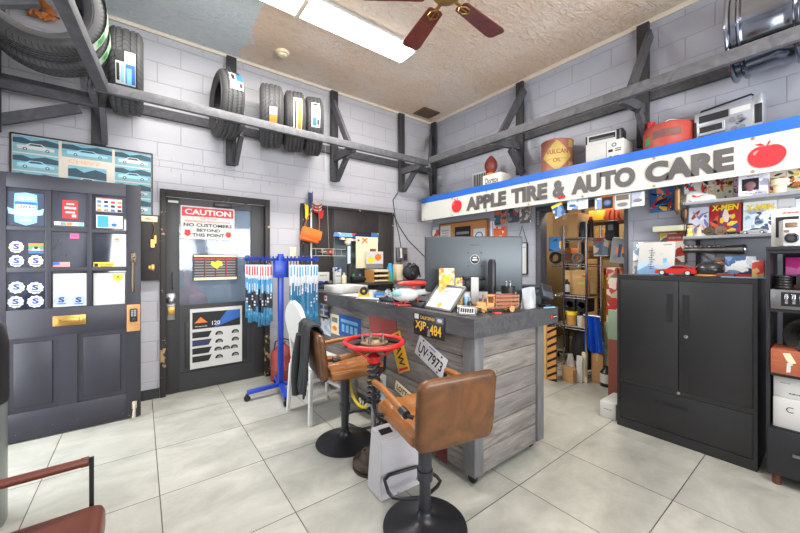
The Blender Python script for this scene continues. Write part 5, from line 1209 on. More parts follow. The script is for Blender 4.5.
jar('blender_jar', 'dark glass jar with black lid before the hatch window', 'jar', bp_(350.5, 4.05), [(0, 0), (.05, 0), (.055, .05), (.045, .06), (.055, .22), (0, .22)], mt('smoked_glass', (56, 60, 64), .12), [(0, .2201), (.05, .2201), (.05, .25), (.015, .26), (0, .26)], BLACK)
tr = thing('trophy', 'slim white column trophy rising above the dark jar', 'trophy', bp_(349, 4.15))
b = MB(); b.cyl((0, 0, 0), (0, 0, .5), .024, n=16); b.lathe([(0, 0), (.06, 0), (.06, .02), (0, .02)], 20); obj('column', b, mt('trophy_white', (190, 204, 214), .3), tr)
b = MB(); b.ball((-.02, 0, .55), .05, 12, (1, .7, .8)); b.bar((-.14, 0, .6), (.16, 0, .58), .03, .03); obj('figure', b, mprint('figure_print', [(220, 200, 60), (190, 150, 140), (230, 226, 220), (40, 40, 44)], 30, 4), tr)
r = random.Random(8)
for i, (u, lb, cm) in enumerate([(316, 'red', REDPNT), (321, 'blue', BLUEPNT), (326.5, 'black', BLKMETAL), (330.5, 'grey', STEEL)]):
    tc = thing('toy_car', '%s toy car among the clutter at the near end of the back bench' % lb, 'toy car', bp_(u, 3.93), .3*i, 'toy cars on the back bench')
    b = MB(); b.box(-.045, .045, -.02, .02, .01, .028, .006); b.box(-.025, .025, -.017, .017, .028, .045, .007); obj('body', b, cm, tc)
    for x in (-.028, .028):
        for y in (-.02, .02): b = MB(); b.cyl((x, y-.004, .011), (x, y+.004, .011), .011, n=12); obj('wheel', b, RUBBER, tc)
for i, (u, s) in enumerate([(355, .11), (361, .09)]):
    gm = thing('electric_motor', ('grey cylindrical starter motor beside the dark jar', 'small dark alternator next to the paper trays')[i], 'motor', bp_(u, 3.97))
    b = MB(); b.cyl((-s/2, 0, .045), (s/2, 0, .045), .042, n=20); b.cyl((s/2, 0, .045), (s/2+.03, 0, .045), .015, n=12); b.box(-s/2, s/2, -.03, .03, 0, .01); obj('motor_body', b, [DKMETAL, BLKMETAL][i], gm)
    b = MB(); b.cyl((-.02, 0, .088), (-.02, 0, .12), .016, n=12); obj('terminal', b, [GREENINK, STEEL][i], gm)
ptw = thing('letter_tray', 'stacked wooden letter trays with papers on the back bench', 'letter tray', bp_(377, 4.02), 0)
b = MB()
for k in range(3): b.box(-.135, .135, -.11, .11, .005+.065*k, .013+.065*k); 
for s in (-1, 1): b.box(s*.13-.006, s*.13+.006, -.11, .11, 0, .17)
obj('tray_body', b, PINE, ptw)
b = MB()
for k in range(3): b.box(-.11, .11, -.12, .09, .0135+.065*k, .03+.065*k+.006*k)
obj('papers', b, CREAM, ptw)
o, w, h, y = sheet('cream_board', 'cream leaning card with orange cross before the dark hatch', 'board', 'y', WY-.1, 356, 377.5, 237, 268, CREAM, .02)
marks(o, [('p', [(-w*.3, h*.28), (-w*.22, h*.28), (-w*.12, h*.36), (-w*.02, h*.28), (w*.02, h*.32), (-w*.06, h*.38), (w*.02, h*.45), (-w*.04, h*.47), (-w*.12, h*.42), (-w*.2, h*.48), (-w*.26, h*.45), (-w*.18, h*.38)], 0), ('r', w*.12, w*.4, -h*.08, h*.12, 1)], [ORINK, mt('brown_ink', (110, 70, 50), .5)], y)
o, w, h, y = sheet('photo_flyer', 'small flyer with yellow and orange pictures above the letter trays', 'flyer', 'y', WY-.17, 366, 383, 251.5, 268.5, PAPER, .006)
marks(o, [('e', -w*.22, h*.02, w*.2, h*.18, 0), ('e', w*.2, h*.16, w*.2, h*.2, 1), ('r', -w*.5, w*.5, -h*.5, -h*.22, 2)], [YELINK, ORINK, GREYINK], y)
o, w, h, y = sheet('postcard_strip', 'row of small bright postcards tucked along the top of hatch opening', 'postcards', 'y', WY-.052, 333, 369, 233.2, 237.2, mprint('postcards', PAL['blue'], 12, 6), .003)
o, w, h, y = sheet('postcard', 'small blue and orange postcard at the upper corner of the hatch', 'postcard', 'y', WY-.055, 371, 378.5, 233, 242, mprint('postcard_b', [(60, 110, 150), (220, 170, 90), (150, 180, 200)], 16, 9), .003)
jar('water_bottle', 'blue to green water bottle standing beside the letter trays', 'bottle', bp_(390, 3.98), [(0, 0), (.045, 0), (.047, .02), (.047, .19), (.03, .22), (.03, .235), (0, .235)], (lambda t: (t.rm(.35), t.base(t.ramp(t.math('DIVIDE', t.n('ShaderNodeSeparateXYZ').outputs[2], .2), [(0, col(60, 170, 80)), (1, col(30, 140, 200))])), t.m)[2])(NT('bottle_gradient')), [(0, .2351), (.028, .2351), (.026, .26), (0, .265)], mt('cap_blue', (40, 150, 200), .4))
_t = bpy.data.materials['bottle_gradient'].node_tree; _s = [n for n in _t.nodes if n.type == 'SEPXYZ'][0]; _c = _t.nodes.new('ShaderNodeTexCoord'); _t.links.new(_c.outputs['Object'], _s.inputs[0])
carton('cream_box', 'tall cream box right behind the blue and green water bottle', 'box', bp_(398, 4.1), (.12, .1, .24), 0, CREAM)
tp = thing('wall_telephone', 'grey telephone with cradle mounted on the block wall, cables above', 'telephone', on('y', WY-.04, 402, 254))
b = MB(); b.box(-.1, .1, -.02, .035, -.12, .1, .01); b.box(-.085, .085, -.04, -.02, -.1, .02, .008); obj('telephone_body', b, STEEL, tp)
b = MB(); b.tube([(-.07, -.06, .08), (-.075, -.075, .02), (-.07, -.07, -.06)], [.022, .014, .022], 10); obj('handset', b, WHITE, tp)
b = MB()
for i in range(3):
    for j in range(4): b.box(.0+.025*i, .016+.025*i, -.046, -.04, -.09+.024*j, -.075+.024*j)
obj('keypad', b, INK, tp)
b = MB(); b.tube([(-.07+.01*math.cos(k), -.06+.01*math.sin(k), -.08-.003*k) for k in range(40)], .003, 5); obj('coil_cord', b, BLACK, tp)
bg_ = thing('backpack', 'slumped black bag on the end of the back bench', 'bag', bp_(411, 3.99))
b = MB(); b.ball((0, 0, .12), .13, 20, (1.15, .75, .95)); b.bar((-.05, 0, .2), (-.02, 0, .27), .06, .05, bev=.02); obj('bag_body', b, mt('bag_black', (38, 38, 42), .7, bump=.2), bg_)
b = MB(); b.tube([(-.08, -.06, .2), (-.02, -.09, .26), (.06, -.1, .2), (.1, -.1, .05)], .012, 6); b.ball((.0, -.095, .1), .07, 14, (1, .35, .8)); obj('front_pocket', b, BLACK, bg_)
def cable(label, pts, r=.006): return tag(obj('cable', MB().tube(pts, r, 6), BLACK, loc=(0, 0, 0)), label, 'cable')
P = lambda u, v, o_=.012: on('y', WY-o_, u, v)
cable('black cable running down the wall from the timber post to the telephone', [P(398, 192), P(393, 200), P(396, 222), P(399, 235), P(401, 247, .03)])
cable('long black cable slanting across the block wall behind the monitor', [P(393, 213), P(399, 226), P(408, 240), P(420, 252), P(428, 260)])
def xp(x, u, v): return on('x', x, u, v)

# ================================================================ right wall under the banner
cor = mt('corrugated_white', (196, 194, 206), .45, .2)
b = MB(); y0, y1 = 2.93, 4.2; n = 120
ys_ = [y0 + (y1-y0)*k/n for k in range(n+1)]
b.grid(lambda i, j: (WX - .012 + .007*math.sin(2*PI*(y1-y0)*i/.045), y0+(y1-y0)*i, .7+1.25*j), 240, 1, .001)
o = obj('corrugated_panel', b, cor); tag(o, 'pale corrugated metal sheet on the wall behind the monitor', 'wall panel')
ck = thing('cork_board', 'brown cork notice board on the corrugated sheet behind the monitor', 'notice board', span('x', WX-.035, 440, 488, 221.7, 262)[0], -PI/2)
_, w, h = span('x', WX-.035, 440, 488, 221.7, 262)
b = MB(); b.box(-w/2, w/2, 0, .012, -h/2, h/2); obj('cork', b, mt('cork', (186, 128, 76), .9, var=.2, vs=40), ck)
b = MB()
for s in (-1, 1): b.box(s*w/2-.012, s*w/2+.012, -.01, .014, -h/2, h/2, .002); b.box(-w/2, w/2, -.01, .014, s*h/2-.012, s*h/2+.012, .002)
obj('board_frame', b, mwood('board_frame_wood', (110, 66, 40), (150, 96, 60), (4, 1, 1)), ck)
xs = WX - .042
def xsheet(name, label, cat, u0, u1, vt, vb, mat, x=xs, th=.003, **k): return sheet(name, label, cat, 'x', x, u0, u1, vt, vb, mat, th, **k)
o, w, h, y = xsheet('notice', 'white typed notice pinned on the cork board', 'notice', 440.5, 450.5, 226, 252, PAPER)
marks(o, [('r', -w*.35, w*.35, h*.3-h*.09*i, h*.33-h*.09*i, 0) for i in range(6)], [GREYINK], y)
o, w, h, y = xsheet('notice', 'black poster with white shapes pinned on the cork board', 'poster', 455, 470.5, 226.5, 252, INK)
marks(o, [('e', -w*.25, -h*.1, w*.12, h*.12, 0), ('e', 0, -h*.1, w*.1, h*.14, 0), ('e', w*.25, -h*.1, w*.12, h*.12, 0), ('r', -w*.4, w*.4, h*.2, h*.3, 1)], [PAPER, GREYINK], y)
o, w, h, y = xsheet('notice', 'white notice with round blue face mask symbol on the cork board', 'notice', 473.5, 485, 228.5, 252, PAPER)
marks(o, [('e', 0, h*.15, w*.36, h*.22, 0), ('e', 0, h*.17, w*.25, h*.15, 1), ('r', -w*.2, w*.2, h*.05, h*.13, 0)], [BLUEINK, PAPER], y)
COV = [('red picture card on the corrugated sheet near the corner', 431.5, 438.5, 229, 239, 'red', 4.05), ]
o, w, h, y = xsheet('postcard', 'small red and white card on the corrugated sheet by the corner', 'card', 432.5, 438.5, 230, 239, mprint('card_redw', [(206, 80, 50), (240, 236, 228), (180, 50, 40)], 12, 4), x=WX-.025)
covers = [(494.5, 506.5, 209.5, 224.5, 'teal and orange comic hung just under the banner by the doorway wall', [(60, 90, 110), (196, 110, 70), (150, 160, 160), (40, 60, 76)], ''),
          (493.5, 506.5, 226.5, 241, 'white and orange magazine hung below the teal comic', [(226, 216, 206), (210, 100, 60), (180, 190, 200)], '~'),
          (508.5, 518.5, 208, 222.5, 'grey and red comic hung second from the doorway wall edge', [(120, 124, 134), (170, 70, 60), (180, 180, 190), (70, 72, 84)], ''),
          (519.5, 531, 206, 223, 'pale sketchy comic hung beside the storeroom doorway', [(190, 186, 178), (130, 120, 112), (220, 214, 200), (96, 96, 100)], '')]
for i, (u0, u1, vt, vb, lb, pal, tx_) in enumerate(covers):
    o, w, h, y = xsheet('comic_book', lb, 'comic', u0, u1, vt, vb, mprint('cover_hung_%d' % i, pal, 16, 20+i), x=WX-.02, group='covers hung under the banner')
    if tx_: lettering(o, [(tx_, 0, h*.3, h*.16, w*.7)], [REDINK], y)
hf = thing('hanging_notice', 'narrow white framed notice hung by a black cord beside the monitor', 'frame', span('x', WX-.02, 517.5, 527, 243, 274)[0], -PI/2)
_, w, h = span('x', WX-.02, 517.5, 527, 243, 274)
b = MB(); b.box(-w/2, w/2, 0, .012, -h/2, h/2); obj('notice_paper', b, PAPER, hf)
b = MB()
for s in (-1, 1): b.box(s*w/2-.006, s*w/2+.006, -.006, .014, -h/2, h/2); b.box(-w/2, w/2, -.006, .014, s*h/2-.006, s*h/2+.006)
obj('frame_border', b, DKMETAL, hf)
b = MB(); b.tube([(-w/2, 0, h/2), (0, 0, h/2+.22), (w/2, 0, h/2)], .004, 5); obj('cord', b, BLACK, hf)
lettering(hf, [('~', 0, h*.36, .02, w*.7)], [BLUEINK], -.0006)

# wall vent
vt_ = thing('wall_vent', 'square white louvred vent on the wall above the snack box', 'vent', span('x', WX-.01, 468.5, 496, 172.5, 187.5)[0], -PI/2)
b = MB(); b.box(-.17, .17, -.006, .01, -.12, .12, .003); obj('vent_frame', b, WHITE, vt_)
b = MB()
for k in range(9): b.box(-.14+.031*k, -.122+.031*k, -.008, -.006, -.095, .095)
obj('grille', b, DKMETAL, vt_)

# ================================================================ banner canopy
BX = 3.55
cn = thing('banner_canopy', 'shallow canopy box along the wall carrying the shop banner', 'canopy', (0, 0, 0))
b = MB(); b.box(BX+.012, WX, -1.6, 4.04, 2.33, 2.355); b.box(BX+.012, BX+.04, -1.6, 4.04, 2.05, 2.33); b.box(BX+.04, BX+.06, 3.9, 4.03, 2.05, 2.33); obj('canopy_box', b, BEAM, cn)
b = MB(); vs = [(BX+.02, -1.6, 2.04), (WX, -1.6, 1.96), (WX, 4.2, 1.96), (BX+.02, 4.2, 2.04)]; vs += [(x, y, z+.012) for x, y, z in vs]
b.bm.free()
bn = thing('shop_banner', 'long white vinyl banner with blue top edge reading APPLE TIRE & AUTO CARE', 'banner', (BX, 0, 0), -PI/2)
BWH = mt('banner_white', (204, 203, 196), .45, var=.04, vs=3, bump=.2, bs=5, bd=.02)
BBL = mt('banner_blue', (32, 98, 190), .4, var=.08)
YB0, YB1, ZB0, ZB1 = -1.6, 4.2, 2.03, 2.385
def bw(i, z0, z1):
    def f(a, c):
        L = (YB1-.14-YB0); s_ = a*(L+.42); y = YB0 + s_; d = 0
        if s_ > L: w_ = (s_-L)/.42*PI/2; y = YB0 + L + .12*math.sin(w_); d = .33*(1-math.cos(w_))
        return (-y, d + .003*math.sin(y*7+2*c), z0+(z1-z0)*c)
    return f
ZS = ZB1 - .085
b = MB(); b.m(0).grid(bw(0, ZB0, ZS), 160, 4, .003); b.m(1).grid(bw(0, ZS, ZB1), 160, 2, .003); obj('banner_cloth', b, [BWH, BBL], bn)
LG = (lambda t: (t.rm(.4), t.base(t.mix(t.noise(t.co('Object', (1, 1, .35)), 6, 3), col(50, 48, 48), col(112, 108, 106))), t.m)[2])(NT('banner_letter_grey'))
def on_ban(u): return -on('x', BX, u, HY).y
_L = []
for s_, u0, u1, bd_ in (('APPLE', 466.5, 506.5, .06), ('TIRE', 511.5, 547.5, .06), ('&', 553, 565.5, .04), ('AUTO', 571.5, 635.5, .062), ('CARE', 645.5, 734.5, .062)):
    x0, x1 = on_ban(u0), on_ban(u1); _L.append((s_, (x0+x1)/2, 2.168, .18, abs(x1-x0), 0, dict(bold=bd_)))
lettering(bn, _L, [LG], -.0075)
def apple(yc, zc, w, h, m):
    P = []
    for k in range(40):
        a = 2*PI*k/40; r_ = 1 - .16*math.exp(-((a-PI/2)/.35)**2) - .07*math.exp(-((a-3*PI/2)/.3)**2)
        P.append((-yc + w/2*r_*math.cos(a)*(1.0+.06*math.sin(a)), zc + h/2*r_*math.sin(a)))
    S = [(-yc-.006*w/.19, zc+h*.36), (-yc+.004, zc+h*.36), (-yc+w*.12, zc+h*.62), (-yc+w*.06, zc+h*.62)]
    L = [(-yc-w*.02, zc+h*.44), (-yc-w*.15, zc+h*.58), (-yc-w*.32, zc+h*.56), (-yc-w*.17, zc+h*.47)]
    H_ = [(-yc-w*.36, zc+h*.2), (-yc-w*.26, zc+h*.3), (-yc-w*.2, zc+h*.28), (-yc-w*.32, zc+h*.1)]
    return [('p', P, m), ('p', S, m), ('p', L, m), ('p', H_, m+1)]
for ap_ in (apple(3.317, 2.165, .19, .185, 0), apple(.333, 2.145, .19, .17, 0)): marks(bn, ap_, [mt('apple_red', (206, 44, 50), .4, var=.15), mt('apple_shine', (236, 140, 140), .4)], -.0078, 'apple_emblem')
b = MB()
for k in range(10): 
    y = -1.4+.6*k
    for z in (ZB0+.018, ZS-.012): b.at(T(-y, -.0075, z) @ RX(PI/2)).lathe([(.004, 0), (.01, 0), (.01, .002), (.004, .002)], 12, cap=False)
obj('eyelet', b, BRASS, bn)

# ---------------- on top of the canopy
TZ = 2.3552
def ct_pos(u, x): p = on('x', x, u, HY); p.z = TZ; return p
db = carton('snack_box', 'white snack box lettered Doritos on the canopy holding a football', 'box', ct_pos(497, 3.70), (.29, .22, .16), -PI/2, mt('box_white', (222, 214, 200), .6), lines=[('Doritos', 0, .08, .075, .2, 0, dict(bold=.02))], linemats=[INK])
fb = thing('football', 'brown leather football standing on end on the snack box', 'football', ct_pos(491, 3.69)+Vector((0, 0, .161)), 0)
b = MB(); pr = [(0, .0)] + [(.085*max(0, math.sin(PI*k/16))**.8, .28*k/16) for k in range(1, 16)] + [(0, .28)]; b.lathe(pr, 28, cap=False); obj('ball', b, mt('football_brown', (122, 52, 42), .45, bump=.2), fb)
b = MB(); b.lathe([(0, -.0), (.05, .0), (.062, .03), (.045, .045), (0, .045)], 16); obj('stand_ring', b, ORINK, fb)
vc = thing('oil_can', 'rusty round oil can with yellow diamond and VULCAN lettering', 'oil can', ct_pos(557, 3.74))
b = MB(); b.lathe([(0, 0), (.165, 0), (.17, .008), (.165, .016), (.165, .15), (.168, .155), (.165, .16), (.165, .36), (.17, .366), (.168, .374), (.1, .385), (0, .388)], 40); obj('can_body', b, mt('vulcan_rust', (158, 96, 80), .55, var=.3, vs=8, bump=.15), vc)
b = MB(); b.cyl((.03, .05, .386), (.03, .05, .44), .022, n=14); obj('spout', b, DKMETAL, vc)
def onc(a, z, r_=.1663): return (r_*math.cos(a), r_*math.sin(a), z)
ac_ = math.atan2(-vc.location.y, -vc.location.x)
b = MB(); b.grid(lambda i, j: onc(ac_ + (i-.5)*2.0, .19 + (j-.5)*.3*(1-abs(2*i-1))*1.15), 24, 6); b.grid(lambda i, j: onc(ac_ + .75+.5*i, .28+.08*j, .1664), 6, 2); b.grid(lambda i, j: onc(ac_ + .75+.5*i, .04+.08*j, .1664), 6, 2); obj('painted_diamond', b, mt('can_mustard', (186, 160, 84), .55, var=.2), vc)
def wrap_text(parent, s, a_c, zc, h, w, r_, mat):
    vs, fs, asp = glyphs(s, .02, 0); b = MB()
    b._add([onc(a_c + (p-.5)*w/r_, zc+(q-.5)*h, r_) for p, q in vs], fs, False); return obj('lettering', b, mat, parent, ang=0)
wrap_text(vc, 'VULCAN', ac_, .235, .05, .23, .1668, mt('can_red', (140, 60, 50), .5)); wrap_text(vc, 'OIL', ac_, .14, .04, .08, .1668, mt('can_red', (140, 60, 50), .5))
wb_ = thing('tape_deck_box', 'white packing box with car logo and printed text on the canopy', 'box', ct_pos(609, 3.72), -PI/2)
b = MB(); b.box(-.17, .17, -.12, .12, 0, .2, .004); bx_ = obj('box_body', b, PAPER, wb_)
b = MB(); b.box(.02, .025, -.1215, -.1201, 0, .2); obj('edge_line', b, GREYINK, wb_)
marks(bx_, [('e', .09, .155, .022, .018, 0), ('e', .09, .155, .014, .011, 1), ('r', .04, .08, .09, .115, 0), ('r', .1, .15, .09, .1, 0), ('r', .1, .15, .11, .118, 0), ('r', .05, .07, .04, .05, 0), ('r', .09, .13, .04, .048, 0), ('r', -.13, -.08, .03, .036, 2)], [INK, PAPER, GREYINK], -.1212)
vh = thing('cassette_deck', 'slim car cassette deck box on top of the white packing box', 'cassette deck', ct_pos(607, 3.72)+Vector((0, 0, .201)), -PI/2+.15)
b = MB(); b.box(-.17, .13, -.09, .09, 0, .105, .003); obj('deck_body', b, PAPER, vh)
b = MB(); b.box(-.14, .09, -.092, -.0901, .04, .09); b.box(.1, .155, -.095, .05, .0, .11, .003); b.box(-.17, -.155, -.0925, -.0901, .02, .1); obj('deck_face', b, BLACK, vh)
b = MB(); b.box(-.13, .08, -.093, -.0921, .045, .06); b.box(.125, .14, -.0965, -.0951, .02, .1); obj('deck_trim', b, STEEL, vh)
rg = thing('fuel_can', 'battered round red fuel can on the canopy over the doorway', 'fuel can', ct_pos(669, 3.765), 0)
b = MB(); b.lathe([(0, 0), (.195, 0), (.2, .012), (.19, .02), (.19, .2), (.175, .24), (.1, .265), (0, .27)], 40); obj('can_body', b, mt('fuel_red', (168, 66, 54), .5, var=.25, vs=10, bump=.15), rg)
b = MB(); b.cyl((-.06, .12, .25), (-.06, .12, .3), .035, n=16); obj('filler_cap', b, REDPNT, rg)
b = MB(); b.tube([(-.05, .08, .26), (.0, .0, .31), (.05, -.08, .3), (.06, -.12, .25)], .006, 8); obj('wire_handle', b, STEEL, rg)
a_r = math.atan2(-rg.location.y, -rg.location.x)
b = MB(); b.grid(lambda i, j: onc(a_r-.1 + (i-.5)*1.1, .11+.07*j, .1912), 16, 2).m(1); b.grid(lambda i, j: onc(a_r-1.1+.35*i, .07+.07*j, .1912), 6, 2); obj('worn_label', b, [mt('label_dark', (110, 72, 66), .6, var=.4, vs=30), GREENINK], rg)
bx = thing('boombox', 'silver portable cassette radio with handle on the canopy', 'radio', ct_pos(728, 3.72), -PI/2-.08); bx.scale = (.82, .82, .88)
SIL = mt('radio_silver', (168, 172, 180), .35, .5, var=.06)
b = MB(); b.box(-.24, .22, -.07, .07, 0, .3, .012); b.box(.18, .25, -.075, .075, 0, .33, .016); obj('radio_case', b, SIL, bx)
b = MB(); b.box(-.2, .02, -.074, -.0705, .2, .265); b.box(-.235, -.22, -.074, .0, .02, .22); b.box(-.18, .16, -.074, -.0705, .015, .04); obj('dark_panel', b, BLACK, bx)
b = MB(); b.box(-.21, .0, -.095, -.0705, .075, .175, .006); b.m(1).box(-.19, -.02, -.0965, -.0951, .1, .155); obj('cassette_door', b, [SIL, BLACK], bx)
b = MB()
for x, z, r_ in ((.05, .16, .022), (.11, .17, .018), (.06, .08, .02), (.12, .08, .02), (.09, .125, .015)): b.cyl((x, -.0705, z), (x, -.09, z), r_, n=16)
b.cyl((.08, -.07, .12), (.14, -.1, .14), .014, n=12)
obj('dial', b, CHROME, bx)
b = MB(); b.bar((.03, -.073, .235), (.17, -.073, .235), .004, .05); obj('tuning_scale', b, WHITE, bx)
b = MB(); b.tube([(-.22, 0, .29), (-.2, 0, .33), (.16, 0, .36), (.2, 0, .32)], .009, 8); obj('carry_handle', b, DKMETAL, bx)
b = MB(); b.box(.195, .245, -.0775, -.0755, .08, .24, .004); b.box(.21, .23, -.08, -.0776, .09, .2); obj('speaker_grille', b, DKMETAL, bx)

# ---------------- cards hung from the banner bottom
def hung(label, u0, u1, vt, vb, m, x=BX+.03, roll=0, txt=None):
    o, w, h, y = sheet('picture_card', label, 'card', 'x', x, u0, u1, vt, vb, m, .0025, 'picture cards hung under the banner', roll)
    return o, w, h, y
CARB = [(196, 214, 232), (120, 150, 190), (230, 236, 240), (60, 90, 140)]
o, w, h, y = hung('pale blue car card hung askew, first under the banner ampersand', 553, 564, 203.5, 217, mprint('hung_a', CARB, 14, 31), roll=-.35); marks(o, [('r', -w/2, w/2, h*.3, h/2, 0)], [YELINK], y)
o, w, h, y = hung('blue and white car card right after the askew one', 567.5, 577.5, 200, 209.5, mprint('hung_b', CARB, 12, 33)); marks(o, [('e', 0, -h*.1, w*.35, h*.16, 0)], [BLUEINK], y)
o, w, h, y = hung('white car card beside the blue and white one', 577.8, 588, 199, 209, mprint('hung_c', [(226, 230, 236), (190, 204, 220), (150, 170, 200)], 12, 35)); marks(o, [('e', 0, -h*.1, w*.35, h*.14, 0)], [PAPER], y)
o, w, h, y = hung('narrow pale card in the middle of the hung row', 595, 601.5, 198, 209, mprint('hung_d', CARB, 12, 37))
o, w, h, y = hung('orange bordered dark car card in the middle of the hung row', 601, 614, 195.5, 210, ORINK); marks(o, [('r', -w*.42, w*.42, -h*.4, h*.4, 0), ('e', 0, 0, w*.3, h*.2, 1), ('e', 0, h*.02, w*.2, h*.12, 2)], [INK, BLUEINK, GREYINK], y)
o, w, h, y = hung('white card with dark car photo, nearest the block pier', 614.6, 630.5, 194, 209, PAPER); marks(o, [('r', -w*.4, w*.4, h*.1, h*.44, 0), ('e', 0, -h*.2, w*.34, h*.14, 1)], [mt('photo_brown', (110, 92, 80), .5), GREYINK], y)
o, w, h, y = hung('pale grey car card hung over the block pier', 631.5, 644.5, 192, 206, mprint('hung_e', [(206, 210, 222), (170, 176, 196), (226, 226, 230)], 12, 41)); marks(o, [('e', 0, -h*.1, w*.36, h*.14, 0)], [GREYINK], y)
red = [(-.045, 0), (-.02, .02), (.0, .004), (.02, .02), (.045, 0), (.02, -.02), (0, -.004), (-.02, -.02)]
b = MB(); b.prism(red, -.004, .004); b.ball((0, 0, 0), .012, 8); o = obj('red_bow', b, REDINK, loc=xp(BX-.012, 561, 197), rz=-PI/2); tag(o, 'small red bow pinned on the banner bottom edge', 'bow')
o, w, h, y = sheet('comic_book', 'blue and yellow group comic taped on the block wall beside the bronze tubes', 'comic', 'x', WX-.015, 650, 673.5, 186, 212, flat((60, 110, 170)), .004); artwork(o, w, h, 50, PAL['hero'], y, -h/2)
b = MB(); b.cyl((0, 0, 0), (0, 0, .18), .022, n=14); b.cyl((0, 0, -.035), (0, 0, 0), .005, .015, n=10); ob = thing('bronze_tube', 'bronze tube hanging beside the wall comic under the banner', 'tube', xp(3.62, 677.5, 211), 0)
obj('tube_body', b, mt('bronze', (132, 100, 66), .4, .8), ob)
b = MB(); b.cyl((0, 0, .18), (0, 0, .26), .004, n=6); obj('cord', b, BLACK, ob)
ob = thing('bronze_tube', 'dark bronze plumb shaped tube hanging at the end of wall shelf', 'tube', xp(3.58, 684.3, 219), 0)
b = MB(); b.lathe([(0, -.04), (.008, -.035), (.02, 0), (.024, .02), (.024, .075), (.01, .09), (0, .09)], 16); obj('tube_body', b, mt('bronze_dark', (84, 62, 48), .4, .8), ob)
b = MB(); b.cyl((0, 0, -.11), (0, 0, -.04), .004, n=6); b.cyl((0, 0, .09), (0, 0, .13), .003, n=6); obj('rod', b, BLACK, ob)

# ================================================================ wall shelves with comics
ws = thing('wall_shelf', 'grey double wall shelf holding comics beneath the banner', 'shelf', (0, 0, 0))
SG = mt('shelf_grey', (150, 154, 160), .4, .3, var=.06)
for z in (1.872, 1.588): b = MB(); b.box(3.6, WX, -.9, .815, z-.012, z+.012, .002); obj('shelf_board', b, SG, ws)
for y in (.78, -.1): b = MB(); b.box(WX-.02, WX, y-.015, y+.015, 1.3, 1.95); obj('upright', b, DKMETAL, ws)
SH1, SH2 = 1.8842, 1.6002
def comic(label, shelf, u0, u1, vt, pal, seed, title=None, tcol=None, x=3.80, bold=.02, tv=207):
    c, w, h0 = span('x', x, u0, u1, vt, vt+10); um = (u0+u1)/2
    top = on('x', x, um, vt).z; h = top - shelf
    t = thing('comic_book', label, 'comic', (x, c.y, shelf), rot=(-.08, 0, -PI/2), group='comics on the wall shelf')
    b = MB(); b.box(-w/2, w/2, -.003, .003, 0, h); cv = obj('cover', b, flat((168, 34, 38) if seed == 67 else max(pal, key=lambda c: min(sum(c), 640) + 40*((c[0]+seed*7) % 5))), t)
    b = MB(); b.box(-w/2+.002, w/2-.002, .0031, .007, .002, h-.002); obj('pages', b, CREAM, t)
    artwork(cv, w, h, seed, pal, -.0034)
    if title: zt = on('x', x, um, tv).z - shelf; lettering(cv, [(title, 0, zt, .05, w*.86, 0, dict(bold=bold, shear=.1))], [tcol], -.0048)
    return t, w, h
comic('blue and red comic behind the white shoes on the upper shelf', SH1, 684, 708, 171, PAL['hero'], 60)
comic('dark red comic spine just left of the yellow comic', SH1, 708.5, 714.5, 174, PAL['red'], 61)
comic('yellow comic with red figure on the upper wall shelf', SH1, 715, 733, 170, PAL['yellow'], 62, '~', REDINK, tv=183)
comic('pink and white comic between yellow comic and boxed toy', SH1, 733.5, 741, 169, PAL['pink'], 63)
comic('brown and red comic behind the cream cup on upper shelf', SH1, 764, 786, 163, PAL['red'], 64)
comic('yellow and purple comic past the cream cup on upper shelf', SH1, 786.5, 806, 160, PAL['yellow'], 65)
comic('blue lettered comic with red figures, first on the lower shelf', SH2, 688.5, 708.5, 207, [(206, 210, 226), (110, 120, 180), (220, 160, 110), (150, 60, 60), (236, 232, 226)], 66)
comic('comic with yellow title X-MEN over a red scene', SH2, 708.8, 741, 201.5, PAL['red'], 67, 'X-MEN', YELINK, bold=.04)
comic('pale comic with yellow title X-MEN and a dark striding shape', SH2, 743, 777, 199, [(200, 214, 224), (226, 232, 236), (150, 170, 190), (70, 84, 110)], 68, 'X-MEN', YELINK, bold=.04)
comic('black topped comic with white brush title past the pale one', SH2, 777.5, 795, 198, PAL['grey'], 69, '~', WHITE)
comic('grey and green comic at the near end of the lower shelf', SH2, 795.5, 812, 198, PAL['blue'], 70)
# white sneakers
def sneaker(label, loc, rz):
    t = thing('sneaker', label, 'shoe', loc, rz, 'white sneakers on the shelf'); t.scale = (1.4, 1.3, 1.3)
    b = MB(); pr = []
    def sec(a):
        x = -.06 + .12*a
        return x
    S = [(-.062, .024, .06), (-.05, .028, .068), (-.02, .03, .06), (.015, .031, .045), (.045, .029, .03), (.064, .018, .022)]
    n = 14; vs = []; fs = []
    for x, w_, h in S:
        for k in range(n):
            a = PI*k/(n-1); vs.append((x, w_*math.cos(a), .008 + h*max(0, math.sin(a))**.7))
    for i in range(len(S)-1):
        for k in range(n-1): fs.append((i*n+k, i*n+k+1, (i+1)*n+k+1, (i+1)*n+k))
    fs += [tuple(range(n)), tuple((len(S)-1)*n+k for k in range(n))]
    b._add(vs, fs); bmesh.ops.recalc_face_normals(b.bm, faces=b.bm.faces[:]); obj('upper', b, WHITE, t, ang=50)
    b = MB(); b.box(-.065, .07, -.032, .032, 0, .014, .006); obj('sole', b, WHITE, t)
    for s in (-1, 1):
        P = [(-.03, .045), (-.012, .03), (.045, .044), (-.004, .026), (-.022, .026), (-.036, .036)]
        b = MB(); b._add([(x, s*.0335, z) for x, z in P], [(0, 1, 5), (1, 2, 3), (1, 3, 4), (1, 4, 5)], False); obj('swoosh', b, REDINK, t, ang=0)
    b = MB()
    for k in range(4): b.bar((-.025+.013*k, -.012, .066-.008*k), (-.025+.013*k, .012, .066-.008*k), .004, .004)
    obj('laces', b, PAPER, t)
    return t
p = xp(3.66, 690, HY); 
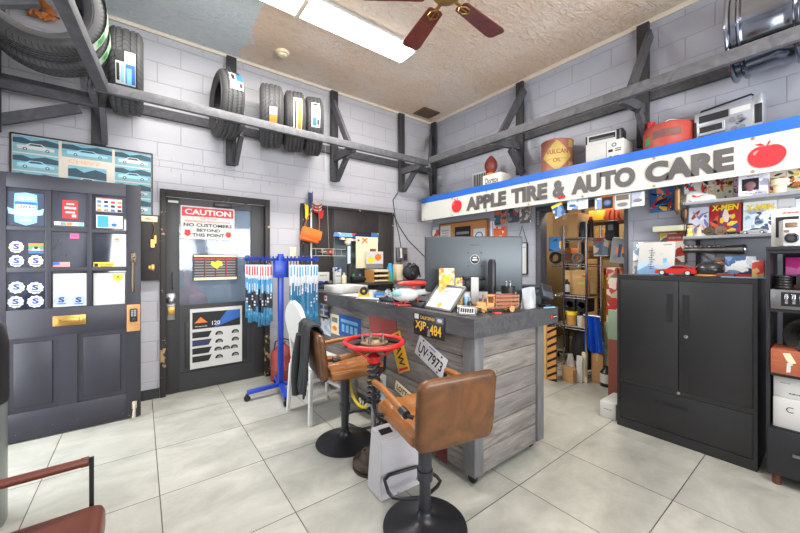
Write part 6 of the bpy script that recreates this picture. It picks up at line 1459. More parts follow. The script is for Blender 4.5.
s1 = sneaker('small white sneaker with red mark on upper shelf, toe to the viewer\'s side', (3.665, xp(3.665, 701, HY).y, SH1), -PI/2)
s1['label'] = 'white sneaker with red swoosh, nearer the yellow comic'
dup(s1, (3.70, xp(3.70, 687, HY).y-.0, SH1), 'white sneaker partly behind the first at the shelf end', rot=(0, 0, -PI/2-.7))
# boxed toys with window
def toybox(name, label, loc, size, rz, mat, inner, txt, tcol):
    w, d, h = size; t = thing(name, label, 'boxed toy', loc, rz)
    b = MB(); b.box(-w/2, w/2, -d/2+.002, d/2, 0, h); b.m(1).box(-w*.38, w*.2, -d/2+.0005, -d/2+.0019, h*.25, h*.78); obj('box_body', b, [mat, INK], t)
    b = MB(); b.ball((-w*.1, -d/2, h*.48), min(w, h)*.2, 14, (1, .3, 1)); b.ball((-w*.1, -d/2, h*.3), min(w, h)*.13, 12, (1, .3, .8)); obj('toy', b, inner, t)
    lettering(t, [(txt, 0, h*.12, h*.1, w*.6, 0), (txt, 0, h*.88, h*.07, w*.4, 0)], [tcol], -d/2-.0002)
    return t
toybox('boxed_toy', 'white and violet boxed collectible on the upper shelf', (3.69, xp(3.69, 754, HY).y, SH1), (.155, .1, .17), -PI/2, mprint('toybox_violet', [(216, 216, 226), (170, 170, 196), (230, 230, 234), (200, 200, 214)], 22, 71), mt('toy_brown', (120, 80, 90), .5), '~', GREYINK)
jar('cream_cup', 'cream and white ribbed cup standing on the upper wall shelf', 'cup', (3.65, xp(3.65, 780, HY).y, SH1), [(0, 0), (.03, 0), (.034, .05), (.046, .056), (.047, .07), (.044, .074), (.047, .09), (.044, .1), (.04, .1), (.03, .02), (0, .02)], CREAM)
# lower shelf toys
LZ = SH2
fg = thing('toy_figure', 'small white and yellow toy figure at the end of the lower shelf', 'toy figure', (3.64, xp(3.64, 690, HY).y, LZ))
b = MB(); b.box(-.02, .02, -.02, .02, 0, .03, .004); b.box(-.022, .022, -.014, .014, .03, .07, .005); obj('toy_body', b, mprint('fig_print', [(230, 220, 120), (236, 236, 230), (60, 110, 160)], 40, 8), fg)
b = MB(); b.ball((0, 0, .088), .02, 12); obj('toy_head', b, mt('toy_skin', (224, 190, 150), .5), fg); b = MB(); b.ball((0, 0, .098), .021, 12, (1, 1, .6)); obj('toy_hair', b, INK, fg)
fg = thing('toy_figure', 'tiny cream toy figure between the first figure and the round medals', 'toy figure', (3.63, xp(3.63, 699, HY).y, LZ))
b = MB(); b.cyl((0, 0, 0), (0, 0, .05), .02, .012, n=12); obj('toy_body', b, CREAM, fg); b = MB(); b.ball((0, 0, .06), .015, 10); obj('toy_head', b, mt('toy_skin', (224, 190, 150), .5), fg)
for i, (u, m, lb) in enumerate([(709, 'medal_bronze', 'round bronze medal standing on the lower shelf, the darker of two'), (720.5, 'medal_pale', 'round pale brown medal standing on the lower shelf next to the toy car')]):
    md = thing('medal', lb, 'medal', (3.64, xp(3.64, u, HY).y, LZ), rot=(0, 0, -PI/2))
    mm = mt(m, [(104, 92, 72), (140, 120, 92)][i], .4, .6)
    b = MB(); b.at(T(0, .004, .036) @ RX(PI/2)).lathe([(0, -.006), (.03, -.006), (.036, -.008), (.036, .004), (0, .004)], 28); b.at(Matrix.Identity(4)).box(-.015, .015, -.01, .014, 0, .006); obj('disc', b, mm, md)
    b = MB(); b.at(T(0, -.004, .036) @ RX(PI/2)).lathe([(0, 0), (.016, 0), (.012, .006), (0, .006)], 6); obj('relief', b, mm, md)
def toycar(label, loc, rz, L, mat, glass, group=None, spoiler=False, low=False):
    t = thing('toy_car', label, 'toy car', loc, rz, group); k = L
    prof = [(-.5, .06), (-.5, .14), (-.47, .17), (-.2, .2), (-.05, .3), (.2, .3), (.36, .21), (.48, .2), (.5, .15), (.5, .06)] if low else [(-.5, .07), (-.5, .18), (-.45, .22), (-.26, .23), (-.15, .37), (.22, .37), (.34, .24), (.48, .23), (.5, .17), (.5, .07)]
    b = MB(); b.prism([(x*k, z*k) for x, z in prof], -.2*k, .2*k); bmesh.ops.bevel(b.bm, geom=[e for e in b.bm.edges], offset=.014*k, segments=2, affect='EDGES'); obj('body', b, mat, t)
    b = MB(); q = prof[3:7]
    for s in (-1, 1): b._add([(q[0][0]*k+.05*k, s*.204*k, (q[0][1]+.015)*k), (q[3][0]*k-.05*k, s*.204*k, (q[3][1]+.015)*k), (q[2][0]*k-.02*k, s*.204*k, (q[2][1]-.02)*k), (q[1][0]*k+.02*k, s*.204*k, (q[1][1]-.02)*k)], [(0, 1, 2, 3)], False)
    obj('side_windows', b, glass, t)
    if spoiler: b = MB(); b.box(.42*k, .52*k, -.2*k, .2*k, .26*k, .275*k); b.box(.45*k, .48*k, -.16*k, -.14*k, .2*k, .26*k); b.box(.45*k, .48*k, .14*k, .16*k, .2*k, .26*k); obj('spoiler', b, mat, t)
    for x in (-.31, .31):
        for y in (-.19, .19):
            b = MB(); b.at(T(x*k, y*k, .085*k) @ RX(PI/2)).lathe([(0, -.03*k), (.085*k, -.03*k), (.085*k, .03*k), (0, .03*k)], 20); w_ = obj('wheel', b, RUBBER, t)
            b = MB(); b.at(T(x*k, y*k, .085*k) @ RX(PI/2)).lathe([(0, -.032*k), (.055*k, -.032*k), (.055*k, .032*k), (0, .032*k)], 16); obj('hubcap', b, STEEL if not low else WHITE, w_)
    return t
toycar('black toy car between medals and the long silver toy car', (3.65, xp(3.65, 732, HY).y, LZ), -PI/2, .085, BLKMETAL, STEEL)
toycar('long silver toy sports car on the lower wall shelf', (3.66, xp(3.66, 754, HY).y, LZ), -PI/2, .14, mt('toy_silver', (190, 196, 200), .3, .6), INK, low=True)
b = None
# ---------------- beneath the shelves
ex = thing('chrome_horn', 'long tarnished chrome horn tube fixed under the wall shelves', 'horn', (3.72, 0, 1.485))
ya, yb = xp(3.72, 683, HY).y, xp(3.72, 744, HY).y
b = MB(); b.tube([(0, ya, .0), (0, ya-.1, .003), (0, (ya+yb)/2, .0), (0, yb+.06, 0), (0, yb, 0)], [.018, .026, .03, .036, .04], 16); obj('horn_tube', b, mt('tarnished_chrome', (136, 134, 130), .3, .9, var=.3, vs=14), ex)
b = MB(); b.ball((0, yb-.002, 0), .042, 16, (1, .5, 1)); obj('end_dome', b, CHROME, ex)
r = random.Random(6); b = MB()
for k in range(9): b.ball((-.005, ya-.03-.028*k, .03), r.uniform(.012, .02), 8)
obj('valve_row', b, mt('horn_pewter', (160, 156, 150), .35, .8), ex)
b = MB()
for y_ in (ya-.06, yb+.06): b.cyl((0, y_, 0), (WX-3.72, y_, 0), .008, n=8)
obj('wall_bracket', b, DKMETAL, ex)
o, w, h, y = sheet('comic_book', 'red and yellow action comic leaning on the wall behind the white print', 'comic', 'x', WX-.02, 660, 684.5, 232.5, 262, mprint('cover_action', [(206, 70, 50), (236, 226, 210), (90, 90, 96), (236, 200, 60), (180, 60, 44), (230, 226, 220)], 20, 80), .004)
marks(o, [('r', -w*.2, w*.45, h*.2, h*.45, 0)], [mt('title_orange', (214, 80, 60), .5)], y); lettering(o, [('~', w*.12, h*.32, h*.16, w*.5, 0, dict(bold=.03))], [PAPER], y-.001)
carton('long_box', 'long flat white and yellow box fixed on the wall above the action comic', 'box', xp(WX-.07, 670, 231.5)-Vector((0, 0, .0)), (.24, .1, .05), -PI/2, mt('box_yellow_white', (222, 220, 190), .5))

# ================================================================ black cabinet and what stands on it
CBX, CBY0, CBY1, CBZ = 3.235, .344, 1.175, 1.28
cb_ = thing('storage_cabinet', 'black metal two door cabinet with wide lower drawer, near the storeroom', 'cabinet', (CBX, CBY1, 0), -PI/2)
w = CBY1-CBY0; d = .46
CBM = mt('cabinet_black', (44, 44, 46), .38, .2, var=.12, vs=3, bump=.04, bs=200)
b = MB(); b.box(0, .02, 0, d, 0, CBZ); b.box(w-.02, w, 0, d, 0, CBZ); b.box(.02, w-.02, 0, d, CBZ-.035, CBZ); b.box(.02, w-.02, .01, d, 0, .02); b.box(.02, w-.02, d-.01, d, .02, CBZ-.035); b.box(.02, w-.02, .0, .02, 0, .072); b.box(.02, w-.02, .004, d-.02, .375, .41); obj('cabinet_case', b, CBM, cb_)
mid = w/2
for s, (x0, x1) in enumerate(((.022, mid-.002), (mid+.002, w-.022))):
    b = MB(); b.box(x0, x1, .002, .022, .412, CBZ-.037, .002); dr_ = obj('door', b, CBM, cb_)
    hx = mid - .05 if s == 0 else mid + .045
    b = MB(); b.box(hx-.014, hx+.014, .0006, .0019, .93, 1.14); b.m(1).box(hx-.017, hx-.014, -.002, .002, .925, 1.145); b.box(hx+.014, hx+.017, -.002, .002, .925, 1.145); b.box(hx-.017, hx+.017, -.002, .002, .92, .93); obj('recessed_handle', b, [INK, CBM], dr_)
    if s: 
        b = MB(); b.at(T(hx, .002, .83) @ RX(PI/2)).lathe([(0, 0), (.013, 0), (.013, .004), (0, .006)], 18); obj('lock', b, CHROME, dr_)
b = MB(); b.box(.022, w-.022, .002, .3, .076, .372, .002); dr_ = obj('drawer', b, CBM, cb_)
b = MB(); b.box(.27, .47, .0005, .0019, .275, .3); b.m(1).box(.265, .475, -.002, .002, .3, .306); obj('recessed_handle', b, [INK, CBM], dr_)
b = MB(); b.at(T(mid, .003, .395) @ RX(PI/2)).lathe([(0, 0), (.011, 0), (.011, .005), (0, .006)], 14); obj('lock', b, CHROME, cb_)
CZT = CBZ + .0005
toycar('red toy sports car with rear wing on top of the black cabinet', (3.42, xp(3.42, 676.5, HY).y, CZT), -PI/2, .262, mt('toy_red', (200, 40, 32), .25), INK, low=True, spoiler=True)
def leaner(name, label, cat, x, u0, u1, vt, mat, th=.012, lean=-.1, zb=CZT):
    c, w, _ = span('x', x, u0, u1, 240, 260); h = on('x', x, (u0+u1)/2, vt).z - zb
    t = thing(name, label, cat, (x, c.y, zb), rot=(lean, 0, -PI/2)); b = MB(); b.box(-w/2, w/2, 0, th, 0, h, .001); bd = obj('board', b, mat, t); return t, bd, w, h
t_, bd, w, h = leaner('art_print', 'white art print with blue ink tower drawing on the black cabinet', 'print', 3.54, 637, 673.5, 241, PAPER, lean=-.22)
sh = [('p', [(-w*.5, 0), (w*.5, 0), (w*.5, h*.2), (w*.3, h*.42), (w*.2, h*.3), (w*.05, h*.3), (-w*.3, h*.42), (-w*.5, h*.3)], 0), ('p', [(-w*.5, 0), (w*.5, 0), (w*.5, h*.1), (w*.1, h*.16), (-w*.2, h*.28), (-w*.5, h*.1)], 1)]
for k in range(9): sh.append(('r', -w*.12-w*(.05+.02*(k % 3)), -w*.12+w*(.04+.03*((k+1) % 3)), h*(.16+.07*k), h*(.18+.07*k), 2))
sh += [('r', -w*.13, -w*.115, h*.15, h*.82, 2), ('r', w*.2, w*.3, h*.36, h*.5, 3), ('r', w*.18, w*.42, h*.9, h*.92, 4), ('r', w*.1, w*.2, h*.62, h*.63, 4)]
marks(bd, sh, [mt('wash_blue', (176, 200, 222), .6), mt('wash_blue_dark', (120, 158, 196), .6), mt('ink_slate', (66, 84, 104), .6), LTBLUE, GREYINK], -.0008)
leaner('art_print', 'second pale print standing mostly behind the white art print', 'print', 3.60, 632.5, 642, 242, mprint('print_back', PAL['pale'], 20, 84), lean=-.1)
t_, bd, w, h = leaner('picture_box', 'box lid with snowy blue mountain picture on the cabinet', 'box', 3.55, 725, 756, 256.5, mprint('mountain_print', [(70, 110, 160), (200, 214, 226), (120, 156, 196), (236, 240, 244), (50, 70, 100)], 16, 86, .9), th=.05, lean=0)
marks(bd, [('r', -w*.5, w*.5, 0, h*.12, 0)], [REDINK], -.0008)
hm = thing('toy_helmet', 'black domed toy helmet on a small wooden base on the cabinet', 'helmet', (3.44, xp(3.44, 709, HY).y, CZT), -PI/2)
b = MB(); b.lathe([(0, 0), (.09, 0), (.095, .006), (.09, .014), (0, .014)], 28); obj('wooden_base', b, PINE, hm)
b = MB(); b.ball((0, 0, .05), .075, 20, (1.15, .9, .8)); b.box(-.08, .09, -.05, .05, .0145, .03, .01); obj('dome', b, mt('helmet_black', (58, 60, 64), .25, .3), hm)
fg = thing('toy_figure', 'small brown capped toy figure between helmet and mountain box', 'toy figure', (3.56, xp(3.56, 719.5, HY).y, CZT))
b = MB(); b.box(-.025, .025, -.025, .025, 0, .05, .006); b.box(-.03, .03, -.02, .02, .05, .085, .006); obj('toy_body', b, mt('fig_grey', (80, 82, 90), .5), fg); b = MB(); b.ball((0, 0, .105), .026, 12); obj('toy_head', b, mt('toy_tan', (196, 140, 90), .5), fg); b = MB(); b.ball((0, 0, .116), .028, 12, (1, 1, .5)); obj('toy_cap', b, mt('cap_brown', (110, 76, 50), .6), fg)
carton('small_box', 'small red and white box right after the mountain picture box', 'box', (3.52, xp(3.52, 758.5, HY).y, CZT), (.06, .06, .12), -PI/2, mprint('redbox', [(206, 70, 60), (236, 230, 224), (226, 180, 120)], 24, 88))
carton('flat_tin', 'flat dark red tin lying between helmet and mountain box', 'tin', (3.36, xp(3.36, 726, HY).y, CZT), (.09, .06, .025), -PI/2, mt('tin_red', (120, 44, 44), .4))
tag(obj('bookmark_strip', MB().box(-.12, .12, -.012, .012, 0, .006, .001), LTBLUE, loc=(3.30, xp(3.30, 745, HY).y, CZT), rz=-PI/2), 'pale blue strip lying at the front of the cabinet top', 'strip')
# white box on the floor left of the cabinet
carton('shoe_box', 'white box with grey print on the floor against the black cabinet', 'box', (3.44, 1.27, 0), (.13, .3, .14), -PI/2+PI/2*0, PAPER, lines=[('~', 0, .08, .02, .06)], linemats=[GREYINK])

# ================================================================ black shelving by the cabinet
SX = 3.148
rs = thing('shelving_unit', 'black wooden shelving unit with lower drawer at the near end of the wall', 'shelving', (SX, .285, 0), -PI/2)
w, d = .8, .42; SM = mt('shelving_black', (36, 36, 40), .4, var=.12)
b = MB(); b.box(-.012, .003, 0, d, .06, 1.485); obj('side_panel', b, SM, rs); b = MB(); b.box(w-.028, w, 0, d, .06, 1.485); obj('side_panel', b, SM, rs)
for z in (.36, .70, 1.10, 1.465): b = MB(); b.box(.0035, w-.028, .005, d, z-.02, z); obj('shelf_board', b, SM, rs)
b = MB(); b.box(.028, w-.028, d-.008, d, .08, 1.445); obj('back_panel', b, SM, rs)
b = MB(); b.box(-.004, w+.004, -.018, -.001, .075, .355, .002); dw = obj('drawer', b, SM, rs)
b = MB(); b.bar((.1, -.045, .23), (.5, -.045, .23), .012, .016); b.cyl((.13, -.018, .23), (.13, -.045, .23), .005, n=8); b.cyl((.47, -.018, .23), (.47, -.045, .23), .005, n=8); obj('drawer_handle', b, STEEL, dw)
for x in (.03, w-.03):
    for y in (.03, d-.03): b = MB(); b.lathe([(0, 0), (.02, 0), (.022, .01), (.018, .06), (0, .06)], 14); f_ = obj('foot', b, mwood('foot_wood', (92, 52, 38), (120, 70, 50)), rs); f_.location = (x, y, 0)
b = MB(); b.box(-.014, w+.002, -.004, d, 1.4655, 1.487, .002); obj('top_board', b, SM, rs)
RS = lambda x, y, z: (SX + y, .285 - x, z)
carton('parts_box', 'white box with dark oval print, lower of two in the shelving unit', 'box', RS(.145, .16, .3605), (.26, .28, .185), -PI/2, PAPER, lines=[('C', -.06, .12, .035, None, 0), ('~', .05, .14, .015, .1, 0), ('~', .05, .115, .012, .07, 1)], linemats=[INK, GREYINK])
carton('parts_box', 'white box with small dark print, upper of two in the shelving unit', 'box', RS(.125, .17, .5465), (.22, .26, .13), -PI/2, PAPER, lines=[('~', -.02, .03, .016, .05, 0), ('~', -.06, .09, .012, .04, 1)], linemats=[INK, GREYINK])
cg = thing('cigar_box', 'reddish slatted box with a cream paper strip in the shelving unit', 'box', RS(.078, .085, .7005), -PI/2)
b = MB(); b.box(-.07, .07, -.1, .12, 0, .15, .003); obj('box_body', b, mwood('red_cedar', (150, 76, 50), (184, 104, 72), (1, 1, 9), .5), cg)
marks(cg, [('p', [(-.02, .13), (.01, .135), (.035, .08), (.01, .07), (-.005, .09)], 0), ('p', [(-.005, .015), (.012, .02), (.014, .06), (.022, .065), (.02, .075), (-.002, .075)], 1)], [CREAM, PAPER], -.1008)
jar('rubber_bellows', 'dark blue ribbed rubber bellows standing in the shelving unit', 'bellows', RS(.178, .03, .7005), [(0, 0), (.055, 0)] + [(.06 + .008*(k % 2), .015+.014*k) for k in range(13)] + [(.055, .2), (.05, .24), (.03, .265), (0, .27)], mt('bellows_navy', (58, 70, 86), .45))
hd = thing('sun_hat', 'dark round mesh hat hanging over the reddish box in the shelving', 'hat', RS(.185, .2, .91), rot=(.95, .25, -PI/2))
b = MB(); b.lathe([(.14, 0), (.1, .012), (.085, .02), (.07, .07), (0, .085)], 30, cap=False); b.at(T(0, 0, .0)).lathe([(.14, .0), (.145, .004), (.14, .008)], 30, cap=False); obj('hat_body', b, mt('hat_dark', (64, 62, 58), .7, var=.3, vs=60, bump=.5, bs=150), hd)
st_ = thing('stereo_receiver', 'silver stereo receiver with black face on the shelving unit', 'stereo', RS(.206, .12, 1.1005), -PI/2)
b = MB(); b.box(-.2, .2, -.13, .2, 0, .12, .004); obj('receiver_case', b, STEEL, st_)
b = MB(); b.box(-.155, .19, -.1325, -.1301, .02, .105); obj('face_panel', b, BLACK, st_)
b = MB()
for k in range(4): b.box(-.14+.03*k, -.125+.03*k, -.14, -.1326, .035, .095, .002)
b.cyl((.02, -.1326, .06), (.02, -.155, .06), .028, n=20); b.cyl((-.18, -.13, .08), (-.18, -.14, .08), .008, n=10); obj('control_knob', b, CHROME, st_)
sp_ = thing('wire_spool', 'coil of dark wire with a red plug lying on the stereo', 'wire coil', RS(.06, .07, 1.221), 0)
b = MB(); 
for k in range(5): b.tube([(.04*math.cos(a)+.003*k, .04*math.sin(a), .012+.016*k) for a in [2*PI*q/20 for q in range(20)]], .009, 7, True)
obj('coil', b, BLACK, sp_); b = MB(); b.box(-.02, .02, -.06, -.03, .0, .03, .005); obj('plug', b, REDPNT, sp_)
carton('black_device', 'black electronic box standing on the silver stereo', 'device', RS(.2, .12, 1.221), (.18, .2, .09), -PI/2, BLACK, lines=[('~', -.04, .03, .012, .04)], linemats=[REDINK])
carton('pink_box', 'magenta box standing behind the wire coil on the shelving', 'box', RS(.15, .3, 1.221), (.2, .08, .2), -PI/2, mprint('pinkbox', [(206, 50, 140), (226, 120, 180), (60, 50, 60)], 12, 90))
cmr = thing('vintage_camera', 'white and beige box camera on top of the shelving unit', 'camera', RS(.1, .06, 1.4875), -PI/2+.25)
b = MB(); b.box(-.055, .055, -.045, .06, 0, .165, .008); b.m(1).box(.02, .0551, -.04, .0605, .005, .16, .003); obj('camera_body', b, [WHITE, mt('camera_beige', (170, 156, 132), .6)], cmr)
b = MB(); b.at(T(-.02, -.045, .05) @ RX(PI/2)).lathe([(.0, 0), (.03, 0), (.03, .015), (.02, .02), (.018, .01), (0, .01)], 22); obj('lens', b, DKMETAL, cmr)
b = MB(); b.box(-.045, .005, -.048, -.0451, .115, .145, .003); b.box(-.05, -.03, -.05, -.0451, .085, .1); obj('viewfinder', b, mt('viewfinder_brown', (110, 84, 60), .4), cmr)
toybox('boxed_toy', 'white windowed boxed collectible with red band behind the box camera', RS(.08, .22, 1.4875), (.17, .12, .25), -PI/2, PAPER, REDPNT, '~', REDINK)
tag(obj('green_ball', MB().ball((0, 0, .03), .03, 14), mt('lime', (140, 200, 50), .4), loc=RS(.19, .08, 1.4875)), 'lime green ball beside the box camera on the shelving', 'ball')
# ================================================================ storeroom beyond the doorway
STW = mt('storeroom_wall_paint', (112, 92, 66), .7, var=.1, bump=.1)
b = MB(); b.box(WX+.12, 6.4, 3.2, 3.3, 0, 3.2); struct('wall_storeroom_left', b, STW, ang=0)
b = MB(); b.box(WX+.12, 6.4, .1, .2, 0, 3.2); struct('wall_storeroom_right', b, STW, ang=0)
b = MB(); b.box(6.3, 6.4, .2, 3.2, 0, 3.2); struct('wall_storeroom_back', b, STW, ang=0)
b = MB(); b.box(WX+.12, 6.4, .1, 3.3, 3.2, 3.28); struct('ceiling_storeroom', b, STW, ang=0)
b = MB(); b.box(WX-.02, WX+.13, S1-.004, S1+.06, 0, 2.06, .003); b.box(WX-.02, WX+.13, S0-.0, S0+.03, 0, 2.06, .003); b.box(WX-.02, WX+.13, S0, S1, 2.0, 2.06, .003)
struct('trim_4', b, mt('doorway_plum', (72, 70, 78), .6, var=.2))
t_ = thing('sticker_strip', 'vertical strip of small white stickers on the doorway frame', 'stickers', (WX-.0215, S1+.028, 1.86), -PI/2)
b = MB()
for k in range(5): b.box(-.015, .015, -.001, .001, -.02+.035*k, .008+.035*k)
obj('sticker', b, GREYINK, t_)
# wire rack, end-on, against the near jamb
RX0, RX1, RY0, RY1 = 4.06, 4.44, 1.79, 2.05
wr_ = thing('wire_rack', 'chrome wire shelving rack just inside the storeroom doorway', 'rack', (0, 0, 0))
for x in (RX0, RX1):
    for y in (RY0, RY1+.16):
        b = MB(); b.cyl((x, y if y < 2 else RY1+.0, 0), (x, y if y < 2 else RY1+.0, 1.82), .0125, n=10); obj('post', b, CHROME, wr_)
RY1 = 2.05
levels = (.1, .62, .985, 1.355, 1.665)
for z in levels:
    b = MB()
    for y in (RY0, RY1+.15): b.cyl((RX0, y, z), (RX1, y, z), .005, n=6); b.cyl((RX0, y, z-.03), (RX1, y, z-.03), .004, n=6)
    for x in (RX0, RX1): b.cyl((x, RY0, z), (x, RY1+.15, z), .005, n=6); b.cyl((x, RY0, z-.03), (x, RY1+.15, z-.03), .004, n=6)
    for k in range(10): x = RX0+.04*k; b.cyl((x, RY0, z), (x, RY1+.15, z), .0025, n=5)
    for k in range(9): y = RY0+.04+.045*k; b.tube([(RX0, y-.02, z), (RX0, y, z-.03), (RX0, y+.02, z)], .002, 4)
    obj('wire_shelf', b, CHROME, wr_)
def st(u, x, z): p = on('x', x, u, HY); p.z = z; return p
NB = -PI/2
carton('cardboard_box', 'large plain cardboard box on top of the wire rack', 'box', (4.25, 2.06, 1.671), (.30, .3, .30), NB, CARD, tape=CARD2)
BK_ = mt('case_black', (30, 30, 32), .5)
o, w, h, y = sheet('blue_packet', 'blue and yellow printed packet hanging on the wire rack front', 'packet', 'x', RX0-.012, 549, 561, 237, 251, mprint('bluepack', [(40, 110, 170), (220, 190, 70), (30, 60, 90), (120, 180, 210)], 14, 92), .01)
r = random.Random(9)
for i, (u, rr, lb) in enumerate([(555, .06, 'black ribbed hose coil on the second rack shelf by the blue packet'), (567, .055, 'dark hose coil in the middle of the second rack shelf'), (577, .05, 'grey ribbed hose coil at the end of the second rack shelf')]):
    t_ = thing('hose_coil', lb, 'hose', st(u, 4.2, 1.362), 0)
    for q in range(2):
        b = MB()
        b.at(T(.03*q, 0, rr+.014) @ RZ(.3*i) @ RY(PI/2)).tube([(rr*math.cos(a), rr*math.sin(a), 0) for a in [2*PI*k/24 for k in range(24)]], .016, 8, True); obj('coil', b, mt('hose_%d' % i, [(40, 40, 42), (84, 76, 64), (96, 96, 98)][i], .6, bump=.5, bs=120), t_)
carton('rust_box', 'rust coloured box standing behind the hoses on the rack', 'box', st(571, 4.5, 1.362), (.09, .2, .2), NB, mt('rust_orange', (170, 92, 50), .6))
jar('spray_can', 'dark spray can on top of the rack beside the cardboard box', 'can', (4.15, 1.87, 1.671), [(0, 0), (.033, 0), (.033, .17), (.02, .19), (0, .19)], mt('can_navy', (44, 50, 66), .4), [(0, .1901), (.02, .1901), (.02, .22), (0, .22)], WHITE)
jar('spray_can', 'black spray can behind the dark one on top of the rack', 'can', (4.26, 1.83, 1.671), [(0, 0), (.033, 0), (.033, .2), (.02, .22), (0, .22)], BLACK, [(0, .2201), (.02, .2201), (.02, .25), (0, .25)], REDINK)
# third level
carton('cardboard_box', 'cardboard box with white bottle before it on third rack shelf', 'box', (4.27, 1.99, .991), (.2, .2, .24), NB, CARD2, flaps=True)
jar('white_label_bottle', 'black bottle with white label at the front of the third rack shelf', 'bottle', (4.12, 2.045-.0, .991), [(0, 0), (.035, 0), (.035, .13), (.015, .16), (.015, .18), (0, .18)], BLACK, [(.0352, .03), (.0355, .03), (.0355, .12), (.0352, .12)], PAPER)
carton('lime_tag_box', 'brown box with lime green tag on the third rack shelf', 'box', (4.2, 1.9, .991), (.14, .12, .2), NB, CARD, lines=[('~', .02, .14, .06, .07)], linemats=[mt('lime', (140, 200, 50), .4)])
jar('yellow_lid_tub', 'amber tub with yellow lid on the lower rack shelf', 'tub', (4.14, 2.0, .6245), [(0, 0), (.055, 0), (.06, .12), (0, .12)], mt('amber', (196, 140, 70), .4), [(0, .1201), (.064, .1201), (.064, .16), (0, .16)], YELINK)
jar('white_cup', 'white plastic cup beside the amber tub on the lower rack shelf', 'cup', (4.12, 1.885, .6245), [(0, 0), (.03, 0), (.036, .12), (.033, .12), (.028, .01), (0, .01)], WHITE)
carton('carton', 'small brown carton at the end of the lower rack shelf', 'box', (4.16, 1.835-.0, .6245), (.09, .12, .1), NB, CARD)
# black drum of hose on a shelf between: speakers
for i, (y_, lb) in enumerate([(2.02, 'black loudspeaker box under the third rack shelf, beside the jamb'), (1.88, 'black loudspeaker box under the third rack shelf, away from jamb')]):
    t_ = thing('loudspeaker', lb, 'loudspeaker', (4.24, y_, .626+.17), NB)
    b = MB(); b.box(-.062, .062, -.1, .1, 0, .155, .004); obj('case', b, BK_, t_); b = MB(); b.at(T(0, -.1, .078) @ RX(PI/2)).lathe([(.05, 0), (.052, .006), (.045, .008), (.03, -.006), (0, -.004)], 22); obj('cone', b, DKMETAL, t_)
    t_.location.z = .626 + (.0 if False else 0.165)
t_ = thing('dark_coat', 'dark cloth bundle stuffed in the bottom of the rack', 'cloth', (4.28, 1.93, .105))
b = MB(); b.grid(lambda i, j: (.12*math.cos(2*PI*i)*(1-.5*j**3)*(1+.12*math.sin(12*PI*i+3*j)), .13*math.sin(2*PI*i)*(1-.5*j**3)*(1+.1*math.sin(8*PI*i)), .46*j), 48, 10); b.ball((0, 0, .44), .08, 12, (1, 1, .5)); obj('bundle', b, mt('coat_dark', (34, 34, 38), .8, bump=.3), t_)
# slatted crate and cartons in the doorway
cr = thing('slatted_crate', 'light wooden slatted panel leaning by the doorway behind the counter', 'crate', (3.80, 2.06, 0), NB)
b = MB(); b.box(-.11, -.06, -.02, .03, 0, .66, .003); obj('upright_board', b, CARD2, cr)
b = MB(); b.box(-.055, .055, .0, .012, 0, .64); obj('back_board', b, INK, cr)
b = MB()
for k in range(8):
    z0 = -.03+.085*k; b.at(T(0, -.006, z0)).prism([(-.055, max(0, 0-z0)), (.055, .07 if z0+.07 < .64 else .64-z0), (.055, .125 if z0+.125 < .64 else .64-z0), (-.055, max(.055, 0))], -.006, .006)
obj('slat', b, PINE, cr)
carton('cardboard_box', 'small open cardboard box on the storeroom floor by the crate', 'box', (4.0, 1.93, 0), (.13, .2, .14), NB, CARD, flaps=True)
t_ = thing('scrap_bag', 'white plastic sack with scraps in the small open box', 'sack', (4.03, 1.96, .14), 0)
b = MB(); b.grid(lambda i, j: (.06*math.cos(2*PI*i)*(1-.6*j)*(1+.2*math.sin(10*PI*i)), .06*math.sin(2*PI*i)*(1-.6*j), .16*j), 30, 6); obj('sack', b, mt('sack_white', (206, 200, 190), .5), t_)
for i, (y_, h, lb) in enumerate([(1.845, .3, 'tall white board scrap standing on the storeroom floor'), (1.81, .34, 'cream board scrap leaning behind the white one')]):
    tag(obj('board_scrap', MB().box(-.012, .012, -.03, .03, 0, h, .002), [PAPER, CREAM][i], loc=(4.0+.05*i, y_, 0), rot=(0, .1, .2)), lb, 'board')
carton('cardboard_box', 'upright cardboard box under the blue plastic sheet', 'box', (4.19, 1.71, 0), (.12, .13, .34), NB+.1, CARD, tape=CARD2)
t_ = thing('blue_tarp', 'bright blue plastic sheet hanging folded beside the rack', 'tarp', (4.13, 1.72, .35))
t = NT('tarp_blue'); t.base(col(24, 82, 196)); t.rm(.25); t.bump(t.noise(t.co('Object', (1, 1, .3)), 30, 4), .5, .02)
b = MB(); b.grid(lambda i, j: (-.05+.025*math.sin(14*i)+.05*(1-j)*math.sin(PI*i), .10-.2*i*(1.0-.25*j), .0 + .42*j + .02*math.sin(9*i)*(1-j)), 30, 10, .004); obj('sheet', b, t.m, t_)
b = MB(); b.cyl((-.05, .11, .42), (-.05, -.07, .42), .012, n=8); obj('top_rod', b, STEEL, t_)
jar('oil_bottle', 'black oil jug with white label on the storeroom floor', 'bottle', (4.13, 1.61, 0), [(0, 0), (.058, 0), (.06, .01), (.06, .15), (.022, .2), (.02, .22), (0, .22)], BLACK, [(.0602, .04), (.0606, .04), (.0606, .14), (.0602, .14)], PAPER)
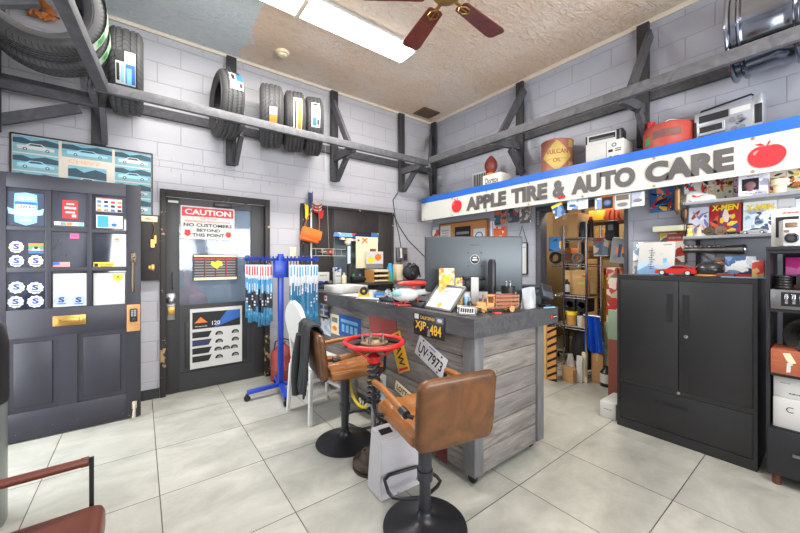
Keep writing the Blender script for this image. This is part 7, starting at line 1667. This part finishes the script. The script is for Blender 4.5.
# tall plywood and back shelf with clutter
tag(obj('plywood_sheet', MB().box(-.01, .01, -.1, .1, 0, 1.42, .002), mwood('plywood', (196, 160, 106), (222, 190, 136), (1, 1, .3)), loc=(4.75, 2.02, 0), rot=(0, .05, 0)), 'upright light plywood sheet behind the wire rack', 'board')
t_ = thing('perforated_post', 'rust brown perforated steel post beside the plywood sheet', 'post', (4.6, 1.87, 0))
b = MB(); b.box(-.015, .015, -.02, .02, 0, 1.45); obj('post_body', b, mt('post_rust', (120, 76, 46), .6), t_)
b = MB()
for k in range(28): b.box(-.0158, -.0151, -.007, .007, .05+.05*k, .075+.05*k)
obj('hole', b, INK, t_)
bs = thing('back_shelf', 'dark steel storeroom shelf loaded with boxes high up', 'shelf', (0, 0, 0))
for z in (.45, 1.0, 1.44): b = MB(); b.box(5.2, 5.75, .6, 2.6, z-.03, z); obj('shelf_board', b, mt('shelf_brown', (92, 72, 50), .6), bs)
for x in (5.22, 5.73):
    for y in (.62, 2.58): b = MB(); b.box(x-.02, x+.02, y-.02, y+.02, 0, 2.3); obj('post', b, DKMETAL, bs)
b = MB(); b.box(5.2, 5.75, .6, 2.6, 1.95, 1.98); obj('shelf_board', b, mt('shelf_brown', (92, 72, 50), .6), bs)
CB = [('yellow carton', (.3, .3, .22), (206, 160, 50)), ('brown carton', (.22, .25, .17), (120, 80, 46)), ('mustard carton', (.2, .25, .15), (214, 170, 60)), ('dark carton', (.2, .25, .22), (52, 44, 40)), ('red carton', (.16, .25, .18), (170, 70, 48))]
for zi, z in enumerate((1.0005, 1.4405, 1.9805)):
    y = 2.3
    for k in range(6):
        nm, sz, cc = CB[(k*2+zi) % 5]; y -= sz[0]/2 + .01
        carton('carton', '%s, %s along the %s storeroom shelf' % (nm, ['first', 'second', 'third', 'fourth', 'fifth', 'sixth'][k], ['middle', 'high', 'topmost'][zi]), 'box', (5.4, y, z), sz, NB+.05*((k % 3)-1), mt('carton_%d' % ((k*2+zi) % 5), cc, .8), tape=CARD2, group='cartons on the storeroom shelf')
        y -= sz[0]/2 + .01
carton('parts_box', 'red, white and blue parts box standing on top of the rack', 'box', (4.32, 1.72, 1.671-.22), (.16, .12, .22), NB, mprint('partsbox', [(200, 70, 56), (226, 214, 196), (110, 130, 150)], 14, 95))
t_ = thing('side_bracket_shelf', 'small brown shelf between rack and doorway with yellow boxes', 'shelf', (0, 0, 0))
b = MB(); b.box(4.46, 4.86, 1.56, 1.98, 1.5, 1.52); obj('shelf_board', b, mt('shelf_brown', (92, 72, 50), .6), t_)
for y_ in (1.58, 1.96): b = MB(); b.box(4.82, 4.85, y_-.015, y_+.015, 0, 1.5); obj('leg', b, DKMETAL, t_)
b = MB(); b.box(4.47, 4.5, 1.57, 1.6, 0, 1.5); obj('leg', b, DKMETAL, t_)
carton('parts_box', 'cream and black striped parts box on the small brown shelf', 'box', (4.56, 1.83, 1.5205), (.1, .12, .27), NB, mt('cream_yellow', (226, 190, 110), .6), lines=[('~', 0, .15, .03, .07), ('~', 0, .08, .05, .07)])
carton('parts_box', 'orange red parts box beside the cream one on the small shelf', 'box', (4.56, 1.74, 1.5205), (.06, .12, .22), NB, mt('box_orange', (206, 84, 44), .6))
carton('parts_box', 'yellow and black parts box at the end of the small shelf', 'box', (4.56, 1.66, 1.5205), (.07, .12, .18), NB, mt('box_yellow', (220, 190, 40), .6), lines=[('~', 0, .08, .03, .04)])
# black hanging case and tilted framed picture
p = on('x', 4.02, 610, 213)
t_ = thing('hanging_case', 'black padded case with grey patch hanging in the doorway', 'case', (4.12, 1.545, 1.62), NB)
b = MB(); b.box(-.06, .06, -.05, .05, 0, .22, .03, 4); obj('case_body', b, mt('case_fabric', (40, 40, 44), .7, bump=.2), t_); b = MB(); b.box(-.022, .03, -.052, -.0505, .11, .17, .004); obj('patch', b, GREYINK, t_)
b = MB(); b.tube([(-.03, 0, .215), (-.025, 0, .3), (.02, 0, .42), (.025, 0, .215)], .006, 6); b.bar((.06, -.02, .2), (.1, -.02, .24), .02, .02); obj('strap', b, REDINK, t_)
t_ = thing('framed_picture', 'tilted grey framed picture with orange and blue shapes in the doorway', 'picture', (4.02, 1.435, 1.37), rot=(0, .12, NB))
b = MB(); b.box(-.1, .07, -.004, .02, 0, .26); cv = obj('picture', b, mt('pic_grey', (130, 132, 136), .5), t_)
marks(cv, [('r', -.05, .045, .1, .17, 0), ('r', -.03, .0, .06, .2, 1), ('e', .03, .09, .018, .025, 1), ('e', -.05, .06, .02, .03, 2)], [ORINK, mt('pic_navy', (50, 60, 96), .5), GREYINK], -.0045)
b = MB(); b.box(.07, .095, -.03, .03, -.01, .27, .003); b.box(-.085, .07, -.02, .025, .26, .272, .002); obj('picture_frame', b, mt('frame_pale', (190, 190, 184), .5), t_)
b = MB(); b.cyl((0, .0, .27), (0, .0, .6), .002, n=5); obj('hanging_wire', b, STEEL, t_)
jar('yellow_tube', 'tall yellow cardboard tube with red end standing in the storeroom', 'tube', (4.66, 1.80, .0), [(0, 0), (.04, 0), (.04, 1.22), (0, 1.22)], mt('tube_yellow', (226, 180, 40), .5), [(0, 1.2201), (.042, 1.2201), (.042, 1.3), (0, 1.3)], REDPNT)
carton('parts_box', 'red and white parts box piled beside the yellow tube', 'box', (4.3, 1.58, .7), (.11, .2, .62), NB, mprint('redpile', [(190, 60, 56), (226, 210, 196), (150, 90, 70), (200, 180, 150)], 12, 97))
t_ = thing('storage_crate', 'pale green plastic crate under the red and white parts box', 'crate', (4.3, 1.58, 0), NB)
b = MB(); b.box(-.07, .07, -.12, .12, 0, .698, .006); obj('crate_body', b, mt('crate_green', (160, 176, 150), .5), t_); b = MB(); b.box(-.075, .075, -.125, .125, .4, .43); obj('rim', b, mt('crate_green2', (140, 156, 132), .5), t_)
t_ = thing('office_chair', 'black office chair standing inside the storeroom doorway', 'chair', (4.78, 2.22, 0), .6)
b = MB(); b.box(-.05, .05, -.2, .2, .5, .98, .04, 3); obj('backrest', b, BLACK, t_); b = MB(); b.box(-.05, .35, -.2, .2, .42, .5, .03, 3); obj('seat', b, BLACK, t_)
b = MB(); b.cyl((.15, 0, .08), (.15, 0, .42), .03, n=12)
for k in range(5): a = 1.2566*k; b.bar((.15, 0, .09), (.15+.24*math.cos(a), .24*math.sin(a), .07), .03, .03); b.ball((.15+.24*math.cos(a), .24*math.sin(a), .03), .03, 10)
obj('castor_base', b, BLACK, t_)
t_ = thing('painted_panel', 'leaning panel painted green above and maroon below, behind the black cabinet', 'panel', (3.80, 1.37, 0), NB)
b = MB(); b.m(0).box(-.09, .09, -.01, .01, 0, .6, .004); b.m(1).box(-.09, .09, -.01, .01, .6, .9, .004); obj('panel_board', b, [mt('panel_maroon', (134, 74, 58), .5), mt('panel_green', (150, 172, 146), .5)], t_)
b = MB(); b.tube([(.03, -.01, .62), (.03, -.035, .64), (.03, -.035, .74), (.03, -.01, .76)], .01, 8); obj('handle', b, CHROME, t_)
# ================================================================ light and camera
sc = bpy.context.scene
wd = bpy.data.worlds.new('daylight'); sc.world = wd; wd.use_nodes = True
bg = wd.node_tree.nodes['Background']; bg.inputs[0].default_value = (.80, .90, 1.0, 1); bg.inputs[1].default_value = 1.6
def area(name, loc, rot, sx, sy, power, colr=(1, 1, 1)):
    l = bpy.data.lights.new(name, 'AREA'); l.shape = 'RECTANGLE'; l.size = sx; l.size_y = sy; l.energy = power; l.color = colr
    o = bpy.data.objects.new(name, l); C.objects.link(o); o.location = loc; o.rotation_euler = rot; return o
area('tube_light', (1.14, 2.95, CZ-.11), (0, 0, 0), 2.3, .22, 125, (1, .96, .9))
area('tube_light', (1.14, -.6, CZ-.11), (0, 0, 0), 2.3, .22, 60, (1, .97, .92))
area('window_fill_light', (.35, YF-.15, 1.8), (PI/2+.9, 0, 0), 1.8, 2.1, 215, (.96, .98, 1))  # unseen shop windows; lamps tilted up and boosted to brighten the ceiling
area('window_fill_light', (2.45, YF-.15, 1.8), (PI/2+.9, 0, 0), 1.8, 2.1, 215, (.96, .98, 1))
area('street_door_light', (XL-.25, 3.35, 1.2), (0, -PI/2, 0), 2.0, .9, 40, (.95, .98, 1))
area('storeroom_light', (5.2, 1.9, 3.0), (0, 0, 0), .8, .8, 120, (1, .88, .66))
area('car_standin_light', (.5, 5.5, 2.9), (0, 0, 0), 1.2, 1.2, 60, (.95, .98, 1))  # added lamp, lights the stand-in car behind the staff door glass
cd = bpy.data.cameras.new('camera'); cam = bpy.data.objects.new('camera', cd); C.objects.link(cam)
cam.location = CAM; cam.rotation_euler = (PI/2, 0, -YAW); cd.sensor_width = 36; cd.lens = FPX/800*36; cd.shift_y = -(266.5-HY)/800; cd.clip_start = .02
sc.camera = cam
sc.view_settings.view_transform = 'Standard'; sc.view_settings.look = 'None'; sc.view_settings.gamma = 1; sc.view_settings.use_curve_mapping = False
sc.view_settings.exposure = 0.0
